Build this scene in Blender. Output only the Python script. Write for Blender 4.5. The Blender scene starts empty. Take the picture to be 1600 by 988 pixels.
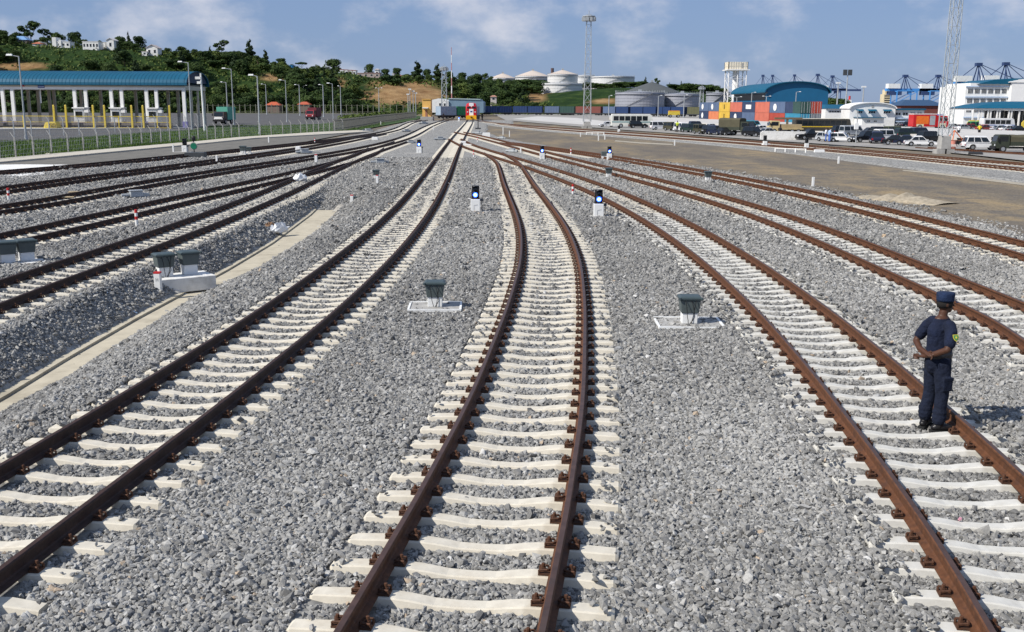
import bpy, bmesh, math, random
import numpy as np
from mathutils import Vector, Matrix, Euler
random.seed(7)
RNG = np.random.default_rng(11)
SC = bpy.context.scene
COL = SC.collection
rad = math.radians

# ------------------------------------------------------------------ camera
CAM_H, PITCH, ROLL = 4.25, math.atan((494-164)/1600.0), 0.004
cam_data = bpy.data.cameras.new('camera')
cam_data.sensor_width = 36.0
cam_data.lens = 36.0
cam_data.clip_start = 0.1
cam_data.clip_end = 6000.0
cam = bpy.data.objects.new('camera', cam_data)
COL.objects.link(cam)
CAM_ROT = Euler((rad(90)-PITCH, 0, 0)).to_matrix() @ Matrix.Rotation(ROLL, 3, 'Z')
cam.matrix_world = Matrix.Translation((0, 0, CAM_H)) @ CAM_ROT.to_4x4()
SC.camera = cam

# ------------------------------------------------------------------ sky, sun, exposure
SUNV = Vector((-0.98, -0.52, 1.0)).normalized()
world = bpy.data.worlds.new('World')
SC.world = world
world.use_nodes = True
wn, wl = world.node_tree.nodes, world.node_tree.links
wn.clear()
w_out = wn.new('ShaderNodeOutputWorld')
w_bg = wn.new('ShaderNodeBackground')
w_sky = wn.new('ShaderNodeTexSky')
w_sky.sky_type = 'NISHITA'
w_sky.sun_disc = False
w_sky.sun_elevation = math.asin(SUNV.z)
w_sky.sun_rotation = math.atan2(SUNV.x, SUNV.y) % (2*math.pi)
w_sky.altitude = 0
w_sky.air_density = 1.0
w_sky.dust_density = 0.35
w_sky.ozone_density = 2.2
SKY_STRENGTH = 0.054
w_bg.inputs['Strength'].default_value = SKY_STRENGTH
# soft cumulus: noise on the view direction, stretched along the horizon
w_co = wn.new('ShaderNodeTexCoord')
w_map = wn.new('ShaderNodeMapping')
w_map.inputs['Scale'].default_value = (1.0, 1.0, 1.7)
w_map.inputs['Location'].default_value = (0.35, 0.2, 0.1)
wl.new(w_co.outputs['Generated'], w_map.inputs['Vector'])
w_n1 = wn.new('ShaderNodeTexNoise')
w_n1.inputs['Scale'].default_value = 8.5
w_n1.inputs['Detail'].default_value = 7.0
w_n1.inputs['Roughness'].default_value = 0.55
wl.new(w_map.outputs['Vector'], w_n1.inputs['Vector'])
w_rmp = wn.new('ShaderNodeMapRange')
w_rmp.interpolation_type = 'SMOOTHSTEP'
w_rmp.inputs['From Min'].default_value = 0.47
w_rmp.inputs['From Max'].default_value = 0.74
w_rmp.inputs['To Max'].default_value = 0.75
wl.new(w_n1.outputs['Fac'], w_rmp.inputs['Value'])
w_tint = wn.new('ShaderNodeMix'); w_tint.data_type = 'RGBA'; w_tint.blend_type = 'MULTIPLY'
w_tint.inputs['Factor'].default_value = 1.0
wl.new(w_sky.outputs['Color'], w_tint.inputs['A'])
w_tint.inputs['B'].default_value = (0.78, 0.82, 1.05, 1)
w_blue = wn.new('ShaderNodeMix'); w_blue.data_type = 'RGBA'
w_blue.inputs['Factor'].default_value = 0.6
wl.new(w_tint.outputs['Result'], w_blue.inputs['A'])
w_blue.inputs['B'].default_value = (4.7, 7.0, 11.6, 1)
w_cl = wn.new('ShaderNodeMix'); w_cl.data_type = 'RGBA'
wl.new(w_rmp.outputs['Result'], w_cl.inputs['Factor'])
wl.new(w_blue.outputs['Result'], w_cl.inputs['A'])
w_cl.inputs['B'].default_value = (13.0, 12.9, 13.8, 1)
wl.new(w_cl.outputs['Result'], w_bg.inputs['Color'])
wl.new(w_bg.outputs['Background'], w_out.inputs['Surface'])

sun_data = bpy.data.lights.new('sun', 'SUN')
sun_data.energy = 4.8
sun_data.angle = rad(0.53)
sun_data.color = (1.0, 0.955, 0.88)
sun = bpy.data.objects.new('sun', sun_data)
sun.rotation_euler = (-SUNV).to_track_quat('-Z', 'Y').to_euler()
sun.location = (-40, -30, 60)
COL.objects.link(sun)

SC.view_settings.view_transform = 'Standard'
SC.view_settings.look = 'None'
SC.view_settings.gamma = 1.0
SC.view_settings.use_curve_mapping = False
SC.view_settings.exposure = 0.16
SC.render.engine = 'CYCLES'
SC.cycles.max_bounces = 5
SC.cycles.diffuse_bounces = 2
SC.cycles.use_denoising = True

# ------------------------------------------------------------------ where a photo pixel lies in the yard
def ray(px, py):
    return (CAM_ROT @ Vector(((px-800)/1600.0, (494-py)/1600.0, -1.0)))
def G(px, py, z=0.0):
    r = ray(px, py)
    t = (z-CAM_H)/r.z
    return (r.x*t, r.y*t, z)
def V(px, py, Y):
    r = ray(px, py)
    t = Y/r.y
    return (r.x*t, Y, CAM_H+r.z*t)

# ------------------------------------------------------------------ materials (all procedural)
MATS = {}
def mat(name, color, rough=0.75, var=0.16, scale=3.0, metal=0.0, bump=0.0, spec=0.35, stain=None, stain_amt=0.0, coat=0.0):
    if name in MATS: return MATS[name]
    m = bpy.data.materials.new(name); m.use_nodes = True
    n, l = m.node_tree.nodes, m.node_tree.links
    b = n['Principled BSDF']
    b.inputs['Roughness'].default_value = rough
    b.inputs['Metallic'].default_value = metal
    b.inputs['Specular IOR Level'].default_value = spec
    b.inputs['Coat Weight'].default_value = coat
    tc = n.new('ShaderNodeTexCoord')
    nz = n.new('ShaderNodeTexNoise')
    nz.inputs['Scale'].default_value = scale
    nz.inputs['Detail'].default_value = 6
    nz.inputs['Roughness'].default_value = 0.6
    l.new(tc.outputs['Object'], nz.inputs['Vector'])
    mr = n.new('ShaderNodeMapRange')
    mr.inputs['From Min'].default_value = 0.3; mr.inputs['From Max'].default_value = 0.7
    mr.inputs['To Min'].default_value = 1-var; mr.inputs['To Max'].default_value = 1+var
    l.new(nz.outputs['Fac'], mr.inputs['Value'])
    mx = n.new('ShaderNodeMix'); mx.data_type = 'RGBA'; mx.blend_type = 'MULTIPLY'
    mx.inputs['Factor'].default_value = 1
    mx.inputs['A'].default_value = (*color, 1)
    cc = n.new('ShaderNodeCombineColor')
    for k in range(3): l.new(mr.outputs['Result'], cc.inputs[k])
    l.new(cc.outputs['Color'], mx.inputs['B'])
    res = mx.outputs['Result']
    if stain is not None:
        n2 = n.new('ShaderNodeTexNoise'); n2.inputs['Scale'].default_value = scale*0.37
        n2.inputs['Detail'].default_value = 8; n2.inputs['Roughness'].default_value = 0.7
        l.new(tc.outputs['Object'], n2.inputs['Vector'])
        r2 = n.new('ShaderNodeMapRange'); r2.interpolation_type = 'SMOOTHSTEP'
        r2.inputs['From Min'].default_value = 0.48; r2.inputs['From Max'].default_value = 0.68
        r2.inputs['To Max'].default_value = stain_amt
        l.new(n2.outputs['Fac'], r2.inputs['Value'])
        m2 = n.new('ShaderNodeMix'); m2.data_type = 'RGBA'
        l.new(r2.outputs['Result'], m2.inputs['Factor'])
        l.new(res, m2.inputs['A']); m2.inputs['B'].default_value = (*stain, 1)
        res = m2.outputs['Result']
    l.new(res, b.inputs['Base Color'])
    if bump:
        bp = n.new('ShaderNodeBump'); bp.inputs['Strength'].default_value = bump
        bp.inputs['Distance'].default_value = 0.05
        l.new(nz.outputs['Fac'], bp.inputs['Height']); l.new(bp.outputs['Normal'], b.inputs['Normal'])
    MATS[name] = m
    return m
def emit(name, color, strength):
    if name in MATS: return MATS[name]
    m = bpy.data.materials.new(name); m.use_nodes = True
    b = m.node_tree.nodes['Principled BSDF']
    b.inputs['Base Color'].default_value = (*[c*0.3 for c in color], 1)
    b.inputs['Emission Color'].default_value = (*color, 1)
    b.inputs['Emission Strength'].default_value = strength
    MATS[name] = m
    return m
def paint(rgb, rough=0.35, coat=0.0):
    return mat('paint_%02d_%02d_%02d' % tuple(int(c*99) for c in rgb), rgb, rough, 0.10, 0.9, stain=tuple(c*0.6+0.03 for c in rgb), stain_amt=0.35, coat=coat)

CONC = mat('pale_concrete', (0.50, 0.46, 0.385), 0.9, 0.13, 9, bump=0.12, stain=(0.30, 0.25, 0.18), stain_amt=0.45)
WCONC = mat('white_washed_concrete', (0.74, 0.73, 0.70), 0.85, 0.08, 5, bump=0.1, stain=(0.42, 0.39, 0.33), stain_amt=0.5)
GCONC = mat('grey_concrete', (0.36, 0.35, 0.33), 0.9, 0.14, 3, bump=0.15, stain=(0.24, 0.23, 0.21), stain_amt=0.5)
RUST = mat('rusted_steel', (0.108, 0.043, 0.018), 0.72, 0.35, 14, metal=0.0, bump=0.1, stain=(0.055, 0.028, 0.02), stain_amt=0.6)
SHADERUST = mat('shaded_rusted_steel', (0.042, 0.021, 0.015), 0.68, 0.35, 14, bump=0.1, stain=(0.022, 0.014, 0.012), stain_amt=0.6)  # rust copy for the left-hand rails, their sides' shade painted into the colour
RAILTOP = mat('dull_rail_head', (0.066, 0.037, 0.028), 0.48, 0.3, 6, stain=(0.06, 0.045, 0.04), stain_amt=0.6)
CLIP = mat('rusty_clip', (0.085, 0.036, 0.018), 0.75, 0.45, 20, stain=(0.025, 0.018, 0.014), stain_amt=0.7)
STEELG = mat('galvanised_steel', (0.40, 0.42, 0.43), 0.5, 0.12, 2, metal=0.25)
DKSTEEL = mat('dark_steel', (0.05, 0.055, 0.06), 0.5, 0.2, 4)
CABINET = mat('grey_green_cabinet', (0.085, 0.105, 0.105), 0.55, 0.12, 3, stain=(0.14, 0.15, 0.14), stain_amt=0.4)
WHITE = mat('white_paint', (0.78, 0.78, 0.76), 0.6, 0.05, 2, stain=(0.5, 0.48, 0.43), stain_amt=0.4)
RED = mat('red_paint', (0.50, 0.025, 0.025), 0.5, 0.12, 4)
YELLOW = mat('yellow_paint', (0.62, 0.47, 0.06), 0.55, 0.12, 3, stain=(0.4, 0.3, 0.08), stain_amt=0.5)
BLACK = mat('black_paint', (0.014, 0.014, 0.016), 0.45, 0.2, 5)
RUBBER = mat('tyre_rubber', (0.018, 0.018, 0.018), 0.85, 0.2, 8)
GLASS = mat('dark_glass', (0.012, 0.016, 0.02), 0.08, 0.2, 1, spec=0.6)
CHROME = mat('wheel_metal', (0.45, 0.46, 0.47), 0.3, 0.1, 5, metal=0.7)
BLUEROOF = mat('blue_sheet_roof', (0.005, 0.088, 0.158), 0.55, 0.10, 0.35, stain=(0.008, 0.105, 0.185), stain_amt=0.4, spec=0.25)
ASPHALT = mat('asphalt', (0.085, 0.082, 0.08), 0.95, 0.18, 0.5, bump=0.1, stain=(0.13, 0.125, 0.12), stain_amt=0.6)
HLIGHT = mat('headlamp_lens', (0.75, 0.77, 0.8), 0.1, 0.05, 3)
TLIGHT = mat('tail_lamp_lens', (0.35, 0.01, 0.01), 0.2, 0.1, 3)
BARK = mat('tree_bark', (0.10, 0.07, 0.048), 0.95, 0.3, 2)

# ------------------------------------------------------------------ mesh building
class MB:
    def __init__(self): self.v = []; self.f = []; self.m = []
    def add(self, vs, fs, mi=0):
        o = len(self.v); self.v += [tuple(p) for p in vs]
        self.f += [tuple(o+i for i in f) for f in fs]; self.m += [mi]*len(fs); return self
    def box(self, x0, x1, y0, y1, z0, z1, mi=0):
        return self.add([(x0,y0,z0),(x1,y0,z0),(x1,y1,z0),(x0,y1,z0),(x0,y0,z1),(x1,y0,z1),(x1,y1,z1),(x0,y1,z1)],
                        [(0,3,2,1),(4,5,6,7),(0,1,5,4),(1,2,6,5),(2,3,7,6),(3,0,4,7)], mi)
    def frus(self, x0, x1, y0, y1, z0, X0, X1, Y0, Y1, z1, mi=0):
        return self.add([(x0,y0,z0),(x1,y0,z0),(x1,y1,z0),(x0,y1,z0),(X0,Y0,z1),(X1,Y0,z1),(X1,Y1,z1),(X0,Y1,z1)],
                        [(0,3,2,1),(4,5,6,7),(0,1,5,4),(1,2,6,5),(2,3,7,6),(3,0,4,7)], mi)
    def tube(self, p, q, r0, r1=None, n=6, mi=0):
        p, q = Vector(p), Vector(q); r1 = r0 if r1 is None else r1
        d = (q-p)
        if d.length < 1e-6: return self
        d.normalize(); a = d.orthogonal().normalized(); b = d.cross(a)
        vs = []
        for c, r in ((p, r0), (q, r1)):
            for k in range(n):
                t = 2*math.pi*k/n; vs.append(c+a*(r*math.cos(t))+b*(r*math.sin(t)))
        fs = [(k, (k+1) % n, n+(k+1) % n, n+k) for k in range(n)]
        fs += [tuple(range(n-1, -1, -1)), tuple(range(n, 2*n))]
        return self.add(vs, fs, mi)
    def path(self, pts, r, n=6, mi=0):
        for a, b in zip(pts[:-1], pts[1:]): self.tube(a, b, r, r, n, mi)
        return self
    def prism(self, poly, h0, h1, axis='y', mi=0):
        n = len(poly)
        def P(a, b, h): return {'y': (a, h, b), 'x': (h, a, b), 'z': (a, b, h)}[axis]
        vs = [P(a, b, h0) for a, b in poly]+[P(a, b, h1) for a, b in poly]
        fs = [(k, (k+1) % n, n+(k+1) % n, n+k) for k in range(n)]
        fs += [tuple(range(n-1, -1, -1)), tuple(range(n, 2*n))]
        return self.add(vs, fs, mi)
    def lathe(self, prof, c=(0,0,0), n=12, mi=0):
        vs = []; fs = []
        for r, z in prof:
            for k in range(n):
                t = 2*math.pi*k/n; vs.append((c[0]+r*math.cos(t), c[1]+r*math.sin(t), c[2]+z))
        for i in range(len(prof)-1):
            for k in range(n): fs.append((i*n+k, i*n+(k+1) % n, (i+1)*n+(k+1) % n, (i+1)*n+k))
        fs += [tuple(range(n-1, -1, -1)), tuple(range((len(prof)-1)*n, len(prof)*n))]
        return self.add(vs, fs, mi)
    def loft(self, rings, mi=0, cap=True):
        n = len(rings[0]); vs = [p for r in rings for p in r]; fs = []
        for i in range(len(rings)-1):
            for k in range(n): fs.append((i*n+k, i*n+(k+1) % n, (i+1)*n+(k+1) % n, (i+1)*n+k))
        if cap: fs += [tuple(range(n-1, -1, -1)), tuple(range((len(rings)-1)*n, len(rings)*n))]
        return self.add(vs, fs, mi)
    def ball(self, c, rx, ry=None, rz=None, n=10, mi=0):
        ry = rx if ry is None else ry; rz = rx if rz is None else rz
        rings = []
        for i in range(1, n//2+1):
            t = -math.pi/2+math.pi*i/(n//2+1)
            rings.append([(c[0]+rx*math.cos(t)*math.cos(2*math.pi*k/n), c[1]+ry*math.cos(t)*math.sin(2*math.pi*k/n), c[2]+rz*math.sin(t)) for k in range(n)])
        return self.loft(rings, mi)
    def limb(self, pts, radii, n=10, mi=0):
        # a tapered tube through pts with rounded ends
        P = [Vector(p) for p in pts]; rings = []
        R = [(r, r) if not isinstance(r, tuple) else r for r in radii]
        for i, p in enumerate(P):
            d = (P[min(i+1, len(P)-1)]-P[max(i-1, 0)]).normalized()
            up = Vector((0, 1, 0)) if abs(d.y) < 0.8 else Vector((1, 0, 0))
            a = d.cross(up).normalized(); b = d.cross(a)
            def ring(c, s): return [c+a*(R[i][0]*s*math.cos(2*math.pi*k/n))+b*(R[i][1]*s*math.sin(2*math.pi*k/n)) for k in range(n)]
            m_ = min(R[i])
            if i == 0: rings += [ring(p-d*m_*0.9, 0.35), ring(p-d*m_*0.5, 0.8)]
            rings.append(ring(p, 1))
            if i == len(P)-1: rings += [ring(p+d*m_*0.5, 0.8), ring(p+d*m_*0.9, 0.35)]
        return self.loft(rings, mi)
    def build(self, name, mats, parent=None, smooth=False, bevel=0.0, col=None):
        me = bpy.data.meshes.new(name)
        me.from_pydata(self.v, [], self.f)
        if not isinstance(mats, (list, tuple)): mats = [mats]
        for m_ in mats: me.materials.append(m_)
        if len(mats) > 1: me.polygons.foreach_set('material_index', self.m)
        if smooth: me.polygons.foreach_set('use_smooth', [True]*len(me.polygons))
        bm = bmesh.new(); bm.from_mesh(me)
        bmesh.ops.recalc_face_normals(bm, faces=bm.faces)
        if bevel: bmesh.ops.bevel(bm, geom=bm.edges[:], offset=bevel, segments=1, affect='EDGES', clamp_overlap=True)
        bm.to_mesh(me); bm.free()
        o = bpy.data.objects.new(name, me); COL.objects.link(o)
        if parent is not None: o.parent = parent
        return o

def tag(o, label=None, cat=None, group=None, kind=None):
    if label: o['label'] = label
    if cat: o['category'] = cat
    if group: o['group'] = group
    if kind: o['kind'] = kind
    return o
def thing(name, label, cat, loc=(0,0,0), rz=0.0, group=None):
    o = bpy.data.objects.new(name, None); COL.objects.link(o)
    o.empty_display_size = 0.2
    o.location = loc; o.rotation_euler = (0, 0, rz)
    return tag(o, label, cat, group)
KIDS = {}
def kids(o):
    if o.name not in KIDS: KIDS[o.name] = list(o.children)
    return KIDS[o.name]
def copy_tree(o, parent=None):
    c = o.copy(); COL.objects.link(c)
    if parent is not None: c.parent = parent
    for ch in kids(o): copy_tree(ch, c)
    return c
def place(o, loc, rz=0.0, s=1.0, label=None, group=None):
    o.location = loc; o.rotation_euler = (0, 0, rz)
    o.scale = (s, s, s) if not isinstance(s, tuple) else s
    if label: o['label'] = label
    if group: o['group'] = group
    return o
# ------------------------------------------------------------------ smooth noise for terrain, numpy
_NT = np.random.default_rng(5).random((64, 64))
def vnoise(x, y):
    x = np.asarray(x, float); y = np.asarray(y, float)
    xi = np.floor(x).astype(int); yi = np.floor(y).astype(int); fx = x-xi; fy = y-yi
    fx = fx*fx*(3-2*fx); fy = fy*fy*(3-2*fy)
    g = lambda a, b: _NT[a % 64, b % 64]
    return (g(xi, yi)*(1-fx)+g(xi+1, yi)*fx)*(1-fy)+(g(xi, yi+1)*(1-fx)+g(xi+1, yi+1)*fx)*fy
def sstep(t): t = np.clip(t, 0, 1); return t*t*(3-2*t)

# ------------------------------------------------------------------ track centre lines (x, y) and gauge in metres
TRACKS = {
 'T1': (1.56,[(-5.34,8.57),(-5.2,10.02),(-5.03,11.71),(-4.84,13.68),(-4.65,15.99),(-4.45,18.69),(-4.27,21.85),(-4.13,25.53),(-4.03,29.84),(-3.99,34.88),(-4.03,40.76),(-4.16,47.64),(-4.38,55.68),(-4.68,65.08),(-5.07,76.06),(-5.53,88.89),(-6.05,103.89),(-6.63,121.42),(-7.27,141.91),(-7.97,165.86),(-8.78,193.85),(-9.75,226.56),(-11.01,264.79),(-12.72,309.48)]),
 'T2': (1.6,[(-0.57,7.36),(-0.46,8.19),(-0.34,9.11),(-0.21,10.14),(-0.08,11.29),(0.06,12.56),(0.2,13.98),(0.33,15.56),(0.46,17.32),(0.6,19.27),(0.74,21.45),(0.87,23.87),(0.99,26.57),(1.06,29.57),(1.08,32.9),(1.03,36.62),(0.91,40.75),(0.74,45.36),(0.54,50.48),(0.33,56.18),(0.14,62.52),(-0.08,69.58),(-0.43,77.44),(-1.21,86.18)]),
 'T3': (1.5,[(4.56,7.32),(4.71,8.26),(4.86,9.33),(5.0,10.54),(5.14,11.9),(5.28,13.44),(5.43,15.17),(5.57,17.13),(5.7,19.34),(5.8,21.84),(5.87,24.67),(5.89,27.85),(5.84,31.45),(5.7,35.51),(5.44,40.1),(5.03,45.28),(4.44,51.13),(3.61,57.74),(2.52,65.2),(1.14,73.62),(-0.53,83.13),(-2.41,93.87),(-4.37,105.99),(-6.14,119.68)]),
 'T4': (1.42,[(9.89,17.83),(10.14,19.58),(10.21,21.51),(10.24,23.62),(10.25,25.95),(10.26,28.5),(10.25,31.3),(10.19,34.38),(10.05,37.76),(9.81,41.47),(9.43,45.55),(8.91,50.03),(8.24,54.95),(7.44,60.35),(6.53,66.29),(5.5,72.8),(4.39,79.96),(3.2,87.83),(1.92,96.46),(0.54,105.95),(-0.99,116.37),(-2.73,127.81),(-4.77,140.38),(-7.24,154.18)]),
 'T5': (1.42,[(15.21,28.81),(15.23,30.5),(15.19,32.29),(15.13,34.19),(15.05,36.2),(14.96,38.33),(14.85,40.58),(14.71,42.97),(14.55,45.49),(14.33,48.17),(14.06,51.0),(13.72,53.99),(13.3,57.17),(12.79,60.53),(12.2,64.08),(11.52,67.85),(10.74,71.84),(9.87,76.06),(8.89,80.53),(7.8,85.26),(6.58,90.27),(5.22,95.57),(3.68,101.19),(1.91,107.14)]),
 'L1': (1.42,[(-11.34,20.83),(-11.34,22.31),(-11.32,23.89),(-11.27,25.58),(-11.22,27.4),(-11.16,29.35),(-11.12,31.43),(-11.09,33.66),(-11.08,36.05),(-11.09,38.61),(-11.13,41.35),(-11.19,44.28),(-11.28,47.43),(-11.4,50.8),(-11.54,54.4),(-11.7,58.26),(-11.87,62.4),(-12.04,66.83),(-12.22,71.57),(-12.39,76.65),(-12.54,82.1),(-12.65,87.92),(-12.72,94.17),(-12.73,100.85)]),
 'L2': (1.5,[(-15.76,31.44),(-15.57,32.94),(-15.41,34.52),(-15.26,36.18),(-15.12,37.91),(-14.98,39.73),(-14.84,41.63),(-14.69,43.63),(-14.53,45.72),(-14.35,47.91),(-14.16,50.21),(-13.95,52.61),(-13.73,55.14),(-13.51,57.78),(-13.29,60.55),(-13.07,63.45),(-12.86,66.49),(-12.67,69.68),(-12.52,73.02),(-12.41,76.52),(-12.36,80.18),(-12.39,84.03),(-12.5,88.05),(-12.72,92.27)]),
 'L3': (1.507,[(-20.56,39.57),(-19.94,43.55),(-19.66,47.94),(-19.4,52.76),(-18.97,58.07),(-18.33,63.91),(-17.51,70.34),(-16.57,77.42),(-15.63,85.21),(-14.79,93.78),(-14.15,103.22),(-13.76,113.6),(-13.67,125.03),(-13.86,137.61),(-14.3,151.46),(-14.92,166.7),(-15.63,183.47),(-16.34,201.93),(-16.98,222.25),(-17.52,244.61),(-18.02,269.22),(-18.61,296.31),(-19.6,326.12),(-21.49,358.93)]),
 'L4': (1.507,[(-24.9,48.33),(-24.76,50.35),(-24.59,52.45),(-24.38,54.64),(-24.15,56.92),(-23.89,59.3),(-23.6,61.77),(-23.3,64.35),(-22.99,67.04),(-22.66,69.84),(-22.33,72.76),(-22.0,75.79),(-21.67,78.96),(-21.34,82.26),(-21.02,85.69),(-20.72,89.27),(-20.43,93.0),(-20.17,96.88),(-19.92,100.92),(-19.71,105.14),(-19.53,109.53),(-19.38,114.1),(-19.28,118.87),(-19.22,123.83)]),
 'L5': (1.507,[(-31.55,61.9),(-30.16,66.11),(-29.07,70.61),(-28.14,75.41),(-27.26,80.54),(-26.39,86.01),(-25.48,91.86),(-24.53,98.11),(-23.55,104.78),(-22.58,111.91),(-21.67,119.52),(-20.86,127.65),(-20.21,136.33),(-19.75,145.61),(-19.55,155.51),(-19.61,166.09),(-19.94,177.38),(-20.52,189.45),(-21.31,202.33),(-22.23,216.09),(-23.13,230.79),(-23.87,246.49),(-24.22,263.25),(-23.9,281.15)]),
 'T6a': (1.5,[(35.01,70.77),(34.44,74.53),(33.9,78.49),(33.36,82.66),(32.75,87.05),(32.04,91.67),(31.2,96.54),(30.2,101.66),(29.02,107.06),(27.65,112.74),(26.09,118.73),(24.33,125.04),(22.39,131.68),(20.27,138.67),(17.99,146.03),(15.6,153.79),(13.11,161.95),(10.57,170.55),(8.03,179.61),(5.54,189.14),(3.16,199.19),(0.96,209.76),(-0.98,220.9),(-2.59,232.63)]),
 'T6b': (1.5,[(38.35,77.55),(37.19,82.07),(36.21,86.86),(35.32,91.92),(34.43,97.28),(33.47,102.95),(32.39,108.95),(31.12,115.3),(29.64,122.02),(27.91,129.13),(25.92,136.65),(23.66,144.62),(21.16,153.05),(18.42,161.97),(15.47,171.41),(12.37,181.4),(9.16,191.97),(5.9,203.16),(2.69,215.0),(-0.4,227.53),(-3.25,240.79),(-5.77,254.82),(-7.83,269.68),(-9.28,285.39)]),
}

def spline(pts):
    P = np.array(pts); y, x = P[:, 1], P[:, 0]
    # natural cubic spline x(y)
    n = len(y); h = np.diff(y)
    A = np.zeros((n, n)); r = np.zeros(n); A[0, 0] = A[-1, -1] = 1
    for i in range(1, n-1):
        A[i, i-1] = h[i-1]; A[i, i] = 2*(h[i-1]+h[i]); A[i, i+1] = h[i]
        r[i] = 6*((x[i+1]-x[i])/h[i]-(x[i]-x[i-1])/h[i-1])
    M_ = np.linalg.solve(A, r)
    def f(t):
        t = np.asarray(t, float); i = np.clip(np.searchsorted(y, t)-1, 0, n-2)
        a, b = y[i], y[i+1]; hh = b-a; tt = np.clip(t, y[0], y[-1])
        v = (M_[i]*(b-tt)**3+M_[i+1]*(tt-a)**3)/(6*hh)+(x[i]/hh-M_[i]*hh/6)*(b-tt)+(x[i+1]/hh-M_[i+1]*hh/6)*(tt-a)
        s0 = (x[1]-x[0])/(y[1]-y[0])-h[0]*M_[1]/6; s1 = (x[-1]-x[-2])/(y[-1]-y[-2])+h[-1]*M_[-2]/6
        return v+np.where(t < y[0], (t-y[0])*s0, 0)+np.where(t > y[-1], (t-y[-1])*s1, 0)
    return f
class Track:
    def __init__(self, key, y0, y1):
        self.g, pts = TRACKS[key]; self.f = spline(pts); self.y0, self.y1 = y0, y1
        ys = np.arange(y0, y1, 0.05); xs = self.f(ys)
        s = np.concatenate([[0], np.cumsum(np.hypot(np.diff(xs), np.diff(ys)))])
        self.s, self.ys, self.xs, self.len = s, ys, xs, s[-1]
    def at(self, s):
        y = np.interp(s, self.s, self.ys); x = self.f(y); d = (self.f(y+0.1)-self.f(y-0.1))/0.2
        k = np.hypot(1, d); return x, y, d/k, 1/k
TR = dict(T1=Track('T1', 4.5, 310), T2=Track('T2', 4.5, 91), T3=Track('T3', 4.5, 128), T4=Track('T4', 10, 160),
          T5=Track('T5', 18, 116), L1=Track('L1', 12, 118), L2=Track('L2', 18, 100), L3=Track('L3', 26, 345),
          L4=Track('L4', 34, 150), L5=Track('L5', 46, 285), T6a=Track('T6a', 56, 235), T6b=Track('T6b', 56, 285))
_a, _c = G(1440, 228.5, .18), G(1640, 240.6, .18)
TRACKS['T7'] = (1.5, [(_c[0], _c[1]), ((_a[0]+_c[0])/2, (_a[1]+_c[1])/2), (_a[0], _a[1])])
TR['T7'] = Track('T7', _c[1], _a[1])
RAIL_H = 0.18
TNAME = dict(T1='left curving track leading to the red locomotive', T2='middle track curving between the two near blue signals',
             T3='track the man in uniform stands on', T4='track just right of the man in uniform',
             T5='rightmost gravel track beside the brown earth strip', L1='left track beside the pale concrete drain path',
             L2='second left track behind the grey cabinet pair', L3='third left track with the striped marker beside it',
             L4='fourth left track nearest the white crossing slab', L5='far left track set in the white crossing slab',
             T7='short track by the white suv at the right edge', T6a='near track of the two by the parked vehicles', T6b='far track of the two by the parked vehicles')
PROF = [(-.075,0),(.075,0),(.075,.012),(.022,.030),(.0085,.045),(.0085,.128),(.034,.142),(.036,.168),(.026,.18),(-.026,.18),(-.036,.168),(-.034,.142),(-.0085,.128),(-.0085,.045),(-.022,.030),(-.075,.012)]
def rail(tr, side, zoff, step, zs=1.0):
    n = max(3, int(tr.len/step)); s = np.linspace(0, tr.len, n)
    x, y, dx, dy = tr.at(s); nx, ny = dy, -dx
    cx, cy = x+side*tr.g/2*nx, y+side*tr.g/2*ny
    b = MB(); k = len(PROF); vs = []
    for i in range(n):
        for u, z in PROF: vs.append((cx[i]+u*nx[i], cy[i]+u*ny[i], z*zs+zoff))
    fs = []; mi = []
    for i in range(n-1):
        for j in range(k):
            fs.append((i*k+j, i*k+(j+1) % k, (i+1)*k+(j+1) % k, (i+1)*k+j)); mi.append(1 if j in (8,) else 0)
    fs += [tuple(range(k)), tuple(range((n-1)*k, n*k))]; mi += [0, 0]
    b.v, b.f, b.m = vs, fs, mi
    return b
for i, (key, tr) in enumerate(TR.items()):
    if tr is None: continue
    zo = {'T1': 0, 'T2': -0.006, 'T3': -0.003, 'T4': -0.004, 'T5': -0.008, 'L1': 0, 'L2': -0.004, 'L3': 0, 'L4': -.004, 'L5': -.008}.get(key, 0)
    for sd in (-1, 1):
        o = rail(tr, sd, zo, 0.35 if key in ('T1', 'T2', 'T3') else 0.8, .55 if key[:2] in ('T6', 'T7') else 1.0).build('rail', [SHADERUST if key[0] == 'L' or key == 'T1' else RUST, RAILTOP if key[0] != 'L' and key != 'T1' else MATS['shaded_rusted_steel']])
        tag(o, 'rusty %s rail of the %s' % ('left' if sd < 0 else 'right', TNAME[key]), 'rail', 'rails of the yard tracks')

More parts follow.
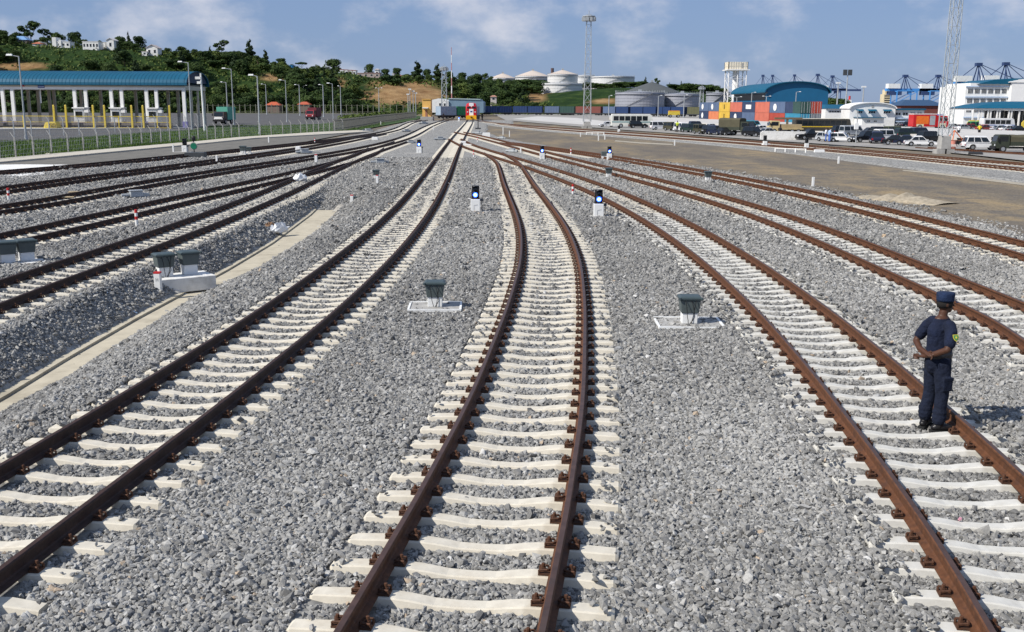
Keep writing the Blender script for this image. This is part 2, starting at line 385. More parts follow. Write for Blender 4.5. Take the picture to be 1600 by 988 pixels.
# ------------------------------------------------------------------ ditch path between the left track and the main track
PATH_Z = -0.72
PL = np.array([G(*p, PATH_Z)[:2] for p in [(-160,712),(0,622),(100,561),(207,500),(350,424),(421,382),(482,337),(523,298)]])
PR = np.array([G(*p, PATH_Z)[:2] for p in [(-160,745),(0,648),(100,593),(207,527),(300,469),(397,424),(472,378),(502,356),(530,328)]])
PY0, PY1 = 9.0, min(PL[-1][1], PR[-1][1])
xl = lambda y: np.interp(y, PL[:, 1], PL[:, 0])
xr = lambda y: np.interp(y, PR[:, 1], PR[:, 0])
TRK = [t for k, t in TR.items() if t is not None]
def zb(X, Y, fine=True):
    X = np.asarray(X, float); Y = np.asarray(Y, float)
    z = -0.055+0.05*(vnoise(X*0.7+9, Y*0.45+3)-0.5)+0.03*(vnoise(X*2.2, Y*2.2)-0.5)
    a, b = xl(Y), xr(Y); w = 1-sstep((Y-PY1-1)/8)
    d = np.where(X < a, (a-X)*0.80, np.where(X > b, (X-b)*0.42, -0.06))
    zz = np.minimum(z, PATH_Z-0.0+d+0.05*(vnoise(X*1.6, Y*1.6)-0.4))
    z = z*(1-w)+zz*w
    return z
def crib(X, Y, z):
    # gravel sits lower between the sleepers inside each track
    for k in ('T1', 'T2', 'T3', 'T4', 'T5', 'L1', 'L2', 'L3', 'L4'):
        t = TR[k]; ok = (Y > t.y0) & (Y < t.y1)
        d = np.abs(X-t.f(Y)); m = ok & (d < 1.38)
        z = np.where(m, np.minimum(z, -0.082)+0.02*(vnoise(X*5, Y*5)-0.5), z)
    return z

# ------------------------------------------------------------------ ground sheets
def ground_mat():
    m = bpy.data.materials.new('earth_and_grit'); m.use_nodes = True
    n, l = m.node_tree.nodes, m.node_tree.links; b = n['Principled BSDF']; b.inputs['Roughness'].default_value = 0.95
    b.inputs['Specular IOR Level'].default_value = 0.15
    tc = n.new('ShaderNodeTexCoord')
    mp = n.new('ShaderNodeMapping'); mp.inputs['Rotation'].default_value = (0, 0, rad(-28)); mp.inputs['Scale'].default_value = (0.22, 0.055, 1)
    l.new(tc.outputs['Object'], mp.inputs['Vector'])
    n1 = n.new('ShaderNodeTexNoise'); n1.inputs['Scale'].default_value = 1.0; n1.inputs['Detail'].default_value = 7; n1.inputs['Roughness'].default_value = 0.62
    l.new(mp.outputs['Vector'], n1.inputs['Vector'])
    cr = n.new('ShaderNodeValToRGB'); e = cr.color_ramp.elements
    e[0].position = 0.33; e[0].color = (0.13, 0.112, 0.095, 1)
    e[1].position = 0.68; e[1].color = (0.29, 0.22, 0.13, 1)
    k = e.new(0.5); k.color = (0.185, 0.155, 0.115, 1)
    l.new(n1.outputs['Fac'], cr.inputs['Fac'])
    n2 = n.new('ShaderNodeTexNoise'); n2.inputs['Scale'].default_value = 6.0; n2.inputs['Detail'].default_value = 8
    l.new(tc.outputs['Object'], n2.inputs['Vector'])
    mr = n.new('ShaderNodeMapRange'); mr.inputs['From Min'].default_value = .3; mr.inputs['From Max'].default_value = .7; mr.inputs['To Min'].default_value = .75; mr.inputs['To Max'].default_value = 1.25
    l.new(n2.outputs['Fac'], mr.inputs['Value'])
    cc = n.new('ShaderNodeCombineColor')
    for i in range(3): l.new(mr.outputs['Result'], cc.inputs[i])
    mx = n.new('ShaderNodeMix'); mx.data_type = 'RGBA'; mx.blend_type = 'MULTIPLY'; mx.inputs['Factor'].default_value = 1
    n3 = n.new('ShaderNodeTexNoise'); n3.inputs['Scale'].default_value = 0.55; n3.inputs['Detail'].default_value = 10; n3.inputs['Roughness'].default_value = .72
    l.new(tc.outputs['Object'], n3.inputs['Vector'])
    r3 = n.new('ShaderNodeMapRange'); r3.interpolation_type = 'SMOOTHSTEP'; r3.inputs['From Min'].default_value = .47; r3.inputs['From Max'].default_value = .62; r3.inputs['To Max'].default_value = .75
    l.new(n3.outputs['Fac'], r3.inputs['Value'])
    m3 = n.new('ShaderNodeMix'); m3.data_type = 'RGBA'; l.new(r3.outputs['Result'], m3.inputs['Factor']); l.new(cr.outputs['Color'], m3.inputs['A']); m3.inputs['B'].default_value = (.12, .11, .10, 1)
    l.new(m3.outputs['Result'], mx.inputs['A']); l.new(cc.outputs['Color'], mx.inputs['B'])
    l.new(mx.outputs['Result'], b.inputs['Base Color'])
    bp = n.new('ShaderNodeBump'); bp.inputs['Strength'].default_value = 0.6; bp.inputs['Distance'].default_value = 0.1
    l.new(n2.outputs['Fac'], bp.inputs['Height']); l.new(bp.outputs['Normal'], b.inputs['Normal'])
    return m
EARTH = ground_mat()
GZ = -0.16
o = MB().add([(-4000,-200,GZ),(4000,-200,GZ),(4000,5000,GZ),(-4000,5000,GZ)], [(0,1,2,3)]).build('ground', EARTH)
# the ditch needs room below the sheet: the sheet is cut there
def cut_ground():
    b = MB()
    ys = [-200, 6, 10, 14, 18, 22, 26, 30, 34, 38, 42, 46, 50, 54, 58, 62, 66, 5000]
    for y0, y1 in zip(ys[:-1], ys[1:]):
        L0, L1 = (xl(y0)-3.4, xl(y1)-3.4); R0, R1 = (xr(y0)+3.4, xr(y1)+3.4)
        if y1 <= 6 or y0 >= 66:
            b.add([(-4000,y0,GZ),(4000,y0,GZ),(4000,y1,GZ),(-4000,y1,GZ)], [(0,1,2,3)])
        else:
            b.add([(-4000,y0,GZ),(L0,y0,GZ),(L1,y1,GZ),(-4000,y1,GZ)], [(0,1,2,3)])
            b.add([(R0,y0,GZ),(4000,y0,GZ),(4000,y1,GZ),(R1,y1,GZ)], [(0,1,2,3)])
    return b
bpy.data.objects.remove(o)
tag(cut_ground().build('ground', EARTH), kind='structure')

def gravel_mat(name, dark, light, scale=17.0, bump=1.0):
    m = bpy.data.materials.new(name); m.use_nodes = True
    n, l = m.node_tree.nodes, m.node_tree.links; b = n['Principled BSDF']; b.inputs['Roughness'].default_value = 0.9
    b.inputs['Specular IOR Level'].default_value = 0.2
    tc = n.new('ShaderNodeTexCoord')
    vo = n.new('ShaderNodeTexVoronoi'); vo.inputs['Scale'].default_value = scale
    l.new(tc.outputs['Object'], vo.inputs['Vector'])
    sp = n.new('ShaderNodeSeparateColor'); l.new(vo.outputs['Color'], sp.inputs['Color'])
    v2 = n.new('ShaderNodeTexVoronoi'); v2.inputs['Scale'].default_value = scale*0.33
    l.new(tc.outputs['Object'], v2.inputs['Vector'])
    s2 = n.new('ShaderNodeSeparateColor'); l.new(v2.outputs['Color'], s2.inputs['Color'])
    nz = n.new('ShaderNodeTexNoise'); nz.inputs['Scale'].default_value = 0.6; nz.inputs['Detail'].default_value = 5
    l.new(tc.outputs['Object'], nz.inputs['Vector'])
    a1 = n.new('ShaderNodeMath'); a1.operation = 'MULTIPLY_ADD'; a1.inputs[1].default_value = 0.35
    l.new(s2.outputs['Red'], a1.inputs[0]); l.new(sp.outputs['Red'], a1.inputs[2])
    a2 = n.new('ShaderNodeMath'); a2.operation = 'MULTIPLY_ADD'; a2.inputs[1].default_value = 0.5
    l.new(nz.outputs['Fac'], a2.inputs[0]); l.new(a1.outputs['Value'], a2.inputs[2])
    mr = n.new('ShaderNodeMapRange'); mr.inputs['From Min'].default_value = 0.15; mr.inputs['From Max'].default_value = 1.5
    l.new(a2.outputs['Value'], mr.inputs['Value'])
    mx = n.new('ShaderNodeMix'); mx.data_type = 'RGBA'
    mx.inputs['A'].default_value = (*dark, 1); mx.inputs['B'].default_value = (*light, 1)
    l.new(mr.outputs['Result'], mx.inputs['Factor']); l.new(mx.outputs['Result'], b.inputs['Base Color'])
    bp = n.new('ShaderNodeBump'); bp.inputs['Strength'].default_value = bump; bp.inputs['Distance'].default_value = 0.06; bp.invert = True
    l.new(vo.outputs['Distance'], bp.inputs['Height']); l.new(bp.outputs['Normal'], b.inputs['Normal'])
    return m
GRAVEL = gravel_mat('ballast_bed', (0.10, 0.098, 0.094), (0.38, 0.37, 0.345), 9.0, 0.8)
LX = np.array([(G(-300,300)[1], 0)])
def left_edge(y): return 0.5*(vnoise(np.asarray(y)*.9, 3.3)-.5)+np.interp(y, [0, 40, 62, 88, 120, 160, 285], [-34, -27.5, -33.2, -28.3, -23.8, -22.6, -28])
def right_edge(y): return 0.9*(vnoise(np.asarray(y)*.8, 7.7)-.5)+0.5*(vnoise(np.asarray(y)*2.9, 1.7)-.5)+np.maximum(TR['T5'].f(np.clip(y, 20, 118))+2.6, 0)*(y < 112)+(y >= 112)*np.interp(y, [112, 140, 165, 230, 290], [4.0, -1.5, -4, -5.5, -9])
def bed(y0, y1, dy, nx):
    ys = np.arange(y0, y1+dy*0.5, dy); vs = []; fs = []
    for y in ys:
        a, b = left_edge(y), right_edge(y); t = np.linspace(0, 1, nx); X = a+(b-a)*t
        Z = crib(X, np.full(nx, y), zb(X, np.full(nx, y)))
        Z[0] = Z[-1] = GZ-0.05; Z[1] -= 0.0
        vs += list(zip(X, [y]*nx, Z))
    for i in range(len(ys)-1):
        for j in range(nx-1):
            k = i*nx+j; fs.append((k, k+1, k+nx+1, k+nx))
    return vs, fs
b = MB()
for (y0, y1, dy, nx) in ((3, 24, 0.22, 190), (24, 62, 0.6, 150), (62, 290, 3.0, 110)):
    b.add(*bed(y0, y1, dy, nx))
tag(b.build('ballast_bed', GRAVEL, smooth=True), kind='structure')
# second ballast strip under the two far right tracks
b = MB(); ys = np.arange(40, 300, 3.0); vs = []
for y in ys:
    a = TR['T6b'].f(y) if y < 285 else TR['T6b'].f(285); c = TR['T6a'].f(min(y, 232)); lo, hi = min(a, c), max(a, c)
    w = 3.0+3.0*sstep((140-y)/80)
    for u, z in ((lo-w-0.6, GZ-.03), (lo-w, -0.06), (lo-1, -.05), (hi+1, -.05), (hi+2.2, -0.06), (hi+2.8, GZ-.03)): vs.append((u, y, z))
b.add(vs, [(i*6+j, i*6+j+1, i*6+j+7, i*6+j+6) for i in range(len(ys)-1) for j in range(5)])
tag(b.build('far_ballast_bed', GRAVEL), kind='structure')

def sheet(name, px, z, m, kind='structure', thick=None):
    P = [G(u, v, z) for u, v in px]
    b = MB()
    if thick: b.prism([(p[0], p[1]) for p in P], z-thick, z, 'z')
    else: b.add(P, [tuple(range(len(P)))])
    return tag(b.build(name, m), kind=kind)

# concrete drain path: a slab with a low kerb on its left
ys = np.arange(PY0, PY1, 0.8); b = MB(); vs = []
for y in ys:
    a, c = xl(y), xr(y); j = 0.03*math.sin(y*1.7)
    for u, z in ((a-0.10, PATH_Z-.22), (a-0.10, PATH_Z+.05), (a+0.10, PATH_Z+.05), (a+0.10, PATH_Z-.02), (a+0.14, PATH_Z-.02), (a+0.14, PATH_Z), (c+j, PATH_Z+0.01), (c+0.05+j, PATH_Z-.22)): vs.append((u, y, z))
b.add(vs, [(i*8+j, i*8+j+1, i*8+j+9, i*8+j+8) for i in range(len(ys)-1) for j in range(7)])
b.add([], [])
tag(b.build('drain_path', mat('sandy_concrete', (0.47, 0.42, 0.32), 0.95, 0.12, 2.5, bump=0.1, stain=(0.30, 0.26, 0.19), stain_amt=0.6)), kind='structure')
sheet('drain_pad', [(519,331),(571,322),(590,316),(560,304),(530,318)], PATH_Z+0.02, CONC, thick=0.2)
sheet('drain_pad', [(562,297),(600,291),(604,284),(570,286)], -0.27, CONC, thick=0.3)

# surfaces beyond the tracks
APRON = mat('gritty_apron', (0.155, 0.145, 0.125), 0.95, 0.22, 1.2, bump=0.15, stain=(0.10, 0.095, 0.085), stain_amt=0.6)
sheet('apron', [(-400,330),(0,291),(200,263),(330,246),(420,231),(480,221),(560,206),(520,206),(300,220),(0,252),(-400,292)], -0.045, APRON)
sheet('crossing_slab', [(-400,312),(0,279),(100,269),(182,260),(120,257.5),(30,257),(0,257.5),(-400,285)], -0.005, WCONC, thick=0.1)
sheet('kerb_strip', [(-400,283),(0,253),(100,244),(300,225.5),(400,215.5),(500,210),(585,205),(560,203.5),(500,206),(370,214.5),(300,221.5),(100,238.5),(0,247.5),(-400,277)], 0.08, CONC, thick=0.2)
VERGE = mat('verge_soil', (0.035, 0.07, 0.014), 0.95, 0.4, 0.6, bump=0.3, stain=(0.07, 0.10, 0.025), stain_amt=0.6)
verge_px = [(-400,280),(0,247.5),(100,238.5),(300,221.5),(370,214.5),(500,206),(560,203.5),(650,187),(668,181),(640,181),(560,186),(500,194),(440,196),(390,196),(330,197),(300,203.5),(200,210),(100,218),(0,222),(-400,240)]
sheet('grass_verge', verge_px, 0.02, VERGE)
sheet('gate_road', [(-700,250),(0,222.3),(100,218.2),(200,210.2),(300,203.7),(330,197.2),(440,196.2),(500,194.2),(560,186.2),(640,181),(640,175),(-700,176)], -0.10, ASPHALT)
sheet('gate_island', [(-300,203),(0,202),(150,201),(300,200),(300,197),(-300,199)], 0.02, GCONC, thick=0.15)
LOT = mat('lot_paving', (0.30, 0.285, 0.26), 0.95, 0.15, 0.25, bump=0.05, stain=(0.21, 0.20, 0.19), stain_amt=0.7)
sheet('lot_paving', [(1060,209),(1200,219.5),(1440,235),(1500,240),(1700,262),(2200,340),(2200,180),(1600,175),(760,173),(790,188),(880,196),(960,202)], -0.035, LOT)
WLOT = mat('bleached_paving', (0.52, 0.50, 0.47), 0.95, 0.10, 0.2, stain=(0.38, 0.36, 0.33), stain_amt=0.5)
sheet('bleached_paving', [(800,186),(860,191),(905,194.5),(960,197.5),(950,190),(900,184.5),(840,182)], -0.02, WLOT)
# raised concrete road behind the parked vehicles
def deck(pts_near, pts_far, z, name, m):
    b = MB(); A = [G(u, v, z) for u, v in pts_near]; B = [G(u, v, z) for u, v in pts_far]
    n = len(A)
    vs = [(p[0], p[1], z) for p in A]+[(p[0], p[1], z) for p in B]+[(p[0], p[1], -0.1) for p in A]
    fs = [(i, i+1, n+i+1, n+i) for i in range(n-1)]+[(2*n+i, 2*n+i+1, i+1, i) for i in range(n-1)]
    return tag(b.add(vs, fs).build(name, m), kind='structure')
deck([(952,184),(1020,189),(1100,192),(1200,197.5),(1260,200),(1330,204),(1480,213),(1700,228)],
     [(952,180.5),(1020,183),(1100,186),(1200,190),(1260,192),(1330,195),(1480,201),(1700,208)], 0.55, 'concrete_road', WLOT)
b = MB(); b.add([(-140,480,-.06),(520,480,-.06),(700,1400,-.06),(-200,1400,-.06)], [(0,1,2,3)])
tag(b.build('far_paving', GCONC), kind='structure')
# pale worn lines and a spoil heap on the earth strip
sheet('worn_strip', [(1410,267),(1440,270),(1500,277),(1600,290),(1700,303),(1700,299),(1600,286.5),(1500,273.5),(1440,268),(1412,265.5)], GZ+0.012, mat('bleached_grit', (0.36, 0.32, 0.25), 0.95, 0.2, 1.5))
sheet('worn_strip', [(960,221),(1000,224.5),(1052,227),(1050,225),(1000,222.5),(962,219.5)], GZ+0.012, MATS['bleached_grit'])
b = MB(); c = G(1405, 316, GZ); rings = []
for k in range(90):
    t = k/89; u = G(1345+135*t, 309+11*t, GZ)
    h = 0.10+0.32*abs(vnoise(t*9, 2.0))*(1-abs(2*t-1))**0.5+0.25*math.exp(-((t-0.52)/0.05)**2)
    rings.append([(u[0]+d*0.9, u[1]+d*0.55, GZ-0.02+h*max(0, 1-abs(d/1.1)**1.5)) for d in (-1.1, -.6, -.3, 0, .3, .6, 1.1)])
b.loft(rings, cap=False)
tag(b.build('spoil_heap', mat('pale_spoil', (0.34, 0.29, 0.215), 0.95, 0.3, 5, bump=0.5), smooth=True), 'low ragged heap of pale sand spoil on the brown earth strip', 'heap')
# ------------------------------------------------------------------ concrete sleepers with rusty fastenings
def sleeper_mesh(b, x0=0, y0=0, c=1, s=0, z0=0, simple=False):
    prof = [(-1.30,-.035,.075),(-1.27,-.012,.085),(-.98,0.0,.088),(-.55,0.0,.088),(-.42,-.012,.086),(-.22,-.042,.082),(0,-.047,.080),(.22,-.042,.082),(.42,-.012,.086),(.55,0.0,.088),(.98,0.0,.088),(1.27,-.012,.085),(1.30,-.035,.075)]
    if simple: prof = [prof[i] for i in (0, 2, 4, 6, 8, 10, 12)]
    rings = []
    for x, z, w in prof:
        e = 0.06
        q = [(x,-w-e,-.24),(x,-w,z-.012),(x,-w+.012,z),(x,w-.012,z),(x,w,z-.012),(x,w+e,-.24)]
        rings.append([(x0+c*p[0]-s*p[1], y0+s*p[0]+c*p[1], p[2]+z0) for p in q])
    b.loft(rings); return b
def clip_mesh(b, sgn=1):
    # base plate lip, bent spring clip and the bolt with its nut
    b.box(-.055, .055, -.06, .06, 0, .018)
    b.path([(-.045*sgn,-.045,.02),(-.045*sgn,-.05,.05),(.03*sgn,-.045,.055),(.05*sgn,-.01,.04),(.05*sgn,.01,.04),(.03*sgn,.045,.055),(-.045*sgn,.05,.05),(-.045*sgn,.045,.02)], .012, 6)
    b.lathe([(.026,.04),(.026,.062),(.016,.063),(.016,.098),(.010,.10)], (-.012*sgn,0,0), 6)
    return b
SLAB = [mat('sleeper_concrete', (0.60, 0.555, 0.465), 0.9, 0.12, 6, bump=0.08, stain=(0.42, 0.36, 0.27), stain_amt=0.45),
        mat('sleeper_concrete_grey', (0.57, 0.555, 0.51), 0.9, 0.12, 6, bump=0.08, stain=(0.40, 0.37, 0.30), stain_amt=0.5)]
protos = {}
def sleeper_proto(key, g, mi):
    if (g, mi) in protos: return protos[(g, mi)]
    k = g/1.5
    b = sleeper_mesh(MB()); b.v = [(x*(1+(k-1)*0.6), y, z) for x, y, z in b.v]
    root = b.build('sleeper', SLAB[mi])
    for sd in (-1, 1):
        for q in (-1, 1):
            c = clip_mesh(MB(), -q).build('rail_clip', CLIP, root)
            c.location = (sd*g/2+q*0.118, 0, 0.002)
    protos[(g, mi)] = root
    return root
cand = []
for key, tr in TR.items():
    if tr is None or key == 'T7': continue
    for i, s in enumerate(np.arange(0.25, tr.len-0.3, 0.6)):
        x, y, dx, dy = tr.at(s)
        if y > 260: break
        d = math.hypot(x, y); u = 800+x/max(y, 1)*1600*0.97
        vis = -150 < u < 1750 and y > 5.5
        cand.append((d if vis else d+400, key, float(x), float(y), float(dx), float(dy)))
cand.sort()
SNAME = dict(T1='pale concrete sleeper under the left curving track to the locomotive', T2='cream concrete sleeper under the middle curving track',
             T3='pale grey concrete sleeper under the track the man in uniform stands on', T4='pale concrete sleeper under the track right of the man in uniform',
             T5='concrete sleeper under the rightmost gravel track', L1='concrete sleeper under the left track beside the drain path',
             L2='concrete sleeper under the second left track', L3='concrete sleeper under the third left track', L4='concrete sleeper under the fourth left track')
first = {}
stuffb = MB(); stuffc = MB()
used_s = []
for i, (d, key, x, y, dx, dy) in enumerate(cand):
    tr = TR[key]; rz = math.atan2(dy, dx)-math.pi/2
    j = random.uniform(-1, 1)
    if i < 300:
        p = sleeper_proto(key, tr.g, 1 if key in ('T3', 'T4') else 0)
        if p.name in first: o = copy_tree(p)
        else: o = p; first[p.name] = 1
        place(o, (x, y, -0.004+0.003*j), rz+0.004*j, 1.0, SNAME[key], 'sleepers of the '+TNAME[key])
        o['category'] = 'sleeper'
    else:
        sleeper_mesh(stuffb, x, y, math.cos(rz), math.sin(rz), -0.006, simple=True)
        if d < 130 and key[:2] != 'T6':
            for sd in (-1, 1):
                for q in (-1, 1):
                    a = sd*tr.g/2+q*0.118; X, Y = x+a*math.cos(rz), y+a*math.sin(rz)
                    stuffc.box(X-.05, X+.05, Y-.055, Y+.055, -.01, .07)
stuffb.m = [0]*len(stuffb.f)
n0 = len(stuffb.v); stuffb.v += stuffc.v; stuffb.f += [tuple(n0+i for i in f) for f in stuffc.f]; stuffb.m += [1]*len(stuffc.f)
tag(stuffb.build('far_sleepers', [SLAB[0], CLIP]), 'rows of pale concrete sleepers under the distant tracks', 'sleepers', kind='stuff')

# ------------------------------------------------------------------ crushed stone: one stuff object, stones instanced on a point cloud
def stone_mat():
    m = bpy.data.materials.new('crushed_stone'); m.use_nodes = True
    n, l = m.node_tree.nodes, m.node_tree.links; b = n['Principled BSDF']; b.inputs['Roughness'].default_value = 0.85
    b.inputs['Specular IOR Level'].default_value = 0.25
    at = n.new('ShaderNodeAttribute'); at.attribute_type = 'INSTANCER'; at.attribute_name = 'tone'
    cr = n.new('ShaderNodeValToRGB'); e = cr.color_ramp.elements
    e[0].position = 0.0; e[0].color = (0.105, 0.103, 0.10, 1); e[1].position = 1.0; e[1].color = (0.50, 0.49, 0.47, 1)
    for p, c in ((0.45, (0.232, 0.227, 0.215)), (0.8, (0.36, 0.351, 0.33)), (0.985, (0.40, 0.395, 0.38)), (0.993, (0.36, 0.27, 0.18))):
        k = e.new(p); k.color = (*c, 1)
    l.new(at.outputs['Fac'], cr.inputs['Fac'])
    tc = n.new('ShaderNodeTexCoord'); nz = n.new('ShaderNodeTexNoise'); nz.inputs['Scale'].default_value = 2.5; nz.inputs['Detail'].default_value = 5
    l.new(tc.outputs['Object'], nz.inputs['Vector'])
    mr = n.new('ShaderNodeMapRange'); mr.inputs['From Min'].default_value = .3; mr.inputs['From Max'].default_value = .7; mr.inputs['To Min'].default_value = .8; mr.inputs['To Max'].default_value = 1.2
    l.new(nz.outputs['Fac'], mr.inputs['Value'])
    cc = n.new('ShaderNodeCombineColor')
    for i in range(3): l.new(mr.outputs['Result'], cc.inputs[i])
    mx = n.new('ShaderNodeMix'); mx.data_type = 'RGBA'; mx.blend_type = 'MULTIPLY'; mx.inputs['Factor'].default_value = 1
    l.new(cr.outputs['Color'], mx.inputs['A']); l.new(cc.outputs['Color'], mx.inputs['B'])
    l.new(mx.outputs['Result'], b.inputs['Base Color'])
    return m
STONE = stone_mat()
def stone_points():
    P = []; S = []
    for (y0, y1, den, sz) in ((5.2, 12, 1650, 0.0212), (12, 20, 1200, 0.0228), (20, 32, 600, 0.028), (32, 50, 260, 0.035), (50, 85, 190, 0.043)):
        half = lambda y: 0.56*y+2.0
        area = 0.56*(y1**2-y0**2)+4.0*(y1-y0); n = int(area*den)
        y = np.sqrt(RNG.random(n)*(y1**2-y0**2)+y0**2) if True else None
        x = (RNG.random(n)*2-1)*half(y)
        ok = (x > left_edge(y)+0.3) & ((x < right_edge(y)-0.1) | ((x < right_edge(y)+1.5) & (RNG.random(n) < .07)))
        x, y = x[ok], y[ok]
        z = np.where(x < right_edge(y)-0.1, crib(x, y, zb(x, y)), GZ)
        s = sz*np.exp(RNG.normal(0, 0.30, len(x)))
        # keep the path, the sleepers' tops and the rails clear
        keep = ~((x > xl(y)-0.12) & (x < xr(y)+0.02) & (y < PY1) & (RNG.random(len(x)) > 0.012))
        for k in ('T1', 'T2', 'T3', 'T4', 'T5', 'L1', 'L2', 'L3', 'L4'):
            t = TR[k]; near = np.nonzero((y > t.y0-2) & (y < t.y1+1) & (np.abs(x-t.f(y)) < 2.6))[0]
            if not len(near): continue
            yy = y[near]; xx = x[near]
            d = (t.f(yy+0.1)-t.f(yy-0.1))/0.2; kx = np.hypot(1, d); tx, ty = d/kx, 1/kx
            # foot point on the centre line, one Newton step
            off = (xx-t.f(yy))*ty; yc = yy+off*tx*1.0; 
            off = (xx-t.f(yc))*ty-(yy-yc)*tx
            sa = np.interp(yc, t.ys, t.s); ph = np.abs(((sa-0.25+0.3) % 0.6)-0.3)
            half_l = 1.30*(1+(t.g/1.5-1)*0.6)
            on_sl = (np.abs(off) < half_l+0.03) & (ph < 0.118+s[near]*0.35)
            # ends of the sleepers may be partly buried by the shoulder
            bury = (np.abs(off) > half_l-0.22) & (RNG.random(len(off)) < (0.30 if k in ('T3', 'T4', 'T5') else 0.05))
            on_rail = np.abs(np.abs(off)-t.g/2) < 0.10
            bad = (on_sl & ~bury & (RNG.random(len(off)) > 0.004)) | on_rail
            keep[near[bad]] = False
            lift = near[bury & on_sl]; z[lift] = np.maximum(z[lift], 0.005)
        x, y, z, s = x[keep], y[keep], z[keep], s[keep]
        P.append(np.c_[x, y, z+s*RNG.uniform(-0.35, 0.75, len(x))]); S.append(s)
    return np.vstack(P), np.concatenate(S)
SP, SS = stone_points()
me = bpy.data.meshes.new('ballast_stones')
me.vertices.add(len(SP)); me.vertices.foreach_set('co', SP.astype(np.float32).ravel())
a = me.attributes.new('sc', 'FLOAT_VECTOR', 'POINT')
sv = np.c_[SS*RNG.uniform(0.9, 1.45, len(SS)), SS*RNG.uniform(0.75, 1.1, len(SS)), SS*RNG.uniform(0.5, 0.9, len(SS))]
a.data.foreach_set('vector', sv.astype(np.float32).ravel())
a = me.attributes.new('tone', 'FLOAT', 'POINT')
patch = vnoise(SP[:, 0]*0.35+20, SP[:, 1]*0.25)
_dx, _dy = G(1190, 680)[:2]
tone = np.clip(RNG.normal(0.46, 0.21, len(SS))+0.26*(patch-0.5)+0.16*np.exp(-((SP[:, 0]-_dx)/.8)**2-((SP[:, 1]-_dy)/2.2)**2), 0, 0.975)
spk = RNG.random(len(SS)); tone[spk > 0.996] = 0.993; tone[spk < 0.006] = 1.0
a.data.foreach_set('value', tone.astype(np.float32))
a = me.attributes.new('rot', 'FLOAT_VECTOR', 'POINT')
rv = np.c_[RNG.normal(0, 0.55, len(SS)), RNG.normal(0, 0.55, len(SS)), RNG.uniform(0, 6.283, len(SS))]
a.data.foreach_set('vector', rv.astype(np.float32).ravel())
stones = bpy.data.objects.new('ballast_stones', me); COL.objects.link(stones)
tag(stones, 'grey crushed stone ballast spread between the tracks', 'ballast', kind='stuff')
ng = bpy.data.node_groups.new('scatter_stones', 'GeometryNodeTree')
ng.interface.new_socket('Geometry', in_out='INPUT', socket_type='NodeSocketGeometry')
ng.interface.new_socket('Geometry', in_out='OUTPUT', socket_type='NodeSocketGeometry')
N, L = ng.nodes, ng.links
gi = N.new('NodeGroupInput'); go = N.new('NodeGroupOutput')
join = N.new('GeometryNodeJoinGeometry')
for k in range(9):
    ico = N.new('GeometryNodeMeshIcoSphere'); ico.inputs['Radius'].default_value = 1.0; ico.inputs['Subdivisions'].default_value = 1
    rv_ = N.new('FunctionNodeRandomValue'); rv_.data_type = 'FLOAT_VECTOR'
    rv_.inputs[0].default_value = (-0.42, -0.42, -0.42); rv_.inputs[1].default_value = (0.42, 0.42, 0.42)
    rv_.inputs['Seed'].default_value = k*13+1
    sp = N.new('GeometryNodeSetPosition'); L.new(ico.outputs['Mesh'], sp.inputs['Geometry']); L.new(rv_.outputs[0], sp.inputs['Offset'])
    ch = N.new('GeometryNodeConvexHull'); L.new(sp.outputs['Geometry'], ch.inputs['Geometry'])
    sm = N.new('GeometryNodeSetMaterial'); sm.inputs['Material'].default_value = STONE
    L.new(ch.outputs['Convex Hull'], sm.inputs['Geometry'])
    ti = N.new('GeometryNodeGeometryToInstance'); L.new(sm.outputs['Geometry'], ti.inputs['Geometry'])
    L.new(ti.outputs['Instances'], join.inputs['Geometry'])
iop = N.new('GeometryNodeInstanceOnPoints'); iop.inputs['Pick Instance'].default_value = True
L.new(gi.outputs[0], iop.inputs['Points']); L.new(join.outputs['Geometry'], iop.inputs['Instance'])
def nattr(nm, ty):
    q = N.new('GeometryNodeInputNamedAttribute'); q.data_type = ty; q.inputs['Name'].default_value = nm
    return q.outputs['Attribute']
e2r = N.new('FunctionNodeEulerToRotation'); L.new(nattr('rot', 'FLOAT_VECTOR'), e2r.inputs[0])
L.new(e2r.outputs[0], iop.inputs['Rotation'])
L.new(nattr('sc', 'FLOAT_VECTOR'), iop.inputs['Scale'])
L.new(iop.outputs['Instances'], go.inputs[0])
stones.modifiers.new('scatter', 'NODES').node_group = ng
print('stones', len(SS))
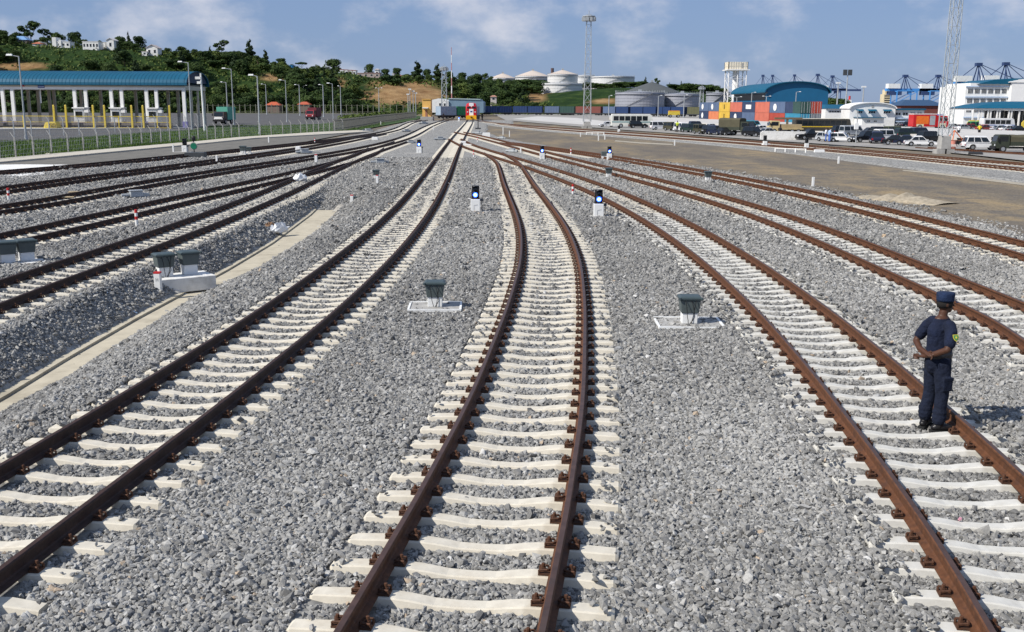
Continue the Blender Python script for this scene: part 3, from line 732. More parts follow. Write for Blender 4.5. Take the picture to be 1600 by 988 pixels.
# ------------------------------------------------------------------ lineside equipment
def cabinet_parts(root, x=0, y=0, z=0, plinth_h=0.30, cables=True):
    MB().box(x-.21, x+.21, y-.17, y+.17, z, z+plinth_h).build('plinth', WHITE, root, bevel=.012)
    b = MB().frus(x-.235, x+.235, y-.20, y+.20, z+plinth_h, x-.275, x+.275, y-.235, y+.235, z+plinth_h+.36)
    b.build('box', CABINET, root, bevel=.012)
    b = MB().frus(x-.30, x+.30, y-.26, y+.26, z+plinth_h+.36, x-.31, x+.31, y-.27, y+.27, z+plinth_h+.42)
    b.frus(x-.31, x+.31, y-.27, y+.27, z+plinth_h+.42, x-.25, x+.25, y-.21, y+.21, z+plinth_h+.46)
    b.box(x+.27, x+.33, y-.30, y-.24, z+plinth_h+.37, z+plinth_h+.44).box(x-.33, x-.27, y-.30, y-.24, z+plinth_h+.37, z+plinth_h+.44)
    b.build('lid', mat('cabinet_lid', (0.05, 0.072, 0.078), 0.5, 0.12, 3, stain=(0.11, 0.12, 0.12), stain_amt=0.4), root, bevel=.008)
    if cables:
        for sx, ph in ((-.14, .03), (.15, -.04), (.02, .05)):
            pts = [(x+sx, y-.255, z+plinth_h+.36), (x+sx+ph, y-.29, z+plinth_h+.20), (x+sx+ph*2, y-.27, z+plinth_h*.7), (x+sx*0.6+ph, y-.24, z+plinth_h*.35), (x+sx*.3, y-.20, z+.02)]
            MB().path(pts, .010, 5).build('cable', BLACK, root)
def slab(root, x0, x1, y0, y1, z0, z1, lip=True):
    MB().box(x0, x1, y0, y1, z0, z1).build('base_slab', GCONC, root, bevel=.015)
    if lip:
        b = MB()
        for q in ((x0-.03, x1+.03, y0-.04, y0+.02), (x0-.03, x1+.03, y1-.02, y1+.04)): b.box(*q, z0, z1+.025)
        for q in ((x0-.04, x0+.02, y0+.02, y1-.02), (x1-.02, x1+.04, y0+.02, y1-.02)): b.box(*q, z0, z1+.025)
        b.build('slab_rim', WHITE, root)
def cabinet(px, py, label, s=1.0, rz=0, size=(.74,.60), off=(0,0), z0=-.03):
    s *= .72
    t = thing('equipment_cabinet', label, 'equipment box', G(px, py, z0), rz, 'grey equipment cabinets on white plinths')
    slab(t, -size[0], size[0], -size[1], size[1], -.12, .03)
    cabinet_parts(t, off[0], off[1], .03)
    t.scale = (s, s, s); return t
cabinet(680, 480, 'grey cabinet on a white plinth between the left and middle curving tracks', 1.02, 0.03)
cabinet(1076, 506, 'grey cabinet with looping cables between the middle track and the man\'s track', 1.02, -0.02, (.86, .66))
cabinet(951, 277, 'small grey cabinet on white plinth between two right-hand tracks, left of its twin', 1.0)
cabinet(1106, 283, 'small grey cabinet on white plinth on the right, beside the rightmost gravel track', 1.0)
cabinet(588, 279, 'grey cabinet on a low slab beside the point machine left of the main track', .9)
cabinet(554, 318, 'low grey cabinet beside a white post at the head of the drain path', .62, z0=PATH_Z+.02)
# pair on a thick slab, left
t = thing('equipment_cabinet_pair', 'two grey cabinets side by side on a thick white slab beside the drain path', 'equipment box', G(281, 447, -.58), 0.62, 'grey equipment cabinets on white plinths')
MB().box(-.95, .95, -.55, .55, -.12, .36).build('base_slab', WCONC, t, bevel=.015)
cabinet_parts(t, -.42, 0.05, .36, .34); cabinet_parts(t, .36, .12, .36, .34, False)
t.scale = (.88, .88, .80)
t = thing('equipment_cabinet_group', 'row of grey cabinets on a flat white slab at the left edge between two tracks', 'equipment box', G(18, 412, -.05), 0.62, 'grey equipment cabinets on white plinths')
MB().box(-1.15, 1.0, -.5, .5, -.1, .05).build('base_slab', WCONC, t, bevel=.015)
cabinet_parts(t, -.75, 0, .05, .30); cabinet_parts(t, -.1, 0.05, .05, .30, False); cabinet_parts(t, .5, .2, .05, .30, False)
t.scale = (.85, .85, .78)

BLUE_ON = emit('blue_signal_lamp', (0.03, 0.10, 1.0), 9.0)
BLUE_CORE = emit('blue_lamp_core', (0.35, 0.55, 1.0), 14.0)
def dwarf_signal(px, py, label, s=1.0, rz=0.0, lit=True, side=1, slabw=.75):
    t = thing('dwarf_signal', label, 'signal', G(px, py, -.05), rz, 'dwarf shunting signals')
    slab(t, -slabw, slabw*.75, -.35, .35, -.12, .03, False)
    MB().box(-.19, .19, -.16, .16, .03, .52).build('pedestal', WHITE, t, bevel=.012)
    MB().path([(-.06, -.165, .08), (-.06, -.165, .27), (.1, -.165, .30)], .006, 4).build('conduit', GCONC, t)
    b = MB().box(-.17, .17, -.10, .12, .52, .56)
    for z in (.70, .93): b.lathe([(.135, -.135), (.148, -.10), (.148, .10), (.135, .135)], (0, .02, z), 14)
    b.box(-.15, .15, -.05, .15, .58, 1.06)
    h = b.build('signal_head', BLACK, t, smooth=False)
    for z, on in ((.70, True), (.93, False)):
        # hood above each lamp and the lamp itself
        hb = MB(); r0 = []
        for yv, r in ((-.08, .12), (-.26, .125)):
            r0.append([(r*math.cos(a), yv, z+r*math.sin(a)) for a in np.linspace(rad(15), rad(165), 9)])
        vs = r0[0]+r0[1]; hb.add(vs, [(i, i+1, 10+i, 9+i) for i in range(8)]); hb.build('hood', BLACK, h)
        lb = MB(); n = 14
        lb.add([(0.095*math.cos(2*math.pi*k/n), -.135, z+.095*math.sin(2*math.pi*k/n)) for k in range(n)]+[(0, -.165, z)], [(k, (k+1) % n, n) for k in range(n)])
        lens = lb.build('lens', BLUE_ON if (on and lit) else GLASS, h)
        if on and lit:
            cb = MB(); cb.ball((0, -.165, z), .05, .02, .05, 8); cb.build('bulb', BLUE_CORE, lens)
    b = MB().box(.19*side-.02, .19*side+.12*side, -.06, .10, .44, .52).tube((.26*side, .02, .05), (.26*side, .02, .46), .018)
    b.build('junction_box', DKSTEEL, t)
    t.scale = (s, s, s); return t
dwarf_signal(743, 331, 'dwarf signal with bright blue lamp between the left and middle curving tracks', 1.0)
dwarf_signal(935, 339, 'dwarf signal with blue lamp just right of the middle curving track', 1.0)
dwarf_signal(952, 250.5, 'small blue-lit dwarf signal with a grey box beside it, by the rightmost gravel track', 1.02)
dwarf_signal(847, 249.5, 'small blue-lit dwarf signal where the right-hand tracks fan out', 1.02)
dwarf_signal(655, 240, 'blue-lit dwarf signal on a flat slab left of the main track', 1.15, slabw=1.1)
dwarf_signal(717, 190, 'tiny blue-lit dwarf signal just before the locomotive', 1.2)
dwarf_signal(289, 238, 'dwarf signal with dark head beside the green round board on the left', 1.15, lit=False)
dwarf_signal(1195, 229, 'unlit dwarf signal standing before the army truck on the right', 1.1, lit=False)
dwarf_signal(1260, 232, 'unlit dwarf signal in front of the black pickup', 1.0, lit=False)
dwarf_signal(967, 207, 'unlit dwarf signal in front of the white minibus', 1.0, lit=False)
t = thing('small_cabinet', 'small grey box on a white block touching the dwarf signal by the rightmost gravel track', 'equipment box', G(944, 249, -.05))
MB().box(-.2, .2, -.2, .2, 0, .28).build('plinth', WHITE, t); MB().box(-.24, .24, -.22, .22, .28, .62).build('box', CABINET, t, bevel=.015)

def marker(px, py, label, h=1.0, r=.075, bands=True, red_top=True, letters=False, grp='red and white striped marker posts', z0=-.06):
    h *= .55; r *= .72
    t = thing('marker_post', label, 'marker post', G(px, py, z0), 0, grp)
    if bands:
        n = 5
        for k in range(n):
            MB().lathe([(r, 0), (r, h/n)], (0, 0, k*h/n), 12).build('band', RED if k % 2 == 0 and k > 0 or k == 4 else WHITE, t)
    else:
        MB().box(-r, r, -r, r, 0, h*.92).build('post', WHITE, t, bevel=.008)
        MB().box(-r*1.02, r*1.02, -r*1.02, r*1.02, h*.922, h).build('cap', RED if red_top else WHITE, t)
        if letters:
            b = MB()
            for zz in (.62, .28):
                for dx in (-.028, .022): b.box(dx, dx+.008, -r-.004, -r-.001, zz, zz+.09)
                b.box(-.02, .022, -r-.004, -r-.001, zz+.04, zz+.05)
            b.build('lettering', mat('grey_lettering', (0.16, 0.16, 0.17), .8), t)
    return t
marker(895, 306, 'red and white striped post between the middle track and the man\'s track', 1.0)
marker(14, 314, 'red and white striped post at the left edge of the photo', 1.05)
marker(214, 354, 'red and white striped post between the first two left tracks', 1.1)
marker(740, 246, 'small striped post right of the main track in front of the switch', 1.0)
marker(746, 222, 'tiny striped post behind the white switch block', 1.0)
marker(892, 242, 'small striped post between the two rightmost gravel tracks', 1.1)
marker(492, 224, 'tiny red and white post among the far left tracks', 1.1)
marker(248, 456, 'white post with red cap and small letters beside the cabinet pair', .95, .11, False, True, True, grp='white marker posts', z0=-.52)
marker(494, 255, 'white post with red cap beside the third left track', 1.15, .13, False, grp='white marker posts')
marker(550, 321, 'white post with red top at the head of the drain path', .95, .10, False, grp='white marker posts', z0=PATH_Z+.02)
marker(589.5, 287, 'white post with red cap standing on the tan concrete pad', .85, .09, False, grp='white marker posts')
WP = [(339, 257, 1.15, 'white post beside the second pair of far left tracks'), (1270, 292, .95, 'white post at the edge of the earth strip on the right'), (1310, 256, 1.0, 'white post in the middle of the brown earth strip'),
      (1054, 228, 1.1, 'white post on the near edge of the far ballast'), (935, 220, 1.2, 'white post near the little white barrier, left one'), (945, 218.5, 1.2, 'white post near the little white barrier, right one'),
      (907, 214, 1.1, 'lone white post left of the far barrier'), (420, 223, 1.3, 'white post at the edge of the gritty apron'), (271, 238, 1.25, 'pinkish white post left of the dwarf signal on the left'),
      (786, 211, 2.0, 'taller white post on the dark earth, left of its shorter twin'), (796, 214, 1.5, 'short white post on the dark earth beside a taller one'), (677, 204, 1.2, 'white post between the crossing tracks'),
      (813.5, 239, .9, 'white post next to the point machine by the right-hand tracks'), (595, 196, 1.5, 'white post at the foot of the far palisade fence')]
for px, py, h, lb in WP: marker(px, py, lb, h, .085, False, False, grp='white marker posts')

# point machines
def point_machine(px, py, label, s=1.0, rz=0.0):
    t = thing('point_machine', label, 'point machine', G(px, py, -.05), rz, 'grey point machines')
    MB().box(-.62, .62, -.3, .3, 0, .06).build('bed_plate', DKSTEEL, t)
    b = MB().frus(-.38, .38, -.24, .24, .06, -.34, .34, -.2, .2, .44); b.box(-.40, .40, -.26, .26, .40, .46)
    b.build('motor_case', STEELG, t, bevel=.015)
    b = MB().tube((-.85, 0, .16), (-.38, 0, .16), .11, .11, 10).box(.38, .75, -.16, .16, .06, .25)
    b.build('gear_case', STEELG, t)
    b = MB().tube((.7, -.1, .12), (1.5, -.1, .10), .022).tube((.7, .1, .12), (1.5, .1, .10), .022)
    b.build('drive_rod', DKSTEEL, t); s *= .62; t.scale = (s, s, s); return t
point_machine(213, 309, 'grey point machine between the second and third left tracks', 1.25, 0.6)
point_machine(594, 256, 'grey point machine above the dark mound left of the main track', 1.35, 0.3)
point_machine(642, 224, 'grey point machine behind the slab signal', 1.3, 0.2)
point_machine(688, 219, 'grey point machine just left of the main track switch', 1.5, 0.2)
point_machine(800, 238, 'grey point machine among the right-hand switches', 1.25, -0.5)
point_machine(784, 217, 'flat grey point machine at the edge of the dark earth', 1.2, -0.4)
point_machine(746, 209, 'far grey point machine right of the main track', 1.5, -0.3)
point_machine(476, 240, 'pale point machine among the far left tracks', 1.5, 0.4)
point_machine(575, 206, 'far left point machine by the fence', 1.8, 0.5)
point_machine(635, 206, 'far point machine between crossing left tracks', 1.5, 0.4)
point_machine(662, 194, 'white far point machine before the orange hut', 2.2, 0.4)
# small white blocks
def block(px, py, label, w=.5, d=.4, h=.35, m=None, name='concrete_block'):
    if name == 'concrete_block': w *= .55; d *= .55; h *= .62
    x, y, z = G(px, py, -.06)
    b = MB().frus(-w, w, -d, d, 0, -w*.92, w*.92, -d*.9, d*.9, h)
    o = b.build(name, m or WHITE, bevel=.02); o.location = (x, y, z); return tag(o, label, 'concrete block', 'white blocks beside the switches')
block(724, 226, 'white block under a white board at the main track switch', .55, .5, .6)
block(731, 227.5, 'long low white board lying beside the main track switch', 1.0, .3, .25)
block(760, 214, 'white block at the corner of the dark earth', 1.0, .7, .9)
cabinet(380, 241, 'small grey cabinet on white plinth between far left tracks, left of its twin', 1.25, size=(.3,.3))
cabinet(389, 240.2, 'small grey cabinet on white plinth between far left tracks, right of its twin', 1.0, size=(.3,.3))
block(586, 219, 'small white block by the far left turnout', .7, .5, .6)
block(466, 237.5, 'small white block next to the pale point machine', .4, .4, .8)
block(1197, 228, 'low white block at the foot of the dwarf signal before the army truck', .9, .3, .35)
block(1280, 238.5, 'row of small white blocks on the far ballast by the black pickup', .9, .25, .45)
# low white barrier near the far ballast
for (u, v, lb) in ((930, 211, 'white-topped low barrier on the far ballast left of the minibus'), (1235, 238, 'long low white rail frame on the far ballast right of the army truck')):
    x, y, z = G(u, v, -.06); b = MB()
    w = 1.5
    for k in range(4): b.box(-w+k*w*.66-.05, -w+k*w*.66+.05, -.05, .05, 0, .38)
    b.box(-w, w, -.03, .03, .30, .36); o = b.build('low_barrier', WHITE); o.location = (x, y, z); o.rotation_euler = (0, 0, -.6)
    tag(o, lb, 'barrier')
# level-crossing planks inside the fourth left track
for px, py, lb in ((94, 309.5, 'pale timber plank between the rails of the third left track, nearer one'), (128, 301, 'pale timber plank between the rails of the third left track, farther one')):
    x, y, z = G(px, py, .02); o = MB().box(-.6, .6, -.12, .12, 0, .06).build('timber_plank', mat('pale_timber', (.42, .33, .2), .9, .2, 4), bevel=.01)
    o.location = (x, y, z); o.rotation_euler = (0, 0, .25); tag(o, lb, 'plank')
# round green board
t = thing('round_board', 'round green board with white rim on a short post among the left tracks', 'sign', G(304, 247, -.05))
MB().tube((0, 0, 0), (0, 0, 1.4), .05).build('post', DKSTEEL, t)
MB().lathe([(.30, -.02), (.30, .02)], (0, 0, 0), 18).build('rim', GCONC, t).location = (0, -.06, .95)
t.children[-1].rotation_euler = (rad(90), 0, 0)
o = MB().lathe([(.25, -.02), (.25, .02)], (0, 0, 0), 18).build('disc', mat('green_enamel', (.01, .16, .09), .4), t); o.location = (0, -.09, .95); o.rotation_euler = (rad(90), 0, 0)
MB().ball((0, 0, 1.55), .18, .1, .25, 8).build('lamp_case', BLACK, t)
MB().box(-.7, .9, -.35, .35, 0, .45).build('machine_case', DKSTEEL, t, bevel=.03)
# black lever stand right of the main track
t = thing('switch_stand', 'dark lever stand beside the far switch right of the main track', 'switch stand', G(747, 202, -.05))
MB().box(-.5, .5, -.3, .3, 0, .25).build('base', DKSTEEL, t); MB().tube((0, 0, .2), (0, 0, 2.2), .09, .07).build('mast', BLACK, t); MB().box(-.3, .3, -.05, .05, 1.8, 2.3).build('target', BLACK, t)
# litter
def bag(px, py, z, label, s, m):
    x, y, _ = G(px, py, z); b = MB(); b.ball((0, 0, .35), .9, .5, .42, 12)
    rr = random.Random(px)
    b.v = [(vx*(1+rr.uniform(-.3, .3)), vy*(1+rr.uniform(-.3, .3)), max(0, vz*(1+rr.uniform(-.45, .45)))) for vx, vy, vz in b.v]
    o = b.build('litter_bag', m); o.location = (x, y, z); o.scale = (s, s, s); o.rotation_euler = (0, 0, .7)
    tag(o, label, 'bag')
PLAST = mat('white_plastic_film', (.72, .73, .74), .35, .08, 6)
bag(436, 364, -.58, 'crumpled white plastic bag at the edge of the drain path', .42, PLAST)
bag(422, 358, -.42, 'crumpled brown paper bag on the stone slope', .26, mat('brown_paper', (.28, .17, .10), .9, .2, 6))
bag(470, 284, -.05, 'flattened pale plastic bag inside the first left track', .5, PLAST)
bag(1381, 371.5, -.03, 'small pale scrap on the ballast between two right-hand tracks', .13, mat('pale_scrap', (.6, .45, .3), .9))
bag(1500, 813, -.03, 'tiny pink and white wrapper between the sleepers of the man\'s track', .035, mat('pink_wrapper', (.7, .35, .42), .5, .4, 30))

# ------------------------------------------------------------------ people
SKIN = mat('dark_brown_skin', (.075, .032, .018), .5, .15, 8)
def navy(nm, c): return mat(nm, c, .9, .30, 9, bump=.9, stain=tuple(k*.6 for k in c), stain_amt=.4)
def remesh(o, vox, smooth=4):
    m = o.modifiers.new('remesh', 'REMESH'); m.mode = 'VOXEL'; m.voxel_size = vox; m.use_smooth_shade = True
    if smooth:
        k = o.modifiers.new('smooth', 'SMOOTH'); k.iterations = smooth; k.factor = .5
    return o
def guard():
    x, y, _ = G(1456, 671, -.05)
    t = thing('person', 'man in dark blue uniform and cap on the track, hands clasped behind his back', 'person', (x, y, -.045), rad(17))
    b = MB()
    # trunk, neck, head: one body
    b.limb([(0,0,.90),(0,0,1.05),(.015,0,1.22),(.01,0,1.38),(0,0,1.46)], [(.155,.115),(.145,.105),(.165,.115),(.17,.105),(.11,.08)], 16)
    b.limb([(0,0,1.42),(.012,0,1.53),(.02,.0,1.57)], [.062,.056,.056], 12)
    HR = Matrix.Rotation(rad(-14), 4, 'Z'); HC = Vector((.03, 0, 1.665))
    def H(p): return tuple(HC+(HR @ Vector(p)))
    hb = MB(); hb.ball((0,0,.01), .098, .076, .115, 16); hb.limb([(.03,0,-.03),(.055,0,-.075)], [.058,.042], 12)
    hb.limb([(.085,0,.02),(.112,0,-.022)], [.012,.017], 8)                      # nose
    hb.limb([(.088,-.022,-.055),(.095,0,-.056),(.088,.022,-.055)], [.009,.012,.009], 8)   # lips
    for s_ in (-1, 1):
        hb.ball((-.005, s_*.078, -.005), .022, .009, .032, 8)                   # ears
        hb.limb([(.082, s_*.045, .035),(.092, s_*.018, .033)], [.010,.010], 8)   # brow
    b.add([H(p) for p in hb.v], hb.f)
    # arms behind the back
    b.limb([(-.0,-.185,1.405),(-.06,-.265,1.28),(-.115,-.285,1.135)], [.058,.05,.042], 12)
    b.limb([(-.115,-.285,1.135),(-.17,-.16,1.06),(-.205,.03,.985)], [.043,.04,.029], 12)
    b.limb([(-.0,.185,1.405),(-.06,.275,1.28),(-.12,.30,1.13)], [.058,.05,.042], 12)
    b.limb([(-.12,.30,1.13),(-.175,.15,1.06),(-.20,-.03,1.03)], [.043,.04,.029], 12)
    def hand(p, d, up, side):
        p, d, up = Vector(p), Vector(d).normalized(), Vector(up).normalized(); sd = d.cross(up).normalized()*side
        b.limb([p, p+d*.045, p+d*.085], [(.020,.034),(.019,.042),(.014,.040)], 10)
        for k, (o_, ln) in enumerate(((-.030,.062),(-.010,.074),(.011,.070),(.031,.055))):
            q = p+d*.083+up*(-o_); b.limb([q, q+d*ln*.5+sd*.010, q+d*ln*.85+sd*.032], [.0098,.0090,.0078], 8)
        q = p+d*.02+up*.030; b.limb([q, q+d*.032+up*.026, q+d*.062+up*.030+sd*.012], [.0125,.011,.009], 8)
    hand((-.205,.03,.985), (-.10,1,-.22), (0,.2,1), -1)
    hand((-.20,-.03,1.03), (-.05,-1,-.12), (0,-.2,1), 1)
    # legs under the trousers
    b.limb([(0,-.09,.92),(.01,-.10,.48),(-.01,-.11,.10)], [.085,.055,.042], 12)
    b.limb([(0,.09,.92),(.0,.10,.48),(-.04,.11,.10)], [.085,.055,.042], 12)
    remesh(b.build('body', SKIN, t), .0072, 2)
    # short-sleeved shirt
    b = MB()
    b.limb([(0,0,.965),(0,0,1.05),(.015,0,1.22),(.008,0,1.36),(.0,0,1.435)], [(.185,.135),(.178,.128),(.19,.137),(.192,.125),(.13,.092)], 18)
    b.limb([(0,0,1.43),(.008,0,1.475)], [(.085,.072),(.07,.066)], 14)
    b.limb([(0,-.15,1.415),(-.03,-.225,1.34),(-.078,-.275,1.20)], [.078,.078,.072], 12)
    b.limb([(0,.15,1.415),(-.03,.225,1.34),(-.078,.29,1.20)], [.078,.078,.072], 12)
    SH = navy('navy_shirt', (.006, .011, .032))
    remesh(b.build('shirt', SH, t), .011, 3)
    b = MB(); b.limb([(0,0,.985),(0,0,1.02)], [(.190,.14),(.19,.14)], 18)
    remesh(b.build('belt', BLACK, t), .008, 2)
    # trousers with a cargo pocket
    TRS = navy('navy_trousers', (.005, .009, .024))
    b = MB()
    b.limb([(0,0,.84),(0,0,.92),(0,0,1.0)], [(.165,.125),(.182,.142),(.178,.13)], 16)
    b.limb([(0,-.085,.90),(.012,-.10,.68),(.022,-.105,.48),(.0,-.11,.28),(-.005,-.112,.155)], [.112,.100,.084,.080,.085], 14)
    b.limb([(0,.085,.90),(.005,.10,.68),(.008,.105,.48),(-.025,.11,.28),(-.035,.112,.155)], [.112,.100,.084,.080,.085], 14)
    for z in (.20, .26): b.limb([(.0,-.112,z),(.0,-.112,z+.018)], [.092,.09], 12); b.limb([(-.035,.112,z),(-.035,.112,z+.018)], [.092,.09], 12)
    b.box(-.06, .08, -.218, -.19, .56, .74); b.box(-.065, .085, -.222, -.19, .70, .745)
    remesh(b.build('trousers', TRS, t), .0105, 2)
    # boots
    LEA = mat('black_leather', (.012, .011, .012), .38, .2, 10)
    for s_, ang, ox in ((-1, rad(-22), 0.0), (1, rad(28), -.035)):
        b = MB()
        b.limb([(0,0,.20),(0,0,.07)], [.058,.056], 12)
        b.limb([(-.05,0,.055),(.06,0,.062),(.15,0,.048),(.20,0,.04)], [(.045,.048),(.052,.05),(.05,.042),(.04,.032)], 12)
        R_ = Matrix.Rotation(ang, 4, 'Z'); b.v = [tuple(R_ @ Vector(v)+Vector((ox, s_*.112, 0))) for v in b.v]
        bo = remesh(b.build('boot', LEA, t), .008, 2)
        b = MB(); b.prism([(-.10,-.042),(.0,-.05),(.12,-.056),(.21,-.042),(.23,0),(.21,.042),(.12,.056),(0,.05),(-.10,.042),(-.115,0)], -.005, .022, 'z')
        b.v = [tuple(R_ @ Vector(v)+Vector((ox, s_*.112, 0))) for v in b.v]; b.build('sole', RUBBER, bo)
    # field cap: short cylinder, flat crown, peak
    b = MB(); b.loft([[H((r*.108*math.cos(2*math.pi*k/20)-.002, r*.092*math.sin(2*math.pi*k/20), z)) for k in range(20)] for r, z in ((1.0,.035),(1.03,.06),(1.06,.10),(1.07,.135),(1.0,.150),(.6,.155))])
    cap = b.build('cap', navy('navy_cap', (.010, .022, .060)), t, smooth=True)
    b = MB(); pk = [[H((.09+u*.075*math.cos(a), .085*math.sin(a), .048-u*.022)) for a in np.linspace(-1.35, 1.35, 12)] for u in (0, .5, 1.0)]
    b.add([p for r in pk for p in r], [(i*12+j, i*12+j+1, (i+1)*12+j+1, (i+1)*12+j) for i in range(2) for j in range(11)])
    b.build('peak', MATS['navy_cap'], cap)
    b = MB(); b.loft([[H((r*.103*math.cos(2*math.pi*k/20)-.004, r*.083*math.sin(2*math.pi*k/20), z)) for k in range(20)] for r, z in ((.9,-.045),(1.0,-.01),(1.0,.045))])
    b.v = [v for v in b.v]; hair = b.build('hair', mat('black_hair', (.012,.010,.009), .9), t, smooth=True)
    # shoulder patch: green shield with a yellow rim and emblem
    c = Vector((-.045, -.325, 1.295)); n_ = Vector((-.12, -1, .42)).normalized(); u_ = Vector((0,0,1)).cross(n_).normalized(); w_ = n_.cross(u_)
    def shield(s, off): return [c+n_*off+u_*(a*s)+w_*(d*s) for a, d in ((-1,1),(1,1),(1,-.1),(.6,-.8),(0,-1.25),(-.6,-.8),(-1,-.1))]
    pb = MB().add(shield(.040, .012), [tuple(range(7))]).build('patch', mat('yellow_thread', (.55,.48,.06), .8), t)
    MB().add(shield(.031, .016), [tuple(range(7))]).build('patch_field', mat('green_thread', (.05,.22,.08), .8), pb)
    MB().add(shield(.014, .020), [tuple(range(7))]).build('patch_emblem', MATS['yellow_thread'], pb)
    t.scale = (1.04, 1.04, 1.04)
guard()
def bystander(px, py, label, shirt, trousers, rz=0.0, s=1.0, sit=0):
    t = thing('person', label, 'person', G(px, py, -.03), rz, 'people by the parked vehicles')
    b = MB()
    b.limb([(0,0,.90),(0,0,1.05),(0,0,1.25),(0,0,1.45)], [(.14,.10),(.135,.10),(.16,.11),(.10,.07)], 10)
    b.limb([(0,0,1.42),(0,0,1.55)], [.06,.055], 8); b.ball((.01,0,1.66), .095, .078, .118, 10); b.ball((.1,0,1.65), .018, .015, .025, 6)
    for q in (-1, 1):
        b.limb([(0,q*.18,1.40),(.01,q*.23,1.14),(.08,q*.20,.90)], [.05,.042,.03], 8); b.limb([(.09,q*.20,.88),(.12,q*.19,.80)], [.028,.02], 6)
        b.limb([(0,q*.09,.9),(.01,q*.1,.48),(0,q*.1,.08)], [.08,.055,.045], 8); b.limb([(-.03,q*.1,.045),(.16,q*.11,.04)], [.05,.042], 8)
    remesh(b.build('body', SKIN, t), .02, 1)
    b = MB(); b.limb([(0,0,.98),(0,0,1.12),(0,0,1.25),(0,0,1.44)], [(.18,.135),(.175,.13),(.19,.135),(.12,.09)], 10)
    for q in (-1, 1): b.limb([(0,q*.16,1.41),(.0,q*.24,1.2)], [.075,.068], 8)
    remesh(b.build('shirt', shirt, t), .025, 1)
    b = MB(); b.limb([(0,0,.88),(0,0,1.0)], [(.175,.135),(.17,.13)], 10)
    for q in (-1, 1): b.limb([(0,q*.09,.88),(.01,q*.1,.48),(0,q*.1,.12)], [.105,.085,.075], 8)
    remesh(b.build('trousers', trousers, t), .025, 1); t.scale = (s, s, s); return t
cl = lambda n, c: mat('cloth_'+n, c, .9, .12, 4)
bystander(1529.5, 213.5, 'man in a yellow shirt standing behind the white car on the right', cl('yellow', (.65,.5,.03)), cl('dark', (.02,.02,.025)), 1.5, 1.05)
bystander(1290, 221.5, 'person in white top and blue trousers in front of the silver car, left one', cl('white', (.75,.75,.76)), cl('blue', (.08,.16,.45)), 2.8, .95)
bystander(1295.5, 222, 'person in pale blue shirt in front of the silver car, right one', cl('paleblue', (.35,.48,.72)), cl('blue', (.08,.16,.45)), .3, .95)
bystander(1058, 206.5, 'person in a yellow-green vest between the jeeps', cl('lime', (.5,.6,.06)), cl('dark', (.02,.02,.025)), 1.0, 1.05)
bystander(1218, 217.5, 'dark-clothed person standing on the pale ramp by the beige truck', cl('dark', (.02,.02,.025)), cl('dark', (.02,.02,.025)), 1.0, 1.0)
bystander(753.5, 188, 'dark-clothed person standing right of the locomotive', cl('dark', (.02,.02,.025)), cl('dark', (.02,.02,.025)), 4.6, 1.15)
bystander(693, 187, 'dark figure standing by the white post near the sheds', cl('dark', (.02,.02,.025)), cl('dark', (.02,.02,.025)), 4.6, 1.1)
bystander(1488+9, 214, 'person in white shirt behind the motorcycle', cl('white', (.75,.75,.76)), cl('dark', (.02,.02,.025)), 1.0, 1.0)
# ------------------------------------------------------------------ wooded hill
YC = 620.0
_cu = np.array([-900,-400,0,60,130,240,330,420,520,600,680,740,800,840,920,1000,1060,1120,1180,1260,1900])
_cy = np.array([70,71,72,76,81,85,94,106,117,123,131,140,146,148,139,137,142,150,158,163,166])
def crest(u): return CAM_H+(164-np.interp(u, _cu, _cy))/1600*YC
def hill_z(X, Y):
    X = np.asarray(X, float); Y = np.asarray(Y, float)
    u = 800+X/np.maximum(Y, 1)*1600
    c = np.maximum(crest(u), 0)
    t = sstep((Y-478)/140)
    return -0.4+c*t+(1.6*(vnoise(X*.05+3, Y*.05)-.5)+.8*(vnoise(X*.15, Y*.15)-.5))*t
def to_px(X, Y, Z):
    th = PITCH; d = Y*math.cos(th)-(Z-CAM_H)*math.sin(th); v = -(Y*math.sin(th)+(Z-CAM_H)*math.cos(th))
    x, y = 1600*X/d, 1600*v/d
    return 800+x-ROLL*y, 494+y+ROLL*x
xs = np.arange(-560, 420, 4.0); ys = np.arange(474, 860, 4.0)
XX, YY = np.meshgrid(xs, ys); ZZ = hill_z(XX, YY)
b = MB(); b.v = list(zip(XX.ravel(), YY.ravel(), ZZ.ravel())); nx = len(xs)
b.f = [(i*nx+j, i*nx+j+1, (i+1)*nx+j+1, (i+1)*nx+j) for i in range(len(ys)-1) for j in range(nx-1)]
b.m = [0]*len(b.f)
PX, PYY = to_px(XX, YY, ZZ)
soil = np.zeros_like(XX)
for (cx, cy, rx, ry) in ((638, 150, 62, 17), (600, 134, 25, 8), (660, 133, 20, 7), (424, 121, 17, 6), (30, 104, 42, 5), (528, 130, 10, 9), (838, 152, 16, 9), (945, 159, 20, 4), (575, 150, 16, 8)):
    soil = np.maximum(soil, np.clip(1.6-((PX-cx)/rx)**2-((PYY-cy)/ry)**2+0.9*(vnoise(XX*.12, YY*.12)-.5), 0, 1))
m = bpy.data.materials.new('hillside'); m.use_nodes = True
n, l = m.node_tree.nodes, m.node_tree.links; bs = n['Principled BSDF']; bs.inputs['Roughness'].default_value = .95; bs.inputs['Specular IOR Level'].default_value = .1
tc = n.new('ShaderNodeTexCoord'); nz = n.new('ShaderNodeTexNoise'); nz.inputs['Scale'].default_value = .12; nz.inputs['Detail'].default_value = 9; nz.inputs['Roughness'].default_value = .65
l.new(tc.outputs['Object'], nz.inputs['Vector'])
cr = n.new('ShaderNodeValToRGB'); e = cr.color_ramp.elements
e[0].position = .35; e[0].color = (.010, .026, .006, 1); e[1].position = .72; e[1].color = (.05, .078, .017, 1); k = e.new(.52); k.color = (.02, .042, .009, 1)
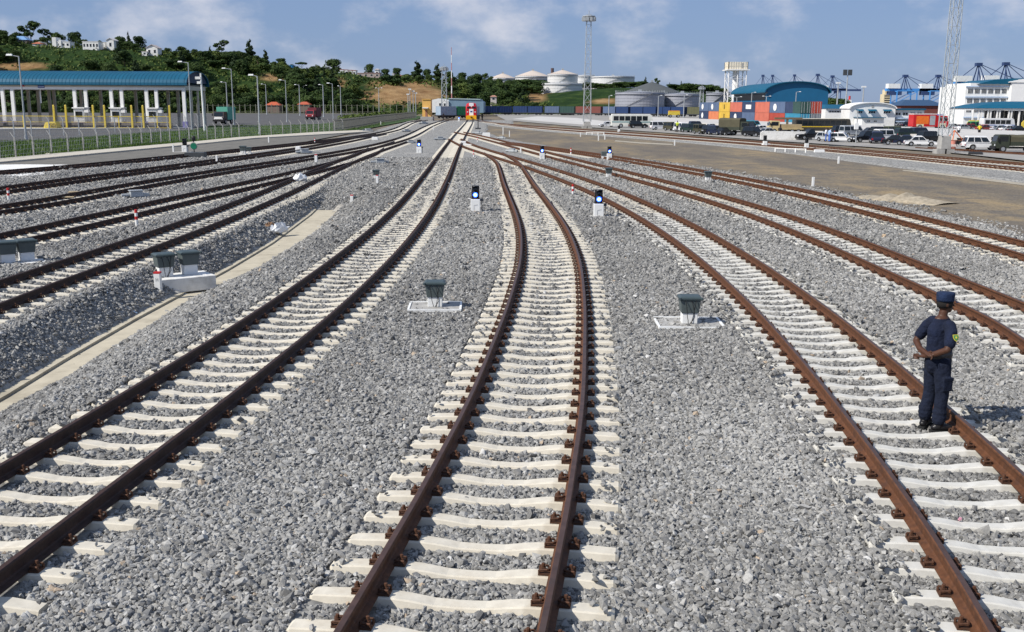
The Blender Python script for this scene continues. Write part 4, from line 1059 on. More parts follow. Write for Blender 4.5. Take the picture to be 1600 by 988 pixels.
l.new(nz.outputs['Fac'], cr.inputs['Fac'])
c2 = n.new('ShaderNodeValToRGB'); e = c2.color_ramp.elements
e[0].position = .3; e[0].color = (.16, .085, .035, 1); e[1].position = .7; e[1].color = (.36, .235, .115, 1)
l.new(nz.outputs['Fac'], c2.inputs['Fac'])
at = n.new('ShaderNodeAttribute'); at.attribute_name = 'soil'
mx = n.new('ShaderNodeMix'); mx.data_type = 'RGBA'; l.new(at.outputs['Fac'], mx.inputs['Factor']); l.new(cr.outputs['Color'], mx.inputs['A']); l.new(c2.outputs['Color'], mx.inputs['B'])
l.new(mx.outputs['Result'], bs.inputs['Base Color'])
bp = n.new('ShaderNodeBump'); bp.inputs['Strength'].default_value = .8; bp.inputs['Distance'].default_value = 2.0
l.new(nz.outputs['Fac'], bp.inputs['Height']); l.new(bp.outputs['Normal'], bs.inputs['Normal'])
o = b.build('hillside', m, smooth=True); tag(o, kind='structure')
a = o.data.attributes.new('soil', 'FLOAT', 'POINT'); a.data.foreach_set('value', soil.ravel().astype(np.float32))
def on_hill(px, Y):
    X = (px-800)/1600*Y
    for _ in range(3):
        z = float(hill_z(X, Y)); X += (px-float(to_px(X, Y, z)[0]))/1600*Y
    return X, Y, float(hill_z(X, Y))
def hill_at(px, py):
    # first hill point along the pixel's sight line
    for Y in np.arange(482, 840, 3.0):
        p = V(px, py, Y)
        if hill_z(p[0], Y) >= p[2]: return p[0], Y, float(hill_z(p[0], Y))
    return on_hill(px, 640)

# ------------------------------------------------------------------ trees
def leaf_mat(name, dark, mid, light):
    m = bpy.data.materials.new(name); m.use_nodes = True
    n, l = m.node_tree.nodes, m.node_tree.links; bs = n['Principled BSDF']
    bs.inputs['Roughness'].default_value = .7; bs.inputs['Specular IOR Level'].default_value = .2
    ge = n.new('ShaderNodeNewGeometry'); oi = n.new('ShaderNodeObjectInfo')
    tc = n.new('ShaderNodeTexCoord'); nz = n.new('ShaderNodeTexNoise'); nz.inputs['Scale'].default_value = .45; nz.inputs['Detail'].default_value = 3
    l.new(tc.outputs['Object'], nz.inputs['Vector'])
    a1 = n.new('ShaderNodeMath'); a1.operation = 'MULTIPLY_ADD'; a1.inputs[1].default_value = .45
    l.new(ge.outputs['Random Per Island'], a1.inputs[0]); l.new(nz.outputs['Fac'], a1.inputs[2])
    a2 = n.new('ShaderNodeMath'); a2.operation = 'MULTIPLY_ADD'; a2.inputs[1].default_value = .45
    l.new(oi.outputs['Random'], a2.inputs[0]); l.new(a1.outputs[0], a2.inputs[2])
    cr = n.new('ShaderNodeValToRGB'); e = cr.color_ramp.elements
    e[0].position = .45; e[0].color = (*dark, 1); e[1].position = 1.25/1.3; e[1].color = (*light, 1); k = e.new(.72); k.color = (*mid, 1)
    l.new(a2.outputs[0], cr.inputs['Fac']); l.new(cr.outputs['Color'], bs.inputs['Base Color'])
    return m
LEAF = [leaf_mat('broad_leaves', (.009,.023,.006), (.021,.046,.010), (.048,.08,.018)),
        leaf_mat('dark_needles', (.008,.019,.008), (.015,.033,.011), (.03,.052,.018)),
        leaf_mat('yellow_green_leaves', (.018,.04,.007), (.042,.075,.012), (.085,.115,.024))]
def tree_proto(seed, kind, lm):
    # about 10 m tall: tapered trunk, limbs, and a crown of leaf clumps in uneven lobes
    r = np.random.default_rng(seed); lobes = []
    if kind == 'broad':
        for k in range(11): a = r.uniform(0, 6.28); q = r.uniform(.6, 3.0); lobes.append((q*math.cos(a), q*math.sin(a), r.uniform(2.6, 8.3), r.uniform(1.4, 2.4), r.uniform(1.0, 1.8)))
        lobes.append((0, 0, 6.5, 2.6, 2.2)); h_t = 6
    elif kind == 'tall':
        for k in range(11): z = 3.2+k*.62; q = max(.2, 1.5-.11*k); a = r.uniform(0, 6.28); lobes.append((q*.6*math.cos(a), q*.6*math.sin(a), z, q*.95, .8))
        h_t = 9
    elif kind == 'cone':
        for k in range(12): z = 1.5+k*.72; q = 2.0*(1-k/12.5); lobes.append((r.uniform(-.2,.2), r.uniform(-.2,.2), z, max(.25, q), .42))
        h_t = 9.6
    elif kind == 'airy':
        for k in range(13): a = r.uniform(0, 6.28); q = r.uniform(.5, 3.2); lobes.append((q*math.cos(a), q*math.sin(a), r.uniform(5.2, 9.3), r.uniform(.7, 1.2), r.uniform(.5, .8)))
        h_t = 8.5
    elif kind == 'umbrella':
        for k in range(15): a = r.uniform(0, 6.28); q = r.uniform(.3, 4.2); lobes.append((q*math.cos(a), q*math.sin(a), 7.6-0.05*q*q+r.uniform(-.3,.4), r.uniform(.9, 1.5), r.uniform(.45, .7)))
        h_t = 7
    else:
        for k in range(9): a = r.uniform(0, 6.28); q = r.uniform(.3, 2.4); lobes.append((q*math.cos(a), q*math.sin(a), r.uniform(.8, 2.6), r.uniform(1.0, 1.8), r.uniform(.8, 1.3)))
        h_t = 1.6
    lobes = np.array(lobes); wgt = lobes[:, 3]**2*lobes[:, 4]; wgt /= wgt.sum()
    n = 2600 if kind in ('broad', 'bush') else 1700
    i = r.choice(len(lobes), n, p=wgt); d = r.normal(size=(n, 3)); d /= np.linalg.norm(d, axis=1)[:, None]
    rr = r.uniform(.55, 1.06, n)**.6
    c = lobes[i, :3]+d*np.c_[lobes[i, 3], lobes[i, 3], lobes[i, 4]]*rr[:, None]
    s = r.uniform(.16, .36, n)*(1.0 if kind != 'airy' else .85)
    nn = d+r.normal(size=(n, 3))*.55; nn /= np.linalg.norm(nn, axis=1)[:, None]
    u = np.cross(nn, r.normal(size=(n, 3))); u /= np.linalg.norm(u, axis=1)[:, None]; w = np.cross(nn, u)
    q = np.stack([c-u*s[:, None]-w*s[:, None]*.5, c+u*s[:, None]*.2-w*s[:, None]*.8, c+u*s[:, None]+w*s[:, None]*.3, c-u*s[:, None]*.1+w*s[:, None]*.9], 1).reshape(-1, 3)
    me = bpy.data.meshes.new('crown'); me.from_pydata(q.tolist(), [], np.arange(4*n).reshape(n, 4).tolist()); me.materials.append(LEAF[lm])
    b = MB(); b.tube((0,0,-.6), (0,0,h_t*.45), .22, .16, 7); b.tube((0,0,h_t*.45), (.1,.05,h_t), .16, .05, 6)
    for k in range(5):
        j = r.integers(len(lobes)); z0 = min(h_t*.9, lobes[j, 2]*.55); b.tube((0,0,z0), tuple(lobes[j, :3]), .09, .025, 5)
    return me, b
TP = {}
for nm, args in dict(broad=(3,'broad',0), broad2=(4,'broad',0), broad3=(8,'broad',2), tall=(5,'tall',1), cone=(6,'cone',1), airy=(7,'airy',0), umbrella=(9,'umbrella',0), bush=(10,'bush',2), bush2=(12,'bush',0)).items():
    me, tb = tree_proto(*args); TP[nm] = [me, None, tb]
def tree(kind, loc, h, label, w=1.0, group='trees on the wooded hill', rz=None):
    t = thing('bush' if kind.startswith('bush') else {'cone': 'conifer_tree', 'tall': 'tall_tree'}.get(kind, 'broadleaf_tree'), label, 'bush' if kind.startswith('bush') else 'tree', loc, random.uniform(0, 6.28) if rz is None else rz, group)
    me, trunk, tb = TP[kind]
    o = bpy.data.objects.new('crown', me); COL.objects.link(o); o.parent = t
    if trunk is None: tr_ = tb.build('trunk', BARK, t); TP[kind][1] = tr_.data
    else: tr_ = bpy.data.objects.new('trunk', trunk); COL.objects.link(tr_); tr_.parent = t
    H0 = 3.6 if kind.startswith('bush') else 10.0
    k = h/H0; t.scale = (k*w, k*w, k); return t
# trees one can pick out on the skyline: (px, top py, base Y, kind, width, label)
SKY = [(50, 31, 690, 'airy', 1.0, 'open-crowned tall tree standing highest on the hill above the blue-roofed house'), (28, 46, 690, 'broad', 1.1, 'rounded dark tree on the skyline left of the tallest open-crowned tree'), (4, 45, 690, 'broad2', 1.1, 'dark tree on the skyline at the left edge of the photo'),
       (76, 43, 690, 'airy', 1.0, 'thin-leaved tree on the skyline left of the white villa'), (91, 46, 690, 'broad', 1.1, 'round dense tree on the skyline just behind the white villa'), (119, 48, 690, 'broad2', 1.1, 'broad dark tree between the white villa and the long white house'),
       (157, 60, 690, 'broad', .9, 'low dark tree behind the long white house'), (188, 53, 640, 'broad', 1.3, 'dark tree just right of the long white house'), (202, 48, 645, 'cone', .8, 'thin pointed conifer on the skyline right of the long white house'),
       (218, 55, 640, 'broad2', 1.3, 'round dark tree left of the white gabled house'), (284, 70, 645, 'broad', 1.6, 'wide low dark tree on the skyline right of the white gabled house'), (262, 74, 690, 'broad2', 1.2, 'small dark tree beside the white gabled house'),
       (347, 61, 640, 'airy', 1.0, 'spreading thin-crowned tree on the skyline above the street lamps, left of a dense one'), (329, 72, 640, 'tall', .8, 'small dark narrow tree on the skyline left of the thin-crowned tree'), (391, 62, 640, 'tall', 1.25, 'tall dense narrow tree on the skyline above the street lamps'), (415, 78, 635, 'tall', 1.3, 'second dense narrow tree on the skyline, right of the taller one'),
       (374, 77, 640, 'broad', 1.3, 'dark rounded tree between two tall narrow skyline trees'), (440, 90, 640, 'broad2', 1.5, 'low rounded skyline tree left of the flat umbrella tree'), (472, 94, 640, 'umbrella', 1.2, 'pale flat-topped umbrella tree on the skyline'), (521, 88, 650, 'broad', 1.7, 'big rounded tree on the skyline left of the white blocks'),
       (497, 100, 640, 'broad3', 1.2, 'small rounded tree beside the big skyline tree'), (578, 99, 650, 'broad2', 1.2, 'dark rounded tree behind the white blocks on the hill'), (602, 105, 640, 'broad', 1.5, 'dark bulky tree beside the pink-roofed houses'), (620, 105, 660, 'broad2', 1.2, 'small skyline tree behind the pink-roofed houses'),
       (652, 96, 640, 'tall', 1.7, 'dark tall tree on the skyline left of the lattice mast'), (667, 104, 650, 'broad', 1.0, 'rounded skyline tree right of the dark tall one'), (684, 100, 640, 'tall', 1.6, 'dark tall tree just left of the lattice mast'), (702, 108, 640, 'broad', 1.1, 'rounded tree just right of the lattice mast'),
       (722, 112, 650, 'broad2', 1.1, 'rounded dark skyline tree right of the red and white mast'), (745, 111, 650, 'broad', 1.5, 'wide dark skyline tree above the locomotive'), (760, 113, 650, 'airy', .9, 'ragged open tree on the skyline left of the domed tanks'), (779, 119, 640, 'broad', 1.0, 'dark tree in front of the leftmost domed tank'),
       (1008, 119, 700, 'cone', 1.1, 'pointed conifer behind the dark cone-roofed tank, left of the apex'), (1025, 121, 700, 'airy', .8, 'thin tree behind the apex of the dark cone-roofed tank'), (1046, 128, 700, 'cone', .9, 'small conifer behind the dark cone-roofed tank, right of the apex'), (1064, 126, 700, 'cone', .9, 'conifer between the dark cone-roofed tank and the grey mast'),
       (1075, 127, 700, 'broad', 1.4, 'broad dark tree left of the grey mast by the containers'), (1108, 131, 700, 'broad2', 1.5, 'broad dark tree left of the white water tower')]
for u, top, Y, kd, w, lb in SKY:
    x, y, z = on_hill(u, Y); zt = V(u, top, Y)[2]
    tree(kd, (x, y, z-.3), max(4.0, zt-z+.3), lb, w*(.78 if kd.startswith('broad') else 1))
KL = {'broad': 'dense dark green tree in the wood covering the hill', 'broad2': 'dark rounded tree in the wood covering the hill', 'broad3': 'brighter yellow-green tree in the wood covering the hill', 'tall': 'narrow dark tree in the wood covering the hill',
      'bush': 'yellow-green bush on the hillside', 'bush2': 'dark green bush on the hillside', 'airy': 'open thin-leaved tree in the wood covering the hill'}
rt = random.Random(3)
def clear_patch(u, v):
    for cx, cy, rx, ry in ((115, 89, 62, 5), (638, 148, 58, 14), (424, 121, 18, 7), (25, 104, 40, 5), (92, 70, 20, 12), (155, 75, 25, 10), (237, 82, 18, 12), (550, 112, 20, 8), (585, 118, 25, 6), (60, 64, 30, 6), (528, 130, 8, 8), (845, 152, 28, 10)):
        if ((u-cx)/rx)**2+((v-cy)/ry)**2 < 1: return True
    return False
SKX = [0, 60, 130, 200, 240, 300, 390, 420, 470, 500, 560, 620, 700, 760, 850]
SKYL = [52, 54, 60, 62, 76, 76, 80, 92, 101, 103, 116, 114, 116, 121, 126]
for k in range(190):
    u = rt.uniform(-30, 850); Y = rt.uniform(590, 665); x, y, z = on_hill(u, Y); v = float(to_px(x, y, z)[1])
    vt = np.interp(u, SKX, SKYL)+rt.uniform(0, 9); h = (v-vt)*Y/1600
    if h < 2.6 or any(abs(u-a) < b for a, b in ((96, 23), (142, 20), (163, 16), (172, 13), (236, 17), (32, 20), (544, 17))): continue
    kd = rt.choice(['broad', 'broad', 'broad2', 'broad2', 'tall'])
    tree(kd, (x, y, z-.3), min(h, 17), KL[kd], rt.uniform(.95, 1.35))
cnt = 0
while cnt < 280:
    u = rt.uniform(-40, 850); Y = rt.uniform(486, 645); x, y, z = on_hill(u, Y); v = float(to_px(x, y, z)[1])
    kd = rt.choice(['broad', 'broad', 'broad2', 'broad2', 'broad3', 'tall', 'bush2', 'bush', 'airy'])
    if clear_patch(u, v): continue
    h = rt.uniform(6.5, 10.5) if not kd.startswith('bush') else rt.uniform(3, 5)
    # crowns stay off the clearings and the houses above them, and under the skyline the named trees make
    vt = v-h*1600/Y
    if clear_patch(u, vt+4) or clear_patch(u, (v+vt)/2): continue
    lim = float(np.interp(u, SKX, SKYL))+rt.uniform(0, 4)
    if vt < lim:
        h = (v-lim)*Y/1600
        if h < 3: continue
    if 560 < u < 720 and v > 128: 
        if rt.random() < .8: continue
    tree(kd, (x, y, z-.3), h, KL[kd], rt.uniform(1.0, 1.5)); cnt += 1
# darker belt along the foot of the hill and round the tank farm
for k in range(58):
    u = rt.uniform(330, 850) if k < 40 else rt.uniform(-40, 330); Y = rt.uniform(482, 500); x, y, z = on_hill(u, Y)
    if 590 < u < 730 and k % 3: continue
    kd = rt.choice(['broad', 'broad2', 'broad', 'bush2']); h = rt.uniform(6, 10.5)*(1.0 if u < 600 else .6)
    tree(kd, (x, y, z-.3), h*(1 if kd != 'bush2' else .5), 'dark tree in the belt along the foot of the hill', rt.uniform(1.1, 1.6), 'trees along the foot of the hill')
TANKTREES = [(932, 134), (946, 132), (960, 134), (974, 135), (985, 138), (998, 139), (1050, 134), (1080, 133), (1092, 134), (1102, 134), (1118, 135), (1128, 137), (1285, 150), (1295, 148), (1302, 149), (1310, 151), (805, 123), (818, 122), (830, 122), (842, 124), (852, 128), (795, 126), (1290, 154), (1280, 148), (926, 135), (939, 133), (953, 134), (967, 135), (991, 137), (1058, 130), (1068, 129), (1074, 129), (1086, 130), (1096, 131), (1112, 132), (1122, 134), (1100, 138), (1116, 140), (1004, 139), (918, 137), (1064, 136), (1085, 137)]
for i, (u, top) in enumerate(TANKTREES):
    Y = 640 if u < 1200 else 520; x, y, z = on_hill(u, Y); zt = V(u, top, Y)[2]
    tree(rt.choice(['broad', 'broad2']), (x, y, z-.3), max(5, zt-z), 'dark rounded tree in the row around the tank farm' if u < 1200 else 'dark rounded tree right of the blue warehouse', rt.uniform(1.9, 2.7), 'trees around the tanks and warehouse')
for u, h in ((790, 5), (806, 5.5), (825, 5), (811, 7), (799, 6), (862, 4), (872, 5), (884, 4), (760, 5), (775, 6), (668, 3), (690, 3), (850, 4)):
    x, y, z = V(u, 172, 455); tree(rt.choice(['broad3', 'bush2', 'broad']), (x, y, -.3), h, 'green tree directly behind the blue container train', 1.2, 'trees behind the container train')
# undergrowth that reads as one mass
mb_v = []; 
for k in range(9000):
    u = rt.uniform(-60, 860); Y = rt.uniform(480, 640); x, y, z = on_hill(u, Y) if k % 3 == 0 else (x+rt.uniform(-3, 3), y+rt.uniform(-3, 3), z)
    v = float(to_px(x, y, z)[1]); uu = float(to_px(x, y, z)[0])
    if clear_patch(uu, v) and (rt.random() < .5 or 560 < uu < 860): continue
    z = float(hill_z(x, y)); s = rt.uniform(.3, .8)
    for q in range(3):
        c = Vector((x+rt.uniform(-.9, .9), y+rt.uniform(-.9, .9), z+rt.uniform(.1, 1.3))); d = Vector((rt.gauss(0,1), rt.gauss(0,1), rt.gauss(.4,.8))).normalized(); a = d.orthogonal().normalized(); w_ = d.cross(a)
        mb_v += [c-a*s, c+w_*s*.7, c+a*s, c-w_*s*.8]
b = MB(); b.add(mb_v, [(4*i, 4*i+1, 4*i+2, 4*i+3) for i in range(len(mb_v)//4)])
tag(b.build('undergrowth', LEAF[2]), 'green undergrowth covering the hillside between the trees', 'undergrowth', kind='stuff')

# ------------------------------------------------------------------ houses on the hill
def house(px, py, wpx, hpx, label, roof='flat', wc=(.78,.77,.74), rc=(.35,.09,.05), wins=2, depth=7.0, Y=None, parts=()):
    if Y is None: x, y, z = hill_at(px, py)
    else: x, y, z = V(px, py, Y)
    s = y/1600; w, h = wpx*s, hpx*s
    t = thing('hill_house', label, 'house', (x, y, z-.2), 0, 'houses on the hill')
    wm = paint(wc, .8); rm = paint(rc, .8)
    b = MB().box(-w/2, w/2, 0, depth, -2.5, h)
    for (a, c, d, e) in parts: b.box(w*a, w*c, -.4 if d > 0 else .3, depth*.9, h*.01, h*(1+e))
    if roof == 'gable': b.prism([(-w/2, h), (w/2, h), (0, h+w*.28)], .15, depth-.15, 'y')
    b.build('walls', wm, t)
    if roof == 'flat': MB().box(-w/2-.15, w/2+.15, -.15, depth+.15, h+.004, h+.3).build('roof', wm if rc is None else rm, t)
    elif roof == 'gable':
        rb = MB(); k = w*.28
        for sg in (-1, 1): rb.add([(sg*(w/2+.4), -.4, h-.2), (0, -.4, h+k+.02), (0, depth+.4, h+k+.02), (sg*(w/2+.4), depth+.4, h-.2), (sg*(w/2+.4), -.4, h-.02), (0, -.4, h+k+.2), (0, depth+.4, h+k+.2), (sg*(w/2+.4), depth+.4, h-.02)], [(0,1,2,3),(4,5,6,7),(0,1,5,4),(2,3,7,6),(0,3,7,4)])
        rb.build('roof', rm, t)
    else:
        MB().frus(-w/2-.4, w/2+.4, -.4, depth+.4, h, -w*.2, w*.2, depth*.4, depth*.6, h+min(2.2, w*.25)).build('roof', rm, t)
    for k in range(wins):
        cx = -w/2+(k+.5)*w/wins; q = min(.55, w/wins*.25); fr = MB().box(cx-q-.1, cx+q+.1, -.06, .02, h*.38, h*.78).build('window', WHITE, t)
        MB().box(cx-q, cx+q, -.09, -.05, h*.40, h*.76).build('pane', GLASS, fr)
    return t
house(96, 75, 26, 9, 'white villa with a square tower on the hill', 'flat', rc=(.7,.69,.66), wins=4, parts=((-.5, -.27, 1, .75), (-.12, .02, 1, .35)))
house(142, 78, 24, 12, 'long white house with dark windows on the hilltop', 'flat', rc=(.72,.7,.68), wins=5)
house(160, 77, 9, 10, 'small white block joined to the right end of the long white house', 'flat', rc=(.72,.7,.68), wins=1)
house(173, 79, 11, 15, 'white house beside the dark tree at the hilltop, right of the long white house', 'gable', rc=(.66,.62,.6), wins=1)
house(238, 89, 17, 12, 'white gabled house standing among dark trees', 'gable', rc=(.55,.48,.45), wins=2)
house(226, 88, 8, 6, 'low white annex left of the white gabled house', 'flat', rc=(.6,.55,.5), wins=1)
house(28, 68, 28, 5, 'house with a pale blue metal roof at the left on the hill', 'hip', wc=(.12,.10,.09), rc=(.16,.30,.52), wins=3)
house(57, 73, 12, 4, 'small house with an orange-red roof left of the white villa', 'hip', rc=(.40,.13,.07), wins=1)
house(63, 73, 4, 6, 'tiny white hut beside the orange-red roof', 'flat', rc=(.7,.68,.66), wins=1)
house(358, 95, 11, 4, 'small house with a red roof hidden among trees above the lamps', 'hip', rc=(.45,.12,.09), wins=1)
house(291, 89, 7, 4, 'tiny white-walled house between trees right of the white gabled house', 'hip', rc=(.6,.35,.28), wins=1)
for i, (u, w) in enumerate(((534, 5), (541, 4), (548, 4), (553.5, 5))):
    house(u, 114, w, 9, ['white block with red trim on the hill, leftmost of four', 'second white block on the hill, left of centre of the four', 'third white block on the hill, right of centre of the four', 'widest white block on the hill, rightmost of four'][i], 'flat', rc=(.42,.2,.16), wins=1)
house(576, 121, 34, 6, 'long pale ruin with a pinkish wall on the hill below the white blocks', 'flat', wc=(.42,.34,.30), rc=(.40,.24,.2), wins=4)
house(589, 122, 6, 13, 'small white turret at the end of the long pale ruin', 'hip', rc=(.55,.48,.45), wins=1)
house(627, 122, 16, 5, 'low house with a pink roof between dark trees', 'hip', rc=(.42,.18,.16), wins=2)
house(614, 121, 2.5, 9, 'narrow white pillar house beside the pink roof', 'flat', rc=(.6,.58,.56), wins=1)
house(680, 127, 7, 3, 'tiny white house with an orange roof left of the lattice mast', 'hip', rc=(.55,.25,.06), wins=1)
house(455, 108, 5, 5, 'small bright blue shed among the trees', 'flat', wc=(.03,.22,.48), rc=(.03,.2,.42), wins=0)
house(791, 138, 24, 7, 'long pale grey house among trees below the domed tanks', 'hip', wc=(.36,.35,.34), rc=(.22,.24,.25), wins=5)
house(835, 138, 30, 5, 'row of low dark houses left of the white storage tank', 'hip', wc=(.16,.12,.11), rc=(.10,.08,.08), wins=5)
house(771, 158, 9, 7, 'small house with an orange roof behind the container train', 'hip', wc=(.5,.46,.42), rc=(.42,.22,.15), wins=1, Y=470)
house(426, 167, 20, 3, 'low red pyramid roof behind the far fence, nearer the lamps', 'hip', wc=(.2,.15,.12), rc=(.45,.10,.045), wins=2, Y=478)
house(474, 166, 17, 3, 'second low red roof behind the far fence, behind the red truck', 'hip', wc=(.2,.15,.12), rc=(.42,.10,.05), wins=2, Y=478)
# ------------------------------------------------------------------ gate canopy on the left
YG = 186.0; SG = YG/1600
gx = lambda px: (px-800)*SG
CREAM = mat('cream_wall', (.55, .50, .42), .8, .08, .4, stain=(.4, .35, .28), stain_amt=.4)
COLW = mat('white_column', (.80, .79, .77), .7, .05, .5)
PLUM = mat('lilac_paint', (.17, .155, .36), .7, .12, 1)
t = thing('gate_canopy', 'long truck gate canopy with a curved blue roof and paired white columns', 'gate building', (0, YG, 0))
X0, X1, D = gx(-260), gx(299), 12.5; ZB, ZE, ZT = V(300, 141, YG)[2], V(300, 132, YG)[2], V(300, 111.5, YG+4.5)[2]
prof = [(-.7, ZE-.15)]+[(D/2-(D/2+.7)*math.cos(a), ZE-.15+(ZT-ZE+.15)*math.sin(a)**.85) for a in np.linspace(.12, math.pi-.12, 15)]+[(D+.7, ZE-.15)]
inn = [(y+(D/2-y)*.03, z-.12) for y, z in prof[::-1]]
rb = MB().prism(prof+inn, X0-.5, X1+.6, 'x'); roof = rb.build('roof', BLUEROOF, t)
sb = MB()
for k in range(int((X1-X0)/.66)):
    x = X0+k*.66
    for a, c in zip(prof[:-2], prof[1:-1]):
        sb.add([(x-.03, a[0]-.02, a[1]+.005), (x+.03, a[0]-.02, a[1]+.005), (x+.03, c[0]-.02, c[1]+.005), (x-.03, c[0]-.02, c[1]+.005), (x, a[0]-.03, a[1]+.035), (x, c[0]-.03, c[1]+.035)], [(0,1,4),(0,4,5,3),(1,2,5,4),(2,3,5)])
sb.build('roof_seams', BLUEROOF, roof)
MB().prism(prof[1:-1], X1+.1, X1+.25, 'x').build('gable_end', mat('dark_blue_gable', (.010, .03, .075), .6, .1, 1), t)
MB().box(X0, X1, .2, D-.2, ZE-.25, ZE-.05).build('ceiling', GCONC, t)
MB().box(X0, X1, -.15, .35, ZB+.45, ZE-.12).build('fascia', CREAM, t)
MB().box(X0, X1, -.12, .34, ZB, ZB+.445).build('beam', COLW, t)
MB().box(X0, X1, D-.35, D+.1, ZB, ZE-.12).build('rear_beam', CREAM, t)
MB().box(X1-.4, X1, .36, D-.36, ZB, ZE-.12).build('end_beam', CREAM, t)
MB().box(X0, X1, -.50, -.35, ZE-.2, ZE-.08).build('gutter', DKSTEEL, t)
for px in (-140, -122, -84, -66, 20, 35, 130, 147, 186, 202, 240, 255, 297):
    x = gx(px)
    c = MB().box(x-.28, x+.28, -.1, .34, 1.1, ZB-.004).build('column', COLW, t)
    MB().box(x-.42, x+.42, -.2, .44, 0, 1.1).build('column_foot', PLUM, c)
for px in (10, 26, 44, 52, 96, 128, 146, 160, 185, 201, 238, 254, 296):
    x = gx(px)*1.0; MB().box(x-.25, x+.25, D-.3, D+.1, 0, ZB-.004).build('rear_column', CREAM, t)
for y in (4.2, 8.2): MB().box(X1-.35, X1-.05, y-.2, y+.2, 0, ZB-.004).build('rear_column', CREAM, t)
for px, lw, lb in ((81, 10, 'lane_sign'), (2, 6, 'lane_sign')):
    s_ = MB().box(gx(px)-lw*SG/2, gx(px)+lw*SG/2, -.24, -.16, ZB+.3, ZB+.7).build(lb, mat('sign_blue', (.03, .07, .30), .5), t)
    b = MB()
    for k in range(5): b.box(gx(px)-lw*SG*.36+k*lw*SG*.17, gx(px)-lw*SG*.36+k*lw*SG*.17+.10, -.26, -.245, ZB+.43, ZB+.57)
    b.build('sign_lettering', WHITE, s_)
MB().prism([(gx(53)-.35, ZB+.5), (gx(53)+.35, ZB+.5), (gx(53)+.2, ZB+.8), (gx(53)-.2, ZB+.8)], -.25, -.16, 'y').build('lane_sign', RED, t)
MB().box(gx(74)-.08, gx(74)+.08, 1.0, 1.2, 4.2, ZB).build('ceiling_post', COLW, t); MB().box(gx(235)-.08, gx(235)+.08, 1.0, 1.2, 4.2, ZB).build('ceiling_post', COLW, t)
# booths, frames and humps
for px, lb in ((139, 'white gate booth left of the other two under the canopy'), (195, 'white gate booth in the middle of three under the canopy'), (251, 'white gate booth right of the other two under the canopy')):
    t = thing('gate_booth', lb, 'booth', (gx(px), YG-1.2, .02), 0, 'gate booths')
    MB().box(-.9, .9, 0, 2.2, 0, 3.3).build('walls', WHITE, t); MB().box(-1.1, 1.1, -.25, 2.4, 3.304, 3.5).build('roof', COLW, t)
    f = MB().box(-.72, .72, -.06, .04, 1.7, 2.9).build('window', WHITE, t); MB().box(-.62, .62, -.09, -.05, 1.8, 2.8).build('pane', GLASS, f)
    MB().box(-.905, .905, -.03, .05, 0, .95).build('lilac_base', PLUM, t); MB().tube((-.1, .6, 3.5), (-.1, .6, 4.2), .06).build('antenna', DKSTEEL, t)
    MB().box(1.0, 1.7, -.1, .8, 2.6, 3.1).build('side_box', COLW, t)
for i, (px, lb) in enumerate(((110, 'yellow height frame post left of the leftmost booth'), (128, 'yellow post touching the leftmost booth'), (169, 'yellow post between the left and middle booths'), (186, 'yellow post touching the middle booth'), (227, 'yellow post between the middle and right booths'), (244, 'yellow post touching the right booth'), (284, 'yellow post at the right end of the canopy'), (13, 'yellow post behind the orange bar at the left edge'))):
    o = MB().box(-.14, .14, -.14, .14, 0, 3.9).frus(-.14, .14, -.14, .14, 3.9, -.08, .08, -.08, .08, 4.05).build('gate_post', YELLOW); o.location = (gx(px), YG-3.6, -.1); tag(o, lb, 'post', 'yellow posts at the truck gate')
t = thing('gate_railing', 'long yellow railing with mesh panels running under the gate canopy', 'railing', (0, YG-3.4, -.1))
b = MB(); b.box(gx(13), gx(284), -.05, .05, 2.05, 2.15).box(gx(13), gx(284), -.05, .05, 1.05, 1.13).box(gx(13), gx(284), -.05, .05, .08, .18); b.build('rails', YELLOW, t)
for px in (62, 206, 264): MB().box(gx(px)-.08, gx(px)+.08, -.06, .06, 0, 2.2).build('post', YELLOW, t)
b = MB()
for k in range(190): x = gx(14)+k*(gx(284)-gx(14))/190; b.box(x-.022, x+.022, -.02, .02, 1.14, 2.04)
b.build('mesh_panel', mat('grey_mesh', (.33, .31, .28), .8), t)
o = MB().box(gx(13), gx(284), .9, 1.2, 0, .95).build('low_wall', mat('dim_wall', (.18, .16, .15), .9, .15, .6)); o.location = (0, YG-3.4, -.1); tag(o, 'low dim wall behind the yellow railing', 'wall')
for px, w, lb in ((117, 10, 'yellow and black chevron concrete hump in front of the leftmost booth'), (4, 10, 'yellow and black chevron concrete hump at the left edge')):
    t = thing('chevron_hump', lb, 'concrete barrier', (gx(px), YG-6.5, -.1), 0, 'chevron humps at the truck gate'); w = w*SG
    MB().loft([[(w*a, -1.0, 0), (w*a, 1.0, 0), (w*a*.9, .8, h), (w*a*.9, -.8, h)] for a, h in ((-1, .5), (-.8, 1.05), (0, 1.2), (.8, 1.2), (1, .9))]).build('body', YELLOW, t)
    b = MB()
    for k in range(5):
        x = -w*.1+k*w*.2
        for sg in (-1, 1): b.add([(x, -.99, .55+sg*.5-.09*sg), (x+w*.12, -.99+.0, .55), (x+w*.12+.12, -.99, .55), (x+.12, -.99, .55+sg*.5-.09*sg)], [(0,1,2,3)])
    b.v = [(a, c-.05-.0, max(.08, min(h, 1.0))) for a, c, h in b.v]
    b.build('chevrons', BLACK, t)
t = thing('orange_bar', 'wide orange double bar at the left edge of the gate', 'barrier', (gx(-4), YG-4.4, -.1))
MB().box(-2.2, 1.9, -.2, .2, 1.7, 2.6).build('lower_bar', mat('orange_paint', (.75, .30, .01), .5, .1, 1), t); MB().box(-2.2, 1.9, -.2, .2, 2.75, 3.65).build('upper_bar', MATS['orange_paint'], t); MB().box(-2.0, -1.8, -.1, .1, 0, 3.7).build('post', YELLOW, t)

